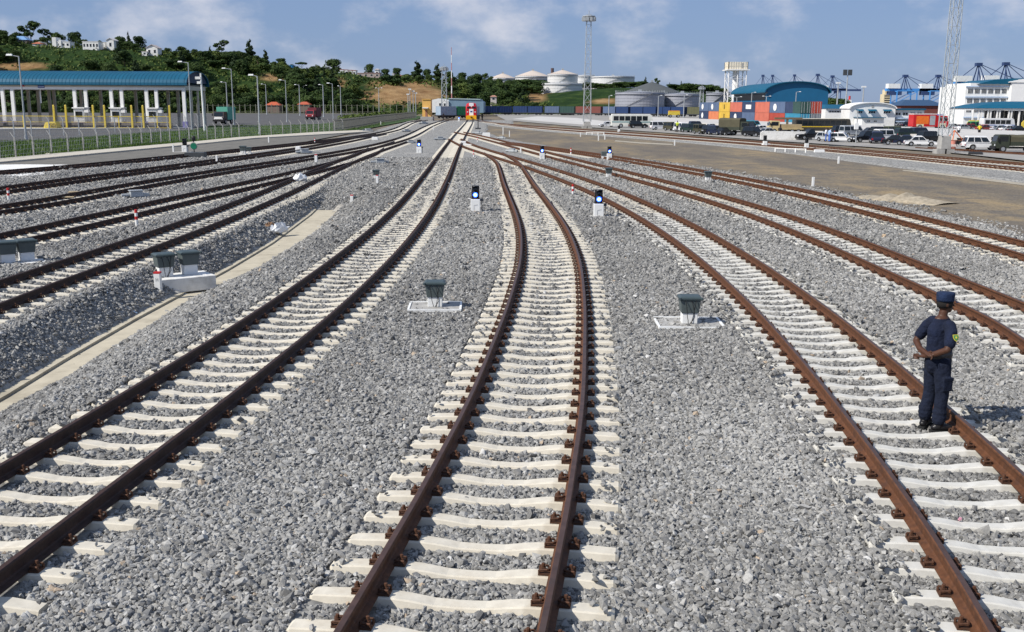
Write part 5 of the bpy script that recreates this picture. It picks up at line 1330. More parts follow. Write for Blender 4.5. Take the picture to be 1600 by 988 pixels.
# ------------------------------------------------------------------ fences
def fence(name, label, bases, top_px, posts_m, h, wires=(.25, .6, .95, 1.3), angled=True, r=.055):
    pts = [G(u, v, .0) for u, v in bases]
    t = thing(name, label, 'fence', pts[0])
    o0 = Vector(pts[0])
    for p in pts:
        q = Vector(p)-o0; b = MB().box(q.x-r, q.x+r, q.y-r, q.y+r, 0, h)
        if angled: b.tube(q+Vector((0, 0, h-.05)), q+Vector((-.35, .1, h+.42)), r*.8, r*.6, 5)
        b.build('post', posts_m, t)
    b = MB()
    for a, c in zip(pts[:-1], pts[1:]):
        a, c = Vector(a)-o0, Vector(c)-o0
        for z in wires: b.tube(a+Vector((0,0,z)), c+Vector((0,0,z)), .012, .012, 4)
        n = max(1, int((c-a).length/.45))
        for k in range(n):
            u = a+(c-a)*(k/n); w_ = a+(c-a)*((k+1)/n)
            b.tube(u+Vector((0,0,.08)), w_+Vector((0,0,h-.12)), .0055, .0055, 3); b.tube(u+Vector((0,0,h-.12)), w_+Vector((0,0,.08)), .0055, .0055, 3)
    b.build('wire_mesh', STEELG, t); return t
fb = [(-60, 256), (-28, 251), (0, 249), (25, 246), (53, 243.6), (81, 240.5), (107, 238), (131, 235.6), (153, 233.4), (172.6, 231.4), (190, 229.5), (206, 227.8), (222, 226.6), (237, 225.4), (252, 224.2), (266, 223), (281, 222), (296, 220.8), (310, 219.6), (324, 218.4), (337, 217.2), (349, 216.2), (362, 215.2), (374, 214.3), (407, 212), (424, 211), (442, 209.6), (455, 208.8), (470, 208), (480, 207.4), (490, 207), (498, 206.6), (506, 206.2), (515, 205.7), (523, 205.2), (536, 204)]
fence('wire_fence', 'wire mesh fence on pale concrete posts along the grass verge', fb, None, GCONC, 1.55)
rb_ = [(-40, 219), (23, 217), (50, 216), (78, 214), (100, 212), (124, 211.5), (150, 210), (180, 207), (222, 206), (243, 204), (262, 203.5), (290, 202), (300, 201), (310, 200.5), (320, 200)]
fence('wire_fence', 'fainter wire fence with tall thin posts between the verge and the gate road', rb_, None, STEELG, 2.1, (.3, 1.0, 1.9), True, .05)
def palisade(name, label, pts, h, step, m, bw, base):
    t = thing(name, label, 'fence', pts[0]); o0 = Vector(pts[0]); bars = MB(); rails = MB()
    for a, c in zip(pts[:-1], pts[1:]):
        a, c = Vector(a)-o0, Vector(c)-o0; n = max(1, int((c-a).length/step))
        for k in range(n): u = a+(c-a)*(k/n); bars.box(u.x-bw, u.x+bw, u.y-bw, u.y+bw, 0, h)
        rails.tube(a+Vector((0,0,h*.85)), c+Vector((0,0,h*.85)), .05, .05, 4); rails.tube(a+Vector((0,0,h*.2)), c+Vector((0,0,h*.2)), .05, .05, 4)
        if base: rails.tube(a+Vector((0,0,.12)), c+Vector((0,0,.12)), .2, .2, 4)
    bars.build('pales', m, t); rails.build('rails', m, t); return t
palisade('palisade_fence', 'dark palisade fence curving beside the earth bank towards the orange hut', [G(u, v, 0) for u, v in ((521, 205), (540, 203), (562, 199), (580, 195.5), (600, 191.5), (618, 189), (634, 186), (650, 184))], 1.9, .55, mat('fence_grey', (.16, .155, .14), .8), .05, False)
palisade('palisade_fence', 'long pale palisade fence at the foot of the wooded hill', [V(u, 177.5, 470) for u in (300, 400, 500, 600, 640)], 4.2, 2.4, mat('fence_pale', (.20, .20, .15), .8), .13, True)
# hedge behind the curved palisade: clipped green strip
b = MB(); vs = []; rr = random.Random(5)
hp = [Vector(G(u, v, 0)) for u, v in ((536, 198), (556, 194.5), (576, 190.5), (597, 187.5), (616, 185.5), (640, 182), (655, 180))]
for a, c in zip(hp[:-1], hp[1:]):
    for k in range(330):
        q = a.lerp(c, rr.random())+Vector((rr.uniform(-1.2, 1.2), rr.uniform(-1, 1), rr.uniform(.2, 2.1))); d = Vector((rr.gauss(0,1), rr.gauss(0,1), rr.gauss(.5,.7))).normalized(); e1 = d.orthogonal().normalized(); e2 = d.cross(e1); s = rr.uniform(.18, .4)
        vs += [q-e1*s, q+e2*s*.7, q+e1*s, q-e2*s*.7]
b.add(vs, [(4*i, 4*i+1, 4*i+2, 4*i+3) for i in range(len(vs)//4)])
tag(b.build('hedge', LEAF[2]), 'bright green hedge strip behind the curving palisade fence', 'hedge')
# verge grass
gv = [G(u, v, .02) for u, v in verge_px]; poly = [(p[0], p[1]) for p in gv]
def inside(x, y):
    c = False; j = len(poly)-1
    for i in range(len(poly)):
        if (poly[i][1] > y) != (poly[j][1] > y) and x < (poly[j][0]-poly[i][0])*(y-poly[i][1])/(poly[j][1]-poly[i][1])+poly[i][0]: c = not c
        j = i
    return c
vs = []; fs = []
while len(fs) < 30000:
    u = rr.uniform(-30, 600); v = rr.uniform(190, 250); p = G(u, v, .02)
    if not inside(p[0], p[1]): continue
    for k in range(3):
        x, y = p[0]+rr.uniform(-.25, .25), p[1]+rr.uniform(-.25, .25); a = rr.uniform(0, 6.28); w = rr.uniform(.02, .05); h = rr.uniform(.12, .34); ln = rr.uniform(-.1, .1); i = len(vs)
        vs += [(x-w*math.cos(a), y-w*math.sin(a), .02), (x+w*math.cos(a), y+w*math.sin(a), .02), (x+ln, y+ln*.6, .02+h)]; fs.append((i, i+1, i+2))
b = MB(); b.add(vs, fs); tag(b.build('verge_grass', leaf_mat('grass_blades', (.02,.05,.008), (.04,.09,.012), (.085,.14,.025))), 'short green grass on the verge along the wire fence', 'grass', kind='stuff')
# pale footpath pieces on the verge
sheet('verge_path', [(40, 219.5), (52, 222), (78, 240.5), (72, 241), (46, 223.5)], .035, CONC)

# ------------------------------------------------------------------ street lamps
def lamp(px, py, top, arm, label, both=False, th=1.0):
    x, y, z = G(px, py, -.08); H_ = V(px, top, y)[2]-z; L_ = abs(arm-px)*y/1600*.95; sg = -1 if arm < px else 1
    t = thing('street_lamp', label, 'street lamp', (x, y, z), 0, 'street lamps along the gate road')
    MB().tube((0,0,0), (0,0,H_), .13*th, .075*th, 8).tube((0,0,0), (0,0,.5), .2*th, .18*th, 8).build('pole', STEELG, t)
    for s_ in ((sg, -sg) if both else (sg,)):
        b = MB().tube((0,0,H_-.05), (s_*L_*.75, 0, H_+.14), .05*th, .045*th, 6); b.build('arm', STEELG, t)
        MB().frus(s_*L_*.70-.32, s_*L_*.70+.42, -.17, .17, H_+.06, s_*L_*.70-.25, s_*L_*.70+.35, -.1, .1, H_+.26).build('lamp_head', mat('lamp_white', (.72, .73, .72), .4, .05, 1), t)
LAMPS = [(41, 218, 88, 19, 'tall street lamp in front of the canopy at the far left', False), (300, 203, 98, 281, 'street lamp at the right end of the canopy roof', False), (365.5, 196, 108, 348, 'tall street lamp beside the green-boxed truck', False), (406, 212, 119, 391, 'tall street lamp right of the green-boxed truck rising from the verge', False),
 (356, 184, 129, 345, 'short street lamp behind the green-boxed truck', False), (417, 179, 132, 408, 'thin street lamp just right of the tall verge lamp', False), (448.5, 191, 126, 436, 'street lamp midway between the two trucks', False), (469, 181, 133, 460, 'thin street lamp left of the red truck', False), (475.5, 176, 134, 482, 'far street lamp with its arm to the right, just left of the red truck', False),
 (506, 183, 133, 498, 'street lamp just right of the red truck', False), (521, 190, 131, 511, 'lamp pole with camera boxes right of the red truck', False), (533, 179, 135, 528, 'thin street lamp right of the camera-box pole', False), (539, 175, 136, 545, 'thin far street lamp with its arm to the right, beside the camera-box pole', False), (592.5, 178, 138, 586, 'double-armed street lamp in front of the brown cutting', True),
 (727, 176, 145, 722, 'thin lamp behind the locomotive, left one', False), (733, 176, 147, 738, 'thin lamp behind the locomotive, right one', False), (783, 176, 147, 781, 'lamp behind the container train by the green trees', False), (797, 176, 146, 799, 'tall thin lamp behind the container train', False),
 (951, 182, 150, 956, 'street lamp in front of the brown bank left of the grey tanks', False), (1028, 183, 150, 1034, 'street lamp in front of the left grey tank', False), (1068, 184, 149, 1074, 'street lamp in front of the right grey tank', False), (1173, 184, 145, 1180, 'street lamp in front of the blue warehouse wall, left', False), (1242, 184, 144, 1250, 'street lamp in front of the blue warehouse gable', False), (1196, 184, 151, 1188, 'double-armed street lamp before the warehouse corner', True), (1150, 184, 152, 1141, 'low double-armed lamp before the warehouse side wall', True)]
for u, v, tp, ar, lb, bo in LAMPS: lamp(u, v, tp, ar, lb, bo, 1.0 if v > 185 else 1.6)
t = thing('camera_pole', 'thick white camera pole at the right end of the canopy', 'camera pole', G(320, 206, -.08)); H_ = V(318, 114, t.location.y)[2]
MB().tube((0,0,0), (-.15,0,H_), .19, .13, 8).build('pole', COLW, t); MB().box(-1.0, -.15, -.2, .2, H_-.9, H_-.5).build('camera', WHITE, t); MB().box(-.75, -.15, -.2, .2, H_-1.6, H_-1.2).build('camera', WHITE, t)
for i, (u, tp) in enumerate(((641, 140), (646, 143), (650, 146), (638, 148))):
    t = thing('slim_pole', ['tallest of four slim poles left of the orange hut', 'second of four slim poles left of the orange hut, pale', 'rightmost of four slim poles left of the orange hut', 'leftmost of four slim poles left of the orange hut'][i], 'pole', G(u, 184, -.08), 0, 'slim poles by the orange hut'); H_ = V(u, tp, t.location.y)[2]
    MB().tube((0,0,0), (0,0,H_), .16, .12, 6).build('pole', STEELG, t); MB().box(-.5, .5, -.15, .15, H_, H_+.35).build('lamp_head', MATS['lamp_white'], t)

# ------------------------------------------------------------------ lattice masts
def mast(px, py, top, w0, w1, label, m=STEELG, head=True, block_=None, n=None, th=1.0):
    x, y, z = G(px, py, -.08); H_ = V(px, top, y)[2]-z
    t = thing('lattice_mast', label, 'lattice mast', (x, y, z)); z0 = 0
    if block_:
        MB().frus(-block_[0], block_[0], -block_[0], block_[0], .35, -block_[0]*.88, block_[0]*.88, -block_[0]*.88, block_[0]*.88, block_[1]).build('pedestal', GCONC, t, bevel=.04)
        b = MB()
        for q in (-1, 1): b.box(q*block_[0]*.75-.45, q*block_[0]*.75+.45, -block_[0]*1.1, block_[0]*1.1, -.1, .35)
        b.build('footing', GCONC, t); z0 = block_[1]
    n = n or int((H_-z0)/(w0*1.25)); L_ = MB(); B_ = MB()
    W = lambda k: w0+(w1-w0)*k/n
    C4 = ((-1,-1),(1,-1),(1,1),(-1,1))
    P = lambda k, c: Vector((c[0]*W(k)/2, c[1]*W(k)/2, z0+(H_-z0)*k/n))
    for c in C4: L_.tube(P(0, c), P(n, c), .05*th, .035*th, 5)
    for k in range(n):
        for a, c in zip(C4, C4[1:]+C4[:1]):
            B_.tube(P(k, a), P(k+1, c), .022*th, .022*th, 4); B_.tube(P(k, c), P(k+1, a), .022*th, .022*th, 4); B_.tube(P(k+1, a), P(k+1, c), .022*th, .022*th, 4)
    L_.build('legs', m, t); B_.build('bracing', m, t)
    if head:
        hb = MB(); 
        for k in range(10): a = 2*math.pi*k/10; hb.box(1.1*math.cos(a)-.25, 1.1*math.cos(a)+.25, 1.1*math.sin(a)-.25, 1.1*math.sin(a)+.25, H_-1.2, H_-.5)
        hb.lathe([(1.25, H_-.4), (1.25, H_-.25)], (0,0,0), 14); hb.build('lamp_ring', STEELG, t)
        MB().tube((0,0,H_-1.3), (0,0,H_+.8), .06).build('spike', STEELG, t)
    return t
PALEST = mat('pale_galvanised', (.36, .39, .40), .5, .08, 1)
mast(1474, 239, -260, .98, .62, 'large pale lattice mast on a concrete block at the right, cut by the top edge', PALEST, False, (.50, 1.6), 16, .95)
mast(917, 200, 23, 1.45, .85, 'tall pale lattice mast standing alone against the sky', STEELG, True, (.7, 1.2), None, 1.15)
mast(694.5, 186, 104, 1.7, 1.3, 'lattice mast in front of the white shed', PALEST, True, None, None, 2.2)
mast(1095, 183, 135, 1.6, 1.1, 'short grey lattice mast left of the stacked containers', STEELG, True, (1.0, 1.2), None, 2.4)
t = thing('radio_mast', 'very thin red and white mast on the hill right of the lattice mast', 'mast', V(706, 170, 470)); H_ = V(706, 74, 470)[2]-t.location.z
for k in range(8): MB().tube((0,0,k*H_/8), (0,0,(k+1)*H_/8), .32-.025*k, .30-.025*k, 6).build('section', [WHITE, mat('faded_red', (.45,.2,.2), .7)][k % 2], t)

# ------------------------------------------------------------------ sheds and hut
t = thing('orange_hut', 'small orange hut with a white awning at the end of the left tracks', 'hut', G(666, 189, -.08)); s = t.location.y/1600
MB().box(-9*s, 10*s, 0, 5, 0, 1.1).build('plinth', GCONC, t); MB().box(-6*s, 7*s, .3, 5, 1.1, 5.6).build('walls', mat('orange_wall', (.72, .42, .12), .8, .06, .4), t); MB().box(-6.3*s, 7.3*s, .1, 5.2, 5.604, 5.8).build('roof', MATS['orange_wall'], t)
MB().box(-5.5*s, 3.5*s, -.7, .28, 3.3, 3.55).build('awning', WHITE, t); MB().box(-1.5*s, 1.8*s, .22, .34, 1.1, 2.9).build('door', mat('hut_door', (.35, .16, .10), .7), t)
t = thing('white_shed', 'white gabled shed with a long grey-blue side wall behind the locomotive', 'shed', V(685, 172, 400)); s = .25
MB().prism([(-15.5*s, -1), (15.5*s, -1), (15.5*s, 3.4), (0, 4.3), (-15.5*s, 3.4)], 0, 40, 'y').build('walls', WHITE, t)
MB().prism([(15.5*s, -1), (69*s, -1), (69*s, 3.0), (64*s, 3.8), (15.5*s, 4.1)], .6, 30, 'y').build('side_wing', mat('grey_blue_sheet', (.17, .26, .34), .6, .1, .5), t)
MB().prism([(15.6*s, 4.104), (64*s, 3.804), (64*s, 4.2), (15.6*s, 4.45)], .3, 30, 'y').build('wing_roof', mat('pale_teal_sheet', (.33, .42, .44), .6), t)
for k in (0, 1): f = MB().box((1+k*7)*s, (4+k*7)*s, -.06, .02, 1.5, 2.6).build('window', WHITE, t); MB().box((1.2+k*7)*s, (3.8+k*7)*s, -.1, -.05, 1.6, 2.5).build('pane', GLASS, f)
block(694+4, 181, 'white relay cabinet between the sheds and the tracks', .9, .6, 2.6, name='relay_cabinet')['category'] = 'cabinet'

# ------------------------------------------------------------------ locomotive and container trains
LY = 288.0
lx = G(736.5, 188, 0)[0]*LY/G(736.5, 188, 0)[1]
t = thing('locomotive', 'red diesel locomotive with a white centre stripe and yellow bumper facing the camera', 'locomotive', (lx, LY, 0), rad(2))
LRED = mat('loco_red', (.50, .012, .022), .35, .08, .5, coat=.3); LYEL = mat('loco_yellow', (.85, .42, .01), .4, .1, .5)
w = 1.55; secs = []
for y, zt, ww in ((0, 3.6, .80), (.3, 4.35, .95), (.9, 4.75, 1.0), (20, 4.75, 1.0)):
    W = w*ww; secs.append([(-W, y, 1.15), (W, y, 1.15), (W*1.0, y, zt*.8), (W*.82, y, zt*.95), (W*.4, y, zt), (-W*.4, y, zt), (-W*.82, y, zt*.95), (-W, y, zt*.8)])
bo = MB().loft(secs).build('body', LRED, t)
MB().prism([(-1.5, .25), (1.5, .25), (1.5, 1.15), (1.1, 1.35), (-1.1, 1.35), (-1.5, 1.15)], -.45, 1.5, 'y').build('bumper', LYEL, t)
MB().box(-.25, .25, -.75, -.45, .75, 1.0).build('coupler', BLACK, t)
b = MB().box(-.58, .58, -.06, .3, 1.3, 3.1).box(-.62, .62, .12, .5, 3.9, 4.68).box(-.14, .14, .02, .5, 3.0, 3.95); b.build('white_stripe', mat('loco_white', (.8, .8, .8), .4), t)
for sg in (-1, 1):
    f = MB().prism([(sg*.2, 3.15), (sg*1.22, 3.2), (sg*1.15, 3.72), (sg*.2, 3.78)], -.03, .35, 'y').build('windscreen', GLASS, t)
    MB().box(sg*1.05-.16, sg*1.05+.16, -.06, .2, 2.15, 2.4).build('headlight', HLIGHT, t)
MB().box(-.16, .16, .1, .2, 4.2, 4.45).build('headlight', HLIGHT, t); MB().box(-.3, .3, -.085, -.06, 2.2, 2.55).build('number_plate', mat('blue_plate', (.03, .04, .18), .5), t)
for sg in (-1, 1): MB().box(sg*1.22-.1, sg*1.22+.1, .2, 19.5, 1.0, 1.14).build('side_sill', LYEL, t)
for y in (2.5, 4.3, 6.1, 13.5, 15.3, 17.1):
    for sg in (-1, 1): MB().tube((sg*.72, y, .5+.18), (sg*.85, y, .5+.18), .5, .5, 14).build('wheel', DKSTEEL, t)
CB = {}
def container_parts(t, L_, m, z0, H_=2.59, axis='x', doors=False, mark=None):
    # corrugated box: ribs along the sides, corner posts
    W = 2.44; b = MB(); n = int(L_/.28); x0 = -L_/2
    for sg in (0, 1):
        vs = []; 
        for k in range(n+1):
            d = .0 if (k//2) % 2 == 0 else .04; x = x0+.12+k*(L_-.24)/n; y = (-W/2+d) if sg == 0 else (W/2-d); vs += [(x, y, z0+.12), (x, y, z0+H_-.1)]
        b.add(vs, [(2*k, 2*k+2, 2*k+3, 2*k+1) for k in range(n)])
    b.box(x0+.02, x0+L_-.02, -W/2+.05, W/2-.05, z0+.02, z0+.1).box(x0+.02, x0+L_-.02, -W/2+.05, W/2-.05, z0+H_-.09, z0+H_-.02)
    for x in (x0, x0+L_-.14):
        for y in (-W/2-.005, W/2-.115): b.box(x, x+.14, y, y+.12, z0, z0+H_)
    for y in (-W/2-.004, W/2-.1): b.box(x0+.14, x0+L_-.14, y, y+.1, z0+.0, z0+.13).box(x0+.14, x0+L_-.14, y, y+.1, z0+H_-.11, z0+H_)
    for x in (x0+.03, x0+L_-.09): b.box(x, x+.06, -W/2+.1, W/2-.1, z0+.05, z0+H_-.05)
    return b.build('container', m, t) if t is not None and not doors else b
CC = dict(blue=(.012,.036,.115), navy=(.028,.045,.10), red=(.36,.055,.035), orange=(.62,.20,.09), yellow=(.62,.40,.055), slate=(.09,.13,.22), teal=(.03,.22,.34), grey=(.17,.18,.20), green=(.03,.22,.09), olive=(.10,.10,.05), white=(.5,.52,.54), salmon=(.52,.14,.09), brown=(.16,.05,.04), darkgreen=(.03,.07,.06), pale=(.30,.38,.47))
def wagon(loc, rz, cols, label, group, ln=13.4):
    t = thing('container_wagon', label, 'wagon', loc, rz, group)
    MB().box(-ln/2, ln/2, -1.2, 1.2, .85, 1.12).box(-ln/2-.3, ln/2+.3, -.15, .15, .75, 1.0).build('deck', DKSTEEL, t)
    for x in (-ln/2+1.4, -ln/2+3.0, ln/2-3.0, ln/2-1.4):
        for sg in (-1, 1): MB().tube((x, sg*.68, .64), (x, sg*.82, .64), .46, .46, 10).build('wheel', DKSTEEL, t)
    MB().box(-ln/2+.9, -ln/2+3.5, -.9, .9, .5, .8).box(ln/2-3.5, ln/2-.9, -.9, .9, .5, .8).build('bogie', BLACK, t)
    k = len(cols); L_ = (12.19 if k == 1 else 6.06)
    for i, c in enumerate(cols):
        ct = thing('shipping_container', '', 'container', (0, 0, 0)); bpy.data.objects.remove(ct)
        o = container_parts(None, L_, None, 1.13, 2.59, doors=True).build('shipping_container', mat('container_'+c, CC[c], .6, .12, .5, stain=tuple(q*.6+.02 for q in CC[c]), stain_amt=.4))
        a = (i-(k-1)/2)*6.4; o.location = (loc[0]+a*math.cos(rz), loc[1]+a*math.sin(rz), loc[2]); o.rotation_euler = (0, 0, rz)
        tag(o, '%s container, %s half of the %s' % (c, 'near' if i == 0 else 'far', label.split(', ')[-1]), 'container', 'containers on the freight train')
# the curve behind the locomotive: photo pixels along the rake
rake = [(760, 177.8), (800, 177.6), (850, 177.8), (900, 178.4), (950, 179.3), (1000, 180.2), (1050, 181.0), (1094, 181.8)]
RY = lambda u: np.interp(u, [745, 800, 900, 1000, 1095], [432, 438, 430, 408, 385])
def rp(u): Y = float(RY(u)); return Vector(((u-800)/1600*Y*1.0, Y, 0))
W_COL = [['blue','blue'],['blue','blue'],['slate','darkgreen'],['brown','brown'],['slate','blue'],['blue','blue'],['blue','blue'],['olive','olive'],['blue','blue'],['blue','brown'],['blue','blue'],['blue','blue'],['slate','navy'],['blue','blue'],['blue','navy'],['blue','blue'],['brown','blue'],['blue','blue'],['blue','slate']]
acc = 0; u = 752.0; i = 0
ORD = ['first','second','third','fourth','fifth','sixth','seventh','eighth','ninth','tenth','eleventh','twelfth','thirteenth','fourteenth','fifteenth','sixteenth','seventeenth','eighteenth','nineteenth','twentieth']
while u < 1092 and i < len(W_COL):
    a = rp(u); q = u
    while (rp(q)-a).length < 13.7 and q < 1200: q += .25
    c = rp(q); m_ = (a+c)/2; d = c-a
    wagon((m_.x, m_.y, 0), math.atan2(d.y, d.x), W_COL[i], 'flat wagon with two containers, %s wagon right of the locomotive' % ORD[i], 'wagons of the freight train'); u = q; i += 1
for k, (u0, cols) in enumerate(((708, ['pale','green']), (719, ['red','pale']))):
    p = V(u0+2, 180, 318+k*2); wagon((p[0], p[1]+k*1.0, 0), rad(42), cols, 'flat wagon with two containers, %s wagon left of the locomotive' % ['outer', 'inner'][k], 'wagons left of the locomotive')
# ------------------------------------------------------------------ storage tanks
def tank(pl, pr, ptop, pbot, Y, label, dome=0.0, m=None, rim=True, roofm=None):
    a, c = V(pl, pbot, Y), V(pr, pbot, Y); R_ = (c[0]-a[0])/2; x = (a[0]+c[0])/2; y = Y+R_
    z0, z1 = V((pl+pr)/2, pbot, Y)[2], V((pl+pr)/2, ptop, Y)[2]
    m = m or mat('tank_white', (.66, .66, .66), .5, .05, .08, stain=(.5, .49, .47), stain_amt=.4)
    t = thing('storage_tank', label, 'storage tank', (x, y, z0), 0, 'storage tanks')
    n = 48; h = z1-z0
    MB().lathe([(R_, -7), (R_, h)], (0,0,0), n).build('shell', m, t)
    b = MB()
    for k in range(1, 5): b.lathe([(R_+.04, h*k/5), (R_+.10, h*k/5+.03), (R_+.10, h*k/5+.14), (R_+.04, h*k/5+.17)], (0,0,0), n)
    b.build('weld_ring', m, t)
    if rim:
        b = MB().lathe([(R_+.05, h-.9), (R_+.5, h-.9), (R_+.5, h-.75), (R_+.05, h-.75)], (0,0,0), n).lathe([(R_+.05, .1), (R_+.25, .1), (R_+.25, .7), (R_+.05, .7)], (0,0,0), n); b.build('walkway', mat('tank_rim', (.20, .21, .23), .6), t)
        b = MB()
        for k in range(n): q = 2*math.pi*k/n; b.tube((R_*math.cos(q), R_*math.sin(q), h), (R_*math.cos(q), R_*math.sin(q), h+1.0), .06, .06, 4)
        b.build('handrail', STEELG, t)
    prof_ = [(R_+.15, h+.02)]+[(R_*(1-k), h+.05+dome*k*(1.12-.12*k)) for k in (.02, .2, .4, .6, .8, .97)] if dome > 0 else [(R_+.1, h+.02), (R_*.5, h+.35), (.3, h+.6)]
    MB().lathe(prof_, (0,0,0), n).build('roof', roofm or m, t, smooth=False)
    MB().box(-.7, .7, -.7, .7, h+max(dome, .5), h+max(dome, .5)+.9).build('vent', STEELG, t)
    # spiral stair hugging the shell on the camera side
    b = MB()
    for k in range(26):
        q = -2.3+k*.045; b.box((R_+.3)*math.cos(q)-.22, (R_+.3)*math.cos(q)+.22, (R_+.3)*math.sin(q)-.22, (R_+.3)*math.sin(q)+.22, h*k/26, h*k/26+.12)
    b.build('stair', mat('stair_steel', (.30, .31, .32), .6), t); return t
PINKR = mat('tank_roof_cream', (.55, .47, .40), .6, .06, .1)
GT = mat('tank_grey', (.30, .31, .35), .55, .12, .12, stain=(.22, .22, .25), stain_amt=.5)
GTR = mat('tank_dark_roof', (.085, .092, .092), .7, .10, .15)
tank(846.5, 912, 130, 151, 610, 'white flat-topped storage tank at the front left of the tank group')
tank(856, 904, 116, 137, 690, 'white storage tank with a low cream dome just behind the front white one', 3.0, roofm=PINKR)
tank(805, 861, 119, 126, 720, 'cream-domed storage tank left of the white pair', 4.2, roofm=PINKR)
tank(765, 806, 122, 130, 760, 'farthest left cream-domed tank, mostly behind trees', 3.6, roofm=PINKR)
tank(898, 930, 118, 140, 760, 'pale storage tank half hidden behind the lone lattice mast')
tank(926.5, 995, 119, 134, 690, 'wide white storage tank with a shiny cap above the tree row')
tank(978, 1070, 144, 160, 560, 'very wide tank with a dark cone roof behind the grey pair', 5.6, GT, False, GTR)
tank(965, 1043, 144.5, 168, 470, 'streaked grey storage tank, left one of the front grey pair', 0, GT)
tank(1041, 1099, 147, 169, 480, 'smooth grey storage tank, right one of the front grey pair', 0, GT)
tank(1106, 1140, 146, 164, 520, 'small grey tank between the mast and the water tower', 0, GT)
MB_ = MB().tube((0,0,0), (0,0,5), 1.2, 1.2, 10); o = MB_.build('chimney_stack', mat('stack_brown', (.12,.08,.08), .8)); o.location = V(863, 113, 800); o.location.z = V(863, 113, 800)[2]-2; tag(o, 'short dark stack behind the cream-domed tank', 'chimney')

# ------------------------------------------------------------------ stacked containers
XA, YA, XB, YB = G(1098, 184, 0)[0]/G(1098, 184, 0)[1]*330, 330.0, 452/1600*232, 232.0
DIR = Vector((XB-XA, YB-YA, 0)); LEN = DIR.length; DIR.normalize(); RZ = math.atan2(DIR.y, DIR.x)
up_c = ['slate', 'slate', 'yellow', 'salmon', 'navy', 'salmon', 'slate', 'navy']; lo_c = ['navy', 'orange', 'yellow', 'navy', 'slate', 'salmon', 'red', 'teal']
step = LEN/8
def cmat(c): return mat('container_'+c, CC[c], .6, .12, .5, stain=tuple(q*.6+.02 for q in CC[c]), stain_amt=.4)
for k in range(8):
    for lv, cols in ((0, lo_c), (1, up_c)):
        p = Vector((XA, YA, 0))+DIR*(step*(k+.5)); c = cols[k]
        o = container_parts(None, 12.0, None, 0, 2.59, doors=True).build('shipping_container', cmat(c)); o.location = (p.x, p.y, lv*2.62+.0); o.rotation_euler = (0, 0, RZ+math.pi)
        tag(o, '%s container, %s in the %s layer of the stack' % (c, ['leftmost', 'second from left', 'third from left', 'fourth from left', 'fourth from right', 'third from right', 'second from right', 'rightmost'][k], 'upper' if lv else 'lower'), 'container', 'stacked containers')
        lg = MB()
        if (lv, k) in ((1, 0), (1, 1), (0, 0), (1, 6), (0, 3)):
            n = 14; lg.add([((1.5 if (lv, k) != (0, 3) else .0)+1.35*math.cos(6.283*j/n), 1.30, 1.3+.85*math.sin(6.283*j/n)) for j in range(n)], [tuple(range(n))])
            lg.build('logo', WHITE, o)
        elif (lv, k) == (1, 4): lg.add([(-2.8, 1.30, .8), (2.2, 1.30, .8), (2.2, 1.30, 1.9), (-2.8, 1.30, 1.9)], [(0,1,2,3)]); lg.build('logo', WHITE, o); 
        elif c == 'yellow': lg.add([(-.5, 1.30, .7), (.5, 1.30, .7), (.5, 1.30, 2.0), (-.5, 1.30, 2.0)], [(0,1,2,3)]); lg.build('logo', mat('logo_olive', (.22,.15,.03), .7), o)
def end_container(px, pb, lv, c, label, Y=229):
    x, y, _ = V(px, pb, Y); t = thing('shipping_container', label, 'container', (x, y+3.2, lv*2.62), rad(90), 'stacked containers')
    container_parts(t, 6.06, cmat(c), 0)
    d = MB()
    for q in (-.62, .62): d.box(-3.06, -3.02, q-.56, q+.56, .16, 2.45)
    dr = d.build('door', cmat(c), t); b = MB()
    for q in (-.9, -.35, .35, .9): b.tube((-3.09, q, .1), (-3.09, q, 2.5), .035, .035, 5)
    b.build('lock_bar', STEELG, dr)
end_container(1258, 193, 1, 'darkgreen', 'dark green container with doors to the camera, beside a red one, upper layer'); end_container(1274, 193, 1, 'red', 'red container with its doors to the camera at the right end of the upper layer')
end_container(1258, 193, 0, 'teal', 'teal container with its doors to the camera under the dark green one'); end_container(1274, 193, 0, 'grey', 'grey container with its doors to the camera under the red end container')
# ------------------------------------------------------------------ blue warehouse
YW = 420.0; s = YW/1600; x0, x1 = (1187-800)*s, (1281.5-800)*s
t = thing('blue_warehouse', 'large warehouse with a blue arched roof and blue walls behind the containers', 'warehouse', (0, YW, 0))
zE, zT = V(1234, 144.5, YW)[2], V(1234, 127.0, YW)[2]; cx = (x0+x1)/2; hw = (x1-x0)/2
arc = lambda ov: [(cx+(hw+ov)*math.cos(q), zE+(zT-zE)*math.sin(q)) for q in np.linspace(0, math.pi, 21)]
DK = mat('blue_wall_sheet', (.008, .10, .21), .6, .06, .4)
MB().prism([(x0, -.5), (x1, -.5)]+arc(0), 0, .6, 'y').build('gable_wall', DK, t)
MB().box(x0, x0+.4, .6, 62, -.5, zE-.8).box(x1-.4, x1, .6, 62, -.5, zE-.8).build('side_wall', DK, t)
A = arc(1.0); MB().prism(A+[(a, z-.3) for a, z in arc(.8)[::-1]], -1.2, 64, 'y').build('roof', BLUEROOF, t)
MB().box(x0-.25, x0-.05, 1, 60, zE-3.0, zE-.4).build('dark_clerestory', BLACK, t)
MB().box(x0-.5, x0+.3, -1.0, 64, zE-.35, zE-.05).build('gutter', DKSTEEL, t)

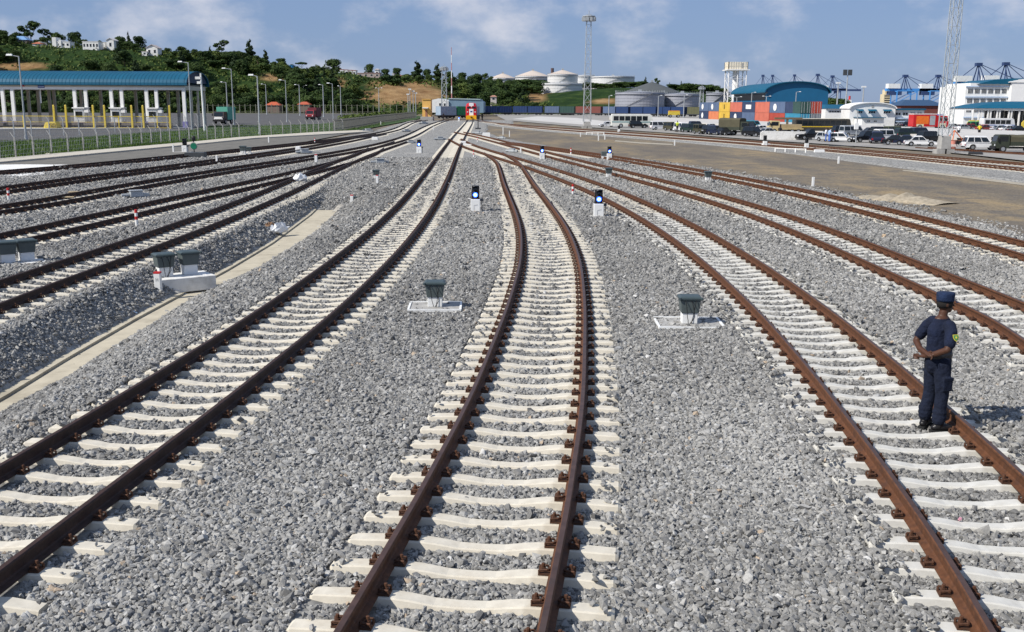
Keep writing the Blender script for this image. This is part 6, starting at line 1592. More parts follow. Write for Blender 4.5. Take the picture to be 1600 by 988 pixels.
# ------------------------------------------------------------------ water tower
t = thing('water_tower', 'white elevated water tank on tall legs with a central shaft', 'water tower', V(1147.5, 164, 500)); s = 500/1600; z0 = t.location.z
zt, zb_ = V(1147, 97.5, 500)[2]-z0, V(1147, 110, 500)[2]-z0; w = 14.5*s
b = MB().box(-w, w, -w, w, zb_+.3, zt)
for k in range(9):
    q = -w+k*2*w/8
    for f_ in (-1, 1): b.box(q-.12, q+.12, f_*w-.12, f_*w+.12, zb_+.3, zt+.05).box(f_*w-.12, f_*w+.12, q-.12, q+.12, zb_+.3, zt+.05)
b.box(-w-.1, w+.1, -w-.1, w+.1, (zb_+zt)/2-.05, (zb_+zt)/2+.12); b.build('tank', mat('tower_cream', (.70, .64, .52), .6, .08, .3), t)
MB().box(-w-.9, w+.9, -w-.9, w+.9, zb_-.2, zb_+.25).build('platform', COLW, t)
for a in (-1, 0, 1):
    for c in (-1, 1): MB().tube((a*w*.92, c*w*.92, -1), (a*w*.92, c*w*.92, zb_-.2), .26, .24, 6).build('leg', COLW, t)
b = MB()
for k in range(4):
    z1_, z2_ = zb_*k/4, zb_*(k+1)/4
    for c in (-1, 1):
        b.tube((-w*.92, c*w*.92, z1_), (w*.92, c*w*.92, z2_), .09, .09, 4).tube((w*.92, c*w*.92, z1_), (-w*.92, c*w*.92, z2_), .09, .09, 4).tube((-w*.92, c*w*.92, z2_), (w*.92, c*w*.92, z2_), .10, .10, 4).tube((c*w*.92, -w*.92, z1_), (c*w*.92, w*.92, z2_), .09, .09, 4)
b.build('bracing', COLW, t); MB().lathe([(1.5, -1), (1.5, zb_-.2)], (0,0,0), 14).build('shaft', COLW, t); MB().box(.35*w, .5*w, -w-.16, -w-.05, zb_+.9, zt-.5).build('ladder_hatch', GCONC, t)

# ------------------------------------------------------------------ port cranes
CB1 = mat('crane_blue', (.07, .27, .62), .5, .08, .2); CB2 = mat('crane_dark_blue', (.03, .055, .14), .6, .1, .2)
def crane(px, apex, Y, label, variant=0, s=1.0, dark=False, foot=178):
    x, y, _ = V(px, foot, Y); H_ = V(px, apex, Y)[2]; m = CB2 if dark else CB1
    t = thing('port_crane', label, 'port crane', (x, y, 0), 0, 'ship-to-shore cranes at the port')
    g = 8.5*s; zb_ = H_*.56; r = .55*s
    for sx in (-1, 1):
        for sy in (-1, 1): MB().tube((sx*g, sy*7*s, 0), (sx*g, sy*7*s, zb_), r*1.3, r*1.1, 4).build('leg', m, t)
    b = MB()
    for sy in (-1, 1):
        b.tube((-g, sy*7*s, zb_*.42), (g, sy*7*s, zb_*.42), r, r, 4).tube((-g, sy*7*s, zb_*.42), (g, sy*7*s, zb_*.96), r*.6, r*.6, 4); b.tube((-g, sy*7*s, zb_), (g, sy*7*s, zb_), r, r, 4)
    for sx in (-1, 1): b.tube((sx*g, -7*s, zb_*.97), (sx*g, 7*s, zb_*.97), r, r, 4)
    b.build('portal_frame', m, t)
    MB().box(-16*s, 34*s, -2.2*s, 2.2*s, zb_-.2, zb_+2.0*s).build('boom', m, t)
    b = MB()
    for sy in (-1, 1): b.tube((-g*.2, sy*4*s, zb_), (0, sy*.9*s, H_-1), r*.8, r*.7, 4).tube((g*.55, sy*4*s, zb_), (0, sy*.9*s, H_-1), r*.7, r*.6, 4)
    b.box(-2.0*s, 2.0*s, -1.8*s, 1.8*s, H_-2.2, H_); b.build('apex_frame', CB2, t)
    b = MB()
    for q in (-15*s, 16*s, 31*s): b.tube((0, 0, H_-.5), (q, 0, zb_+2*s), .28*s, .28*s, 4)
    b.build('stays', CB2, t)
    MB().box(-15*s, -5*s, -3.5*s, 3.5*s, zb_+2.1*s, zb_+6.0*s).build('machinery_house', WHITE, t)
    MB().box(-14*s, -3*s, -3*s, 3*s, zb_-3.5*s, zb_-.3).build('trolley', CB2, t); MB().box(3*s, 6*s, -1.5*s, 1.5*s, zb_-3*s, zb_-.3).build('cab', m, t)
    return t
crane(1189, 117, 1150, 'distant blue crane behind the left part of the warehouse roof', 0, .72, True); crane(1204, 117, 1150, 'distant blue crane behind the warehouse roof, close right of another', 0, .72, True); crane(1238, 116.5, 1150, 'distant blue crane peeping over the warehouse apex', 0, .72, True)
crane(1274, 115.5, 1050, 'blue crane just right of the warehouse roof, nearest to it', 0, .85, True); crane(1297, 118, 1050, 'blue crane second to the right of the warehouse roof', 0, .85, True)
crane(1410, 117, 900, 'blue crane with white machinery house over the white arched building', 0, 1.0); crane(1461, 117, 900, 'blue crane with white machinery house left of the large lattice mast', 0, 1.0)
crane(1522, 98.5, 760, 'blue crane behind the office building, left of the last two', 0, 1.05); crane(1564, 97.5, 760, 'blue crane behind the office building, rightmost in the photo', 0, 1.05)
t = thing('port_ship', 'distant cream and white ship superstructure between cranes', 'ship', V(1387, 172, 950))
MB().box(-7, 7, 0, 20, -6, 5).build('hull', mat('ship_hull', (.10, .13, .2), .6), t); MB().box(-3.5, 3.5, 2, 12, 5, 14).box(-2.5, 2, 3, 10, 14, 18).build('superstructure', mat('ship_cream', (.62, .52, .34), .6, .1, .2), t)
b = MB()
for k in range(4): b.box(-3, 3, 1.9, 2.0, 6+k*2, 6.9+k*2)
b.build('windows', GLASS, t)
t = thing('container_ship', 'low white and red ship bridge behind the trees right of the warehouse', 'ship', V(1325, 172, 950)); MB().box(-5, 7, 0, 15, -6, 4).build('hull', mat('ship_hull', (.10,.13,.2), .6), t); MB().box(-3, 3, 1, 8, 4, 9).build('bridge', WHITE, t); MB().tube((2, 4, 9), (2, 4, 12.5), 1.0, .9, 8).build('funnel', RED, t)
for u, tp, lb in ((1307, 131, 'thin white pole against the sky right of the warehouse'), (1347, 137, 'thin pale pole above the white arched building')):
    x, y, z = V(u, 175, 420); t = thing('flood_pole', lb, 'pole', (x, y, 0), 0, 'thin poles at the port'); H_ = V(u, tp, 420)[2]; MB().tube((0,0,0), (0,0,H_), .35, .22, 6).build('pole', STEELG, t); MB().box(-.9, .9, -.3, .3, H_, H_+.6).build('lamp_head', MATS['lamp_white'], t)
x, y, z = V(1320, 185, 300); t = thing('floodlight_pole', 'tall pole with a twin floodlight head above the white arched building', 'floodlight', (x, y, 0)); H_ = V(1320, 118, 300)[2]
MB().tube((0,0,0), (0,0,H_), .26, .16, 8).build('pole', STEELG, t)
for q in (-.8, .6): MB().box(q-.5, q+.55, -.3, .3, H_, H_+1.6).build('lamp_head', DKSTEEL, t)

# ------------------------------------------------------------------ white buildings on the right
def win(t, x0, x1, z0, z1, y=0.0, awn=True, n=3):
    f = MB().box(x0, x1, y-.05, y+.04, z0, z1).build('window', WHITE, t); w = (x1-x0)/n; b = MB()
    for k in range(n): b.box(x0+k*w+.06, x0+(k+1)*w-.06, y-.09, y-.045, z0+.08, z1-.08)
    b.build('pane', GLASS, f)
    if awn: MB().add([(x0-.15, y-.04, z1+.35), (x1+.15, y-.04, z1+.35), (x1+.15, y-.7, z1+.02), (x0-.15, y-.7, z1+.02), (x0-.15, y-.04, z1+.29), (x1+.15, y-.04, z1+.29), (x1+.15, y-.7, z1-.04), (x0-.15, y-.7, z1-.04)], [(0,1,2,3),(7,6,5,4),(3,2,6,7),(0,3,7,4),(1,2,6,5)]).build('awning', BLUEROOF, t)
YB_ = 228.0; s = YB_/1600; bx = lambda p: (p-800)*s; bz = lambda v: V(1350, v, YB_)[2]
t = thing('arched_building', 'white arched-gable building with blue window awnings', 'building', (0, YB_, 0))
x0, x1 = bx(1316), bx(1386); cx = (x0+x1)/2; zE, zT = bz(170), bz(161.3)
MB().prism([(x0, -.3), (x1, -.3)]+[(cx+(x1-x0)/2*math.cos(q), zE+(zT-zE)*math.sin(q)) for q in np.linspace(0, math.pi, 17)], 0, 6, 'y').build('walls', WHITE, t)
A = [(cx+((x1-x0)/2+.25)*math.cos(q), zE+.004+(zT-zE+.2)*math.sin(q)) for q in np.linspace(0, math.pi, 17)]; B = [(cx+((x1-x0)/2+.02)*math.cos(q), zE+(zT-zE+.02)*math.sin(q)) for q in np.linspace(math.pi, 0, 17)]
MB().prism(A+B, -.4, 6.4, 'y').build('roof', COLW, t)
for u, v, w in ((1331, 174, 9), (1350, 174, 11), (1373, 174, 11)): win(t, bx(u-w/2), bx(u+w/2), bz(v+3.5), bz(v-.5))
MB().box(bx(1349), bx(1352.5), -.06, .02, bz(168.5), bz(165)).build('vent', GCONC, t)
MB().box(bx(1324), bx(1357), -5, -.1, -.1, bz(184)).build('annex', WHITE, t); MB().box(bx(1322), bx(1358.5), -5.6, -.05, bz(184)+.004, bz(183)).build('annex_roof', BLUEROOF, t)
for u in (1334, 1344): win(t, bx(u-2.4), bx(u+2.4), bz(190.5), bz(187.5), -5, False, 2)
t = thing('office_wing', 'white two-storey wing with balconies right of the arched building', 'building', (0, YB_+1, 0))
MB().box(bx(1387), bx(1433), 0, 9, -.3, bz(172)).build('walls', WHITE, t); MB().box(bx(1386), bx(1434), -.6, 9.5, bz(172)+.004, bz(169.5)).build('roof', BLUEROOF, t)
for u in (1393, 1404, 1415.5, 1426): win(t, bx(u-4), bx(u+4), bz(180.5), bz(175.5), 0, False, 2); win(t, bx(u-4), bx(u+4), bz(193), bz(189.5), 0, False, 2)
for v in (185, 190): MB().box(bx(1388), bx(1432), -.8, -.1, bz(v)-.12, bz(v)+.12).build('balcony_rail', mat('pale_blue_paint', (.42, .52, .66), .6), t)
t = thing('blue_roof_block', 'low white block with a blue roof between the containers and the arched building', 'building', (0, YB_+30, 0)); s2 = (YB_+30)/1600; q2 = lambda p: (p-800)*s2; z2 = lambda v: V(1300, v, YB_+30)[2]
MB().box(q2(1279), q2(1322), 0, 12, -.3, z2(170)).build('walls', WHITE, t); MB().frus(q2(1278), q2(1324), -.5, 12.5, z2(170)+.004, q2(1286), q2(1324), 5, 8, z2(163.5)).build('roof', BLUEROOF, t); win(t, q2(1284), q2(1316), z2(176), z2(173), 0, False, 8)
t = thing('brown_block', 'brown building with a dark roof behind the fire truck', 'building', V(1437, 186, 290)); MB().box(-5.5, 6.5, 0, 10, -1, 3.6).build('walls', mat('brown_wall', (.17, .055, .045), .8), t); MB().frus(-6, 7, -.5, 10.5, 3.604, -3, 4, 4, 6, 5.2).build('roof', mat('slate_blue_roof', (.03, .07, .14), .7), t)
# office block
YO = 262.0; s = YO/1600; ox = lambda p: (p-800)*s; oz = lambda v: V(1520, v, YO)[2]
t = thing('office_building', 'white multi-storey office building with a blue curved roof at the right edge', 'office building', (0, YO, 0))
MB().box(ox(1491), ox(1556), 0, 16, -.3, oz(135)).build('walls', WHITE, t)
MB().box(ox(1556.2), ox(1593), -1.5, 16, -.3, oz(129)).build('stair_tower', COLW, t); MB().box(ox(1593.2), ox(1680), -.4, 16, -.3, oz(127)).build('right_wing', WHITE, t)
MB().prism([(ox(1593.5), oz(150)), (ox(1640), oz(150)), (ox(1640), oz(130)), (ox(1593.5), oz(130))], -.5, -.41, 'y').build('dark_glazing', GLASS, t)
MB().prism([(ox(1506), oz(131.5)), (ox(1556), oz(131.5)), (ox(1588), oz(125)), (ox(1588), oz(122.5)), (ox(1560), oz(122.5)), (ox(1530), oz(125))], -.8, 14, 'y').build('roof', BLUEROOF, t)
MB().prism([(ox(1552), oz(129)), (ox(1596), oz(129)), (ox(1596), oz(121.5)), (ox(1585), oz(122)), (ox(1568), oz(124.5)), (ox(1552), oz(128))], -1.7, -.85, 'y').build('roof_fascia', COLW, t)
MB().prism([(ox(1590), oz(124.5)), (ox(1680), oz(124.5)), (ox(1680), oz(120)), (ox(1600), oz(121))], -1.4, 14, 'y').build('right_roof', mat('dark_blue_roof', (.012,.05,.16), .6), t)
MB().box(ox(1497), ox(1556), -.2, 15, oz(135)+.004, oz(130)).build('parapet', WHITE, t)
for v0, v1 in ((146.5, 138.5), (161.5, 154), (176, 169)):
    for k in range(6):
        u = 1494+k*10.3; win(t, ox(u), ox(u+7.6), oz(v0), oz(v1), 0, False, 4)
for v in (135.5, 152, 167.5, 184): MB().box(ox(1490.5), ox(1556), -.35, -.02, oz(v)-.12, oz(v)+.18).build('floor_band', mat('pale_blue_paint', (.42, .52, .66), .6), t)
# canopy hall in front
YH = 212.0; s = YH/1600; hx = lambda p: (p-800)*s; hz = lambda v: V(1550, v, YH)[2]
t = thing('canopy_hall', 'open hall with a blue hipped roof on slim white columns before the office building', 'building', (0, YH, 0))
rings = []
for f_, v in ((0, 169.5), (.28, 163.8), (.6, 160), (1, 158.4)): rings.append([(hx(1504)+f_*hx(1557)*.9*.105, -.3+f_*5, hz(v)), (hx(1690), -.3+f_*5, hz(v)), (hx(1690), 12-f_*5, hz(v)), (hx(1504)+f_*hx(1557)*.9*.105, 12-f_*5, hz(v))])
MB().loft(rings).build('roof', BLUEROOF, t); MB().box(hx(1506), hx(1690), 0, 11.5, hz(172.5), hz(169.6)).build('beam', COLW, t)
for u in (1506, 1515, 1519, 1529, 1533, 1543, 1547, 1561, 1565, 1577, 1590, 1604, 1618):
    MB().box(hx(u)-.13, hx(u)+.13, .1, .4, -.1, hz(172.5)-.004).build('column', COLW, t)
MB().box(hx(1540), hx(1690), 5, 5.2, -.1, hz(173)).build('glazed_wall', GLASS, t)
b = MB()
for k in range(20): q = hx(1540)+k*1.0; b.box(q-.05, q+.05, 4.9, 4.99, -.1, hz(173))
b.build('mullion', WHITE, t)
for u, lb in ((1498, 'left'), (1510, 'second from the left'), (1536.5, 'middle'), (1581, 'second from the right'), (1597, 'right')):
    o = MB().box(-.9, .9, -.2, .2, 0, 1.1).frus(-.9, .9, -.2, .2, 1.1, -.5, .5, -.2, .2, 1.6).build('yellow_barrier', YELLOW); o.location = (hx(u), YH-2, 0); tag(o, 'yellow barrier under the canopy hall, %s one of the row' % lb, 'barrier', 'yellow barriers under the canopy hall')
# ------------------------------------------------------------------ vehicles
WHEEL = {}
def wheel(parent, x, y, r, w=.22):
    k = (round(r, 2), round(w, 2), y > 0)
    if k not in WHEEL:
        s = 1 if y > 0 else -1
        ty = MB().loft([[(r*f*math.cos(2*math.pi*i/18), q, r*f*math.sin(2*math.pi*i/18)) for i in range(18)] for q, f in ((-w/2, .88), (-w/2+.03, 1), (w/2-.03, 1), (w/2, .88))])
        a = ty.build('tyre_proto', RUBBER); rm = MB().tube((0, s*(w/2-.02), 0), (0, s*(w/2+.012), 0), r*.62, r*.58, 12).build('rim_proto', CHROME)
        WHEEL[k] = (a.data, rm.data); bpy.data.objects.remove(a); bpy.data.objects.remove(rm)
    a = bpy.data.objects.new('wheel', WHEEL[k][0]); COL.objects.link(a); a.parent = parent; a.location = (x, y, r)
    c = bpy.data.objects.new('rim', WHEEL[k][1]); COL.objects.link(c); c.parent = a
SPEC = dict(suv=(4.7, 1.88, 1.80, .36), sedan=(4.5, 1.76, 1.46, .31), hatch=(4.1, 1.72, 1.50, .30), jeep=(4.2, 1.80, 1.95, .38), pickup=(5.2, 1.85, 1.80, .37), van=(4.8, 1.85, 2.0, .33))
def car(px, py, kind, col, heading, label, s=1.0, group='vehicles parked beside the far tracks'):
    L_, W_, H_, R_ = SPEC[kind]; x, y, _ = G(px, py, -.03)
    t = thing('parked_'+{'hatch': 'hatchback', 'jeep': 'jeep'}.get(kind, kind), label, {'suv': 'suv', 'sedan': 'car', 'hatch': 'car', 'jeep': 'jeep', 'pickup': 'pickup', 'van': 'van'}[kind], (x, y, -.03), heading, group)
    s *= .77; m = paint(col, .38, .15); h2 = L_/2; zb, zs = R_*.62, H_*(.54 if kind != 'van' else .48); ax = L_*.30
    def arch(cx): return [(cx+(R_+.07)*math.cos(q), R_+(R_+.07)*math.sin(q)) for q in np.linspace(math.pi, 0, 9)]
    hood = zs-.10 if kind in ('suv', 'sedan', 'hatch') else zs-.03
    low = [(-h2, zb+.1)]+[p for p in arch(-ax) if p[1] > zb]+[p for p in arch(ax) if p[1] > zb]+[(h2-.05, zb+.05), (h2, zb+.25), (h2-.02, hood-.18), (h2-.22, hood-.03), (L_*.20, zs), (-h2+.1, zs), (-h2, zs-.2)]
    b = MB(); n = len(low)
    for (yo, k) in ((-W_/2, 0), (W_/2, 1)): pass
    ins = lambda p: (p[0]*.985, p[1] if p[1] < zs-.12 else p[1]-.0)
    vs = []
    for yo, f in ((-W_/2+.06, .985), (-W_/2, 1.0), (W_/2, 1.0), (W_/2-.06, .985)): vs.append([(p[0]*f, yo, p[1]) for p in low])
    b.loft(vs)
    g0, g1, r0, r1 = {'suv': (-h2+.08, L_*.20, -h2+.35, L_*.07), 'sedan': (-h2+.65, L_*.19, -h2+1.35, L_*.03), 'hatch': (-h2+.08, L_*.22, -h2+.5, L_*.05), 'jeep': (-h2+.03, L_*.17, -h2+.08, L_*.13), 'pickup': (-.5, L_*.22, -.3, L_*.08), 'van': (-h2+.03, L_*.40, -h2+.12, L_*.27)}[kind]
    wb, wt = W_/2-.05, W_/2-.21
    if kind == 'jeep': wt = W_/2-.1
    b.frus(g0, g1, -wb, wb, zs-.01, r0, r1, -wt, wt, H_-.05); b.frus(r0, r1, -wt, wt, H_-.05, r0+.12, r1-.1, -wt+.12, wt-.12, H_)
    if kind == 'pickup': b.box(-h2+.05, -.52, -W_/2+.02, -W_/2+.1, zs-.02, zs+.12).box(-h2+.05, -.52, W_/2-.1, W_/2-.02, zs-.02, zs+.12)
    body = b.build('body', m, t)
    gl = MB(); zz0, zz1 = .10, .86
    def lerp(a, c, q): return a+(c-a)*q
    def pane(side, qa, qb):
        P = []
        for q, z in ((qa, zz0), (qb, zz0), (qb, zz1), (qa, zz1)):
            xx = lerp(lerp(g0, r0, z), lerp(g1, r1, z), q); yy = lerp(wb, wt, z)+.008; P.append((xx, side*yy, lerp(zs, H_-.05, z)))
        gl.add(P, [(0,1,2,3)])
    cuts = {'suv': (.04, .30, .33, .62, .65, .95), 'sedan': (.06, .5, .53, .95), 'hatch': (.06, .48, .52, .95), 'jeep': (.05, .45, .5, .95), 'pickup': (.06, .48, .52, .95), 'van': (.03, .33, .36, .66, .69, .96)}[kind]
    for sd in (-1, 1):
        for a, c in zip(cuts[::2], cuts[1::2]): pane(sd, a, c)
    for xa, xb, sg in ((g1, r1, 1), (g0, r0, -1)):
        P = []
        for z, k in ((zz0, 1), (zz0, -1), (zz1, -1), (zz1, 1)): P.append((lerp(xa, xb, z)+sg*.01, k*(lerp(wb, wt, z)-.08), lerp(zs, H_-.05, z)))
        gl.add(P, [(0,1,2,3)])
    gl.build('windows', GLASS, t)
    for sx in (-ax, ax):
        for sy in (-1, 1): wheel(t, sx, sy*(W_/2-.10), R_)
    for sy in (-1, 1):
        MB().box(h2-.12, h2+.012, sy*(W_/2-.32)-.2, sy*(W_/2-.32)+.2, hood-.36, hood-.18).build('headlight', HLIGHT, t)
        MB().box(-h2-.012, -h2+.1, sy*(W_/2-.2)-.12, sy*(W_/2-.2)+.12, zs-.42, zs-.16).build('tail_light', TLIGHT, t)
        MB().box(L_*.16, L_*.16+.14, sy*(W_/2+.10)-.09, sy*(W_/2+.10)+.09, zs+.03, zs+.17).build('mirror', m, t)
    MB().box(h2-.04, h2+.03, -W_/2+.15, W_/2-.15, zb+.08, zb+.26).box(-h2-.03, -h2+.04, -W_/2+.15, W_/2-.15, zb+.12, zb+.28).build('bumper', BLACK, t)
    t.scale = (s, s, s); return t
BLK = (.010, .011, .014); WHT = (.72, .72, .72); OLV = (.065, .062, .038); SLV = (.42, .44, .46); DGR = (.015, .035, .028); NAV = (.012, .018, .045); TEA = (.05, .26, .34)
PI = math.pi
CARS = [(948, 198.5, 'hatch', WHT, PI+.1, 'white car with dark windscreen just left of the minibus'), (997, 200.3, 'suv', BLK, .1, 'black suv in front of the white minibus'), (1032, 203, 'van', WHT, .2, 'white van between the minibus and the jeeps'), (1050, 204.5, 'jeep', OLV, -1.0, 'olive jeep just right of the white van'),
 (1065, 206, 'van', WHT, -1.3, 'white van with its front to the camera beside the yellow-vested person'), (1078, 207, 'suv', DGR, -1.1, 'dark green car between the white van and the front olive jeep'), (1095, 209.5, 'jeep', OLV, -1.35, 'olive jeep with its front to the camera, left of the black suvs'), (1111, 210.2, 'suv', BLK, -1.2, 'black suv just right of the front olive jeep'),
 (1120, 211, 'suv', NAV, -1.2, 'dark navy suv between the black one and the army truck'), (1131, 211.5, 'sedan', BLK, -1.1, 'black sedan half behind the left side of the army truck'), (1090, 201, 'suv', NAV, .2, 'dark suv in the second row behind the olive jeep'), (1113, 203, 'sedan', SLV, .2, 'silver car in the second row behind the black suvs'),
 (1178, 213.5, 'suv', BLK, -1.0, 'black suv just right of the army truck'), (1175, 201, 'van', TEA, .2, 'blue-green van behind the black suv right of the army truck'), (1192, 206, 'sedan', WHT, .15, 'white sedan behind the black suv right of the army truck'), (1201, 211.5, 'sedan', SLV, .3, 'silver car with a dark roof left of the beige truck'),
 (1266, 218.5, 'pickup', BLK, PI+.2, 'black pickup in front of the long bus'), (1294, 221, 'hatch', SLV, -1.0, 'silver car with two people in front of it'), (1316, 222, 'hatch', WHT, -.5, 'off-white hatchback right of the silver car'), (1318, 211, 'suv', BLK, .2, 'black suv with a red rear behind the off-white hatchback'),
 (1331, 213, 'van', SLV, .3, 'grey van partly behind the off-white hatchback'), (1352, 222.5, 'suv', BLK, PI+.2, 'black suv right of the slim pole'), (1369, 224, 'suv', NAV, 1.3, 'dark suv showing its rear lamps, left of the long black car'), (1386, 221, 'jeep', WHT, .2, 'pale-framed jeep behind the long black car'),
 (1402, 226.5, 'sedan', BLK, -.3, 'long low black sedan in the front row'), (1420, 227, 'sedan', NAV, -.35, 'dark navy sedan between the long black one and the white one'), (1438, 228.5, 'sedan', WHT, -.25, 'white sedan beside the large lattice mast'), (1399, 214, 'jeep', (.09, .10, .055), .2, 'olive green jeep in the second row'),
 (1417, 216, 'suv', DGR, .2, 'dark green suv right of the olive green jeep'), (1455, 223, 'suv', BLK, .3, 'black suv just left of the large lattice mast'), (1362, 211, 'sedan', BLK, .2, 'black sedan in the second row left of the olive green jeep'), (1340, 211, 'sedan', NAV, .2, 'navy sedan in the second row by the slim pole'), (1378, 213, 'suv', BLK, .2, 'black suv in the second row, middle'),
 (1440, 215, 'suv', NAV, .2, 'navy suv in the second row near the lattice mast'), (1533, 234.5, 'suv', WHT, -.08, 'large white suv at the right, side to the camera'), (1340, 196, 'hatch', SLV, .1, 'small silver car parked before the white annex'), (1357, 196, 'hatch', DGR, .1, 'small dark car parked before the arched building'), (1367, 196.5, 'pickup', TEA, .1, 'blue-green pickup parked before the arched building'),
 (1380, 197, 'hatch', WHT, .1, 'small white car parked at the corner of the arched building'), (1396, 197, 'sedan', BLK, .1, 'dark car parked before the office wing, left one'), (1408, 197.5, 'sedan', SLV, .1, 'silver car parked before the office wing, middle one'), (1420, 198, 'sedan', NAV, .1, 'navy car parked before the office wing, right one'),
 (1490, 202, 'sedan', WHT, .1, 'white car parked beside the office building corner'), (1506, 203.5, 'sedan', SLV, .1, 'silver car in the far row before the canopy hall'), (1518, 203.5, 'hatch', (.25,.03,.03), .1, 'dark red car in the far row before the canopy hall'), (1527, 202.5, 'van', (.05,.30,.12), .1, 'green van in the far row behind the yellow-shirted man'),
 (1551, 203, 'van', (.05,.34,.14), .1, 'bright green van in the far row near the blue-striped bus'), (1540, 204.5, 'sedan', (.28,.06,.05), .1, 'brick red car between two green vans'), (1563, 205.5, 'sedan', SLV, .1, 'silver car in the far row before the blue-striped bus'), (1577, 206, 'sedan', WHT, .1, 'white car in the far row right of the blue-striped bus'), (1592, 207, 'sedan', BLK, .1, 'black car in the far row at the right edge')]
for c in CARS: car(*c)
def box_wheels(t, xs, half, r, w=.3):
    for x in xs:
        for sy in (-1, 1): wheel(t, x, sy*half, r, w)
def bus(px, py, L_, W_, H_, heading, label, body, stripe, roofm, name='bus', group=None, nose=.35, sc=1.0):
    x, y, _ = G(px, py, -.03); t = thing(name, label, 'bus', (x, y, -.03), heading, group); h2 = L_/2; hw = W_/2
    MB().prism([(-h2, .4), (h2-.05, .4), (h2, .9), (h2-.08, H_*.55), (h2-nose, H_*.93), (h2-nose-.2, H_-.08), (-h2+.1, H_-.08), (-h2, H_*.9)], -hw, hw, 'y').build('body', body, t)
    MB().box(-h2+.1, h2-nose-.25, -hw+.04, hw-.04, H_-.076, H_+.02).build('roof', roofm, t)
    b = MB(); n = max(3, int(L_/1.3)); 
    for k in range(n):
        a = -h2+.3+k*(L_-1.3)/n
        for sg in (-1, 1): b.add([(a, sg*(hw+.008), H_*.52), (a+(L_-1.3)/n-.12, sg*(hw+.008), H_*.52), (a+(L_-1.3)/n-.12, sg*(hw+.008), H_*.86), (a, sg*(hw+.008), H_*.86)], [(0,1,2,3)])
    b.add([(h2-.075+.012, -hw+.12, H_*.56), (h2-.075+.012, hw-.12, H_*.56), (h2-nose+.015, hw-.15, H_*.92), (h2-nose+.015, -hw+.15, H_*.92)], [(0,1,2,3)]); b.build('windows', GLASS, t)
    if stripe is not None:
        b = MB()
        for sg in (-1, 1): b.box(-h2+.02, h2-.12, sg*(hw+.012)-.008, sg*(hw+.012)+.008, H_*.40, H_*.46)
        b.build('stripe', stripe, t)
    box_wheels(t, (-L_*.28, L_*.30), hw-.12, .42)
    for sg in (-1, 1): MB().box(h2-.06, h2+.02, sg*(hw-.35)-.2, sg*(hw-.35)+.2, .75, .98).build('headlight', HLIGHT, t)
    t.scale = (sc, sc, sc); return t
bus(987, 199.8, 8.2, 2.15, 2.65, .03, 'white minibus with a teal window band at the left end of the parked vehicles', paint((.70,.70,.64), .35), mat('teal_stripe', (.02,.20,.22), .5), WHITE, 'minibus', sc=.98)
bus(1283, 207.5, 12.2, 2.5, 3.0, 0.05, 'long dark bus with white roof and yellow stripe', paint((.045,.042,.035), .4), mat('stripe_yellow', (.65,.45,.03), .5), mat('bus_roof_cream', (.72,.68,.55), .5), 'coach', sc=.76)
bus(1557, 203.5, 7.5, 2.2, 2.7, .05, 'white bus with a blue stripe before the canopy hall', paint((.68,.68,.68), .35), mat('stripe_blue', (.04,.12,.4), .5), WHITE, 'minibus', sc=.8)
def truck(px, py, heading, label, cab, bed, L_=7.2, W_=2.45, H_=3.0, canvas=True, cabw=2.0, name='army_truck', cat='truck', bedh=None, sc=.77):
    x, y, _ = G(px, py, -.03); t = thing(name, label, cat, (x, y, -.03), heading); h2 = L_/2; hw = W_/2
    MB().box(-h2, h2-.2, -.45, .45, .55, .8).build('chassis', BLACK, t)
    c0 = h2-cabw
    MB().prism([(c0, .6), (h2, .6), (h2+.02, 1.35), (h2-.1, 1.55), (h2-.35, 2.45), (h2-.55, 2.6), (c0, 2.6)], -hw+.08, hw-.08, 'y').build('cab', cab, t)
    b = MB().add([(h2-.085, -hw+.25, 1.6), (h2-.085, hw-.25, 1.6), (h2-.325, hw-.3, 2.42), (h2-.325, -hw+.3, 2.42)], [(0,1,2,3)])
    for sg in (-1, 1): b.add([(c0+.25, sg*(hw-.072), 1.6), (h2-.35, sg*(hw-.072), 1.6), (h2-.55, sg*(hw-.072), 2.38), (c0+.25, sg*(hw-.072), 2.38)], [(0,1,2,3)])
    b.build('windows', GLASS, t)
    if canvas:
        b = MB().box(-h2, c0-.12, -hw, hw, .95, 1.55); b.build('cargo_bed', cab, t)
        A = [(-hw, 1.554), (hw, 1.554), (hw, H_-.35), (hw*.8, H_-.08), (0, H_), (-hw*.8, H_-.08), (-hw, H_-.35)]
        b = MB(); b.loft([[(q, a, z+(.03*math.sin(i*1.9) if z > 1.6 else 0)) for a, z in A] for i, q in enumerate(np.linspace(-h2+.03, c0-.15, 9))]); b.build('canvas_cover', bed, t)
    else: MB().box(-h2, c0-.12, -hw, hw, .85, bedh or 1.1).build('flat_bed', bed, t)
    box_wheels(t, (-h2+1.0, -h2+2.25, h2-1.15) if L_ > 6.5 else (-h2+1.1, h2-1.1), hw-.16, .5, .32)
    for sg in (-1, 1): MB().box(h2-.02, h2+.04, sg*(hw-.4)-.14, sg*(hw-.4)+.14, .95, 1.2).build('headlight', HLIGHT, t); MB().box(h2-.3, h2-.15, sg*(hw+.12)-.1, sg*(hw+.12)+.1, 1.7, 2.2).build('mirror', BLACK, t)
    MB().box(h2-.05, h2+.12, -hw+.05, hw-.05, .5, .85).build('bumper', BLACK, t); t.scale = (sc, sc, sc); return t
OC = mat('olive_canvas', (.085, .078, .05), .95, .15, 1.2, bump=.2); OP = paint((.035,.042,.028), .6)
truck(1151, 211.5, -.75, 'olive army truck with a canvas cover, front to the camera', OP, OC, 6.8, 2.45, 3.25)
truck(1585, 238, PI-.1, 'olive army truck with a canvas cover at the right edge', OP, OC, 6.4, 2.4, 2.6, sc=.64)
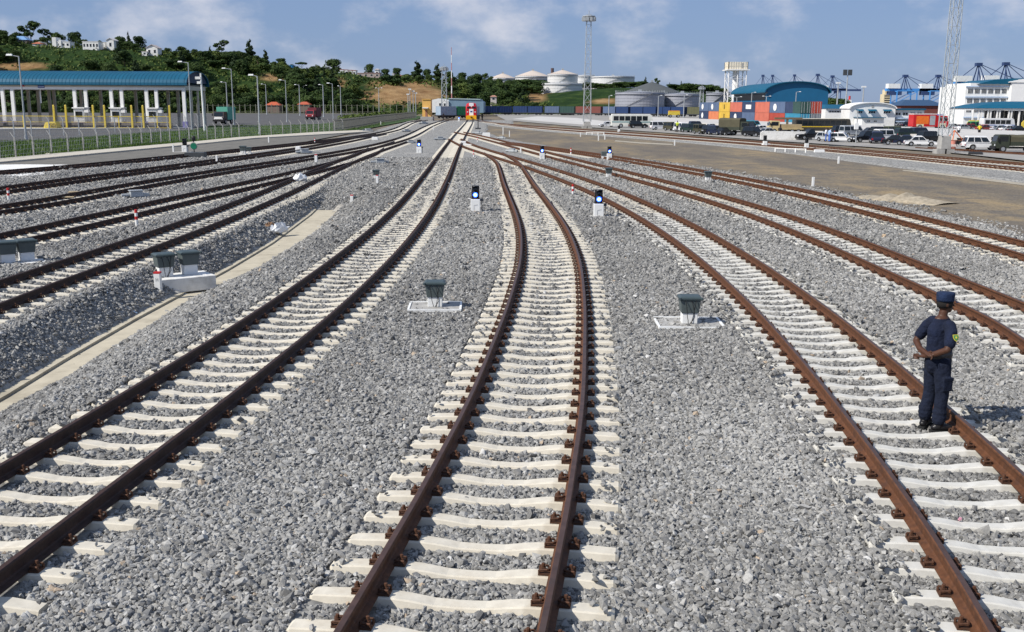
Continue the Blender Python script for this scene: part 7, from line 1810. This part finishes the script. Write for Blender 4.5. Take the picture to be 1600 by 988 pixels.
t = truck(1226, 209, PI-.05, 'beige mobile crane truck left of the long bus', paint((.55,.44,.22), .5), paint((.42,.33,.17), .5), 7.0, 2.4, 2.8, False, 2.2, 'crane_truck', 'truck')
MB().box(-3.2, 1.0, -.9, .9, 1.104, 1.9).build('winch_box', mat('beige_box', (.35,.27,.15), .6), t); MB().box(-3.4, 2.2, -.3, .3, 2.85, 3.25).box(-.6, -.2, -.25, .25, 1.9, 2.86).build('crane_boom', mat('dull_brown', (.15,.11,.07), .7), t)
truck(1244, 189, -1.4, 'white truck cab with its front to the camera before the teal container', paint((.74,.74,.72), .4), GCONC, 6.6, 2.45, 3.0, False, 2.1, 'white_truck', 'truck', None, .9)
truck(1289, 189.5, -1.3, 'white truck cab with its front to the camera right of the grey end container', paint((.74,.74,.72), .4), mat('dusty_bed', (.4,.3,.25), .8), 6.6, 2.45, 3.0, False, 2.1, 'white_truck', 'truck', None, .9)
t = truck(351, 193.5, -1.70, 'dark truck with a green box body on the gate road', paint((.03,.02,.025), .4), mat('green_box', (.10,.36,.27), .6, .1, .5), 6.6, 2.5, 3.9, False, 2.1, 'box_truck', 'truck', 3.6, 1.0)
MB().box(3.32, 3.36, -.85, .85, 1.0, 1.5).build('white_grille', WHITE, t)
t = truck(490, 187, -1.72, 'dark red truck driving on the road behind the verge', paint((.26,.015,.025), .4), mat('maroon_box', (.13,.02,.03), .6, .1, .5), 6.6, 2.5, 3.6, False, 2.1, 'box_truck', 'truck', 3.3, 1.0)
# fire truck
x, y, _ = G(1449, 202.5, .0); t = thing('fire_truck', 'red fire truck with orange side panel and silver shutter', 'fire truck', (x, y, .0), .05); t.scale = (.92, .92, .92)
FR = mat('fire_red', (.52,.012,.015), .35, .06, .6, coat=.3)
MB().box(-3.6, 1.2, -1.22, 1.22, .6, 3.0).build('body', FR, t); MB().box(-3.65, 1.25, -1.25, 1.25, 3.004, 3.2).build('roof', mat('fire_roof', (.6,.5,.48), .6), t)
MB().prism([(1.3, .55), (3.7, .55), (3.75, 1.5), (3.45, 2.75), (1.3, 2.85)], -1.2, 1.2, 'y').build('cab', FR, t)
b = MB()
for sg in (-1, 1): b.add([(1.6, sg*1.208, 1.7), (2.3, sg*1.208, 1.7), (2.3, sg*1.208, 2.55), (1.6, sg*1.208, 2.55)], [(0,1,2,3)]).add([(2.5, sg*1.208, 1.7), (3.5, sg*1.208, 1.7), (3.35, sg*1.208, 2.5), (2.5, sg*1.208, 2.55)], [(0,1,2,3)])
b.add([(3.72, -1.05, 1.65), (3.72, 1.05, 1.65), (3.5, 1.0, 2.65), (3.5, -1.0, 2.65)], [(0,1,2,3)]); b.build('windows', GLASS, t)
MB().box(-3.0, -.4, -1.25, -1.225, 1.1, 2.7).build('side_panel', mat('fire_orange', (.75,.16,.02), .5), t); MB().box(-.2, .9, -1.25, -1.225, .9, 2.8).build('shutter', STEELG, t); MB().box(1.9, 2.8, -.8, .8, 2.85, 3.05).build('light_bar', mat('bar_blue', (.03,.06,.4), .3), t)
MB().box(-2.9, -1.4, -1.24, -1.2, .62, 1.35).box(1.9, 3.2, -1.23, -1.19, .57, 1.3).build('wheel_arch', mat('arch_cream', (.7,.62,.4), .6), t)
box_wheels(t, (-2.15, 2.55), 1.1, .52, .3)
# ramp, tripod frame, motorcycle, yellow loader
o = MB().prism([(-3.3, 0), (3.3, 0), (3.3, .85), (2.6, 1.05), (-3.0, 1.1), (-3.3, .9)], -.25, .25, 'y').build('concrete_ramp', WCONC); o.location = G(1228, 218.5, -.05); o.rotation_euler = (0, 0, -.05); tag(o, 'low pale concrete ramp wall below the beige crane truck', 'ramp')
t = thing('tripod_frame', 'orange tripod work frame with a bucket beside the large lattice mast', 'work frame', G(1489, 233, -.05)); OR = mat('orange_tube', (.6,.16,.05), .6, .1, 2)
for a in (0, 2.1, 4.2): MB().tube((.95*math.cos(a), .95*math.sin(a), .9), (0, 0, 1.9), .05).build('leg', OR, t)
MB().box(-1.05, 1.05, -.06, .06, .82, .92).build('cross_bar', mat('brown_bar', (.2,.08,.05), .7), t); MB().lathe([(.42, 0), (.36, .85)], (-.15, 0, 0), 10).build('drum', mat('salmon_drum', (.62,.24,.18), .6), t); MB().box(-.6, .3, -.44, -.38, .25, .5).build('drum_band', mat('drum_band', (.72,.6,.55), .6), t)
t = thing('motorcycle', 'dark motorcycle standing left of the white suv', 'motorcycle', G(1503, 227, -.03), .3)
for q in (-.62, .62):
    w_ = MB().loft([[(.31*f*math.cos(2*math.pi*i/16), z, .31*f*math.sin(2*math.pi*i/16)) for i in range(16)] for z, f in ((-.06, .9), (0, 1), (.06, .9))]).build('wheel', RUBBER, t); w_.location = (q, 0, .31)
MB().prism([(-.6, .62), (-.1, .5), (.35, .62), (.3, .85), (-.05, .78), (-.7, .82)], -.14, .14, 'y').build('tank_and_seat', BLACK, t); MB().box(-.25, .25, -.16, .16, .25, .52).build('engine', DKSTEEL, t)
MB().tube((.62, 0, .31), (.4, 0, .95), .04).tube((.4, -.34, 1.0), (.4, .34, 1.0), .025).tube((-.62, 0, .31), (-.1, 0, .45), .04).build('frame', DKSTEEL, t); MB().ball((.52, 0, .85), .09, .1, .1, 8).build('headlight', HLIGHT, t)
t = thing('yellow_loader', 'small yellow machine parked before the freight train, right of the grey tanks', 'machine', G(1053, 184, -.03)); MB().box(-2.0, 2.0, -.9, .9, .9, 2.2).build('body', YELLOW, t); MB().box(-1.9, 1.9, -.8, .8, 2.204, 2.5).build('hood', mat('loader_orange', (.6,.25,.03), .5), t); box_wheels(t, (-1.4, 1.4), .85, .55, .3)
# slim lamp pole among the cars
t = thing('slim_pole', 'slim pale pole with a small box among the parked cars', 'pole', G(1337, 223.5, -.05)); H_ = V(1339, 172, t.location.y)[2]
MB().tube((0,0,0), (0,0,H_), .07, .06, 8).build('pole', STEELG, t); MB().box(-.28, .16, -.15, .15, 1.6, 2.3).build('box', WHITE, t)
# grey dots of boulders edging the lot
t = thing('cable_trough', 'dark grey grating set in the paving before the slim pole', 'grating', G(1315, 228.5, -.03), -.35); MB().box(-1.3, 1.3, -.35, .35, 0, .05).build('grate', DKSTEEL, t)
t = thing('crossing_boards', 'dark rubber crossing boards between the rails below the white suv', 'crossing', G(1524, 240, -.03), 1.15); MB().box(-2.2, 2.2, -.6, .6, 0, .09).build('boards', RUBBER, t)
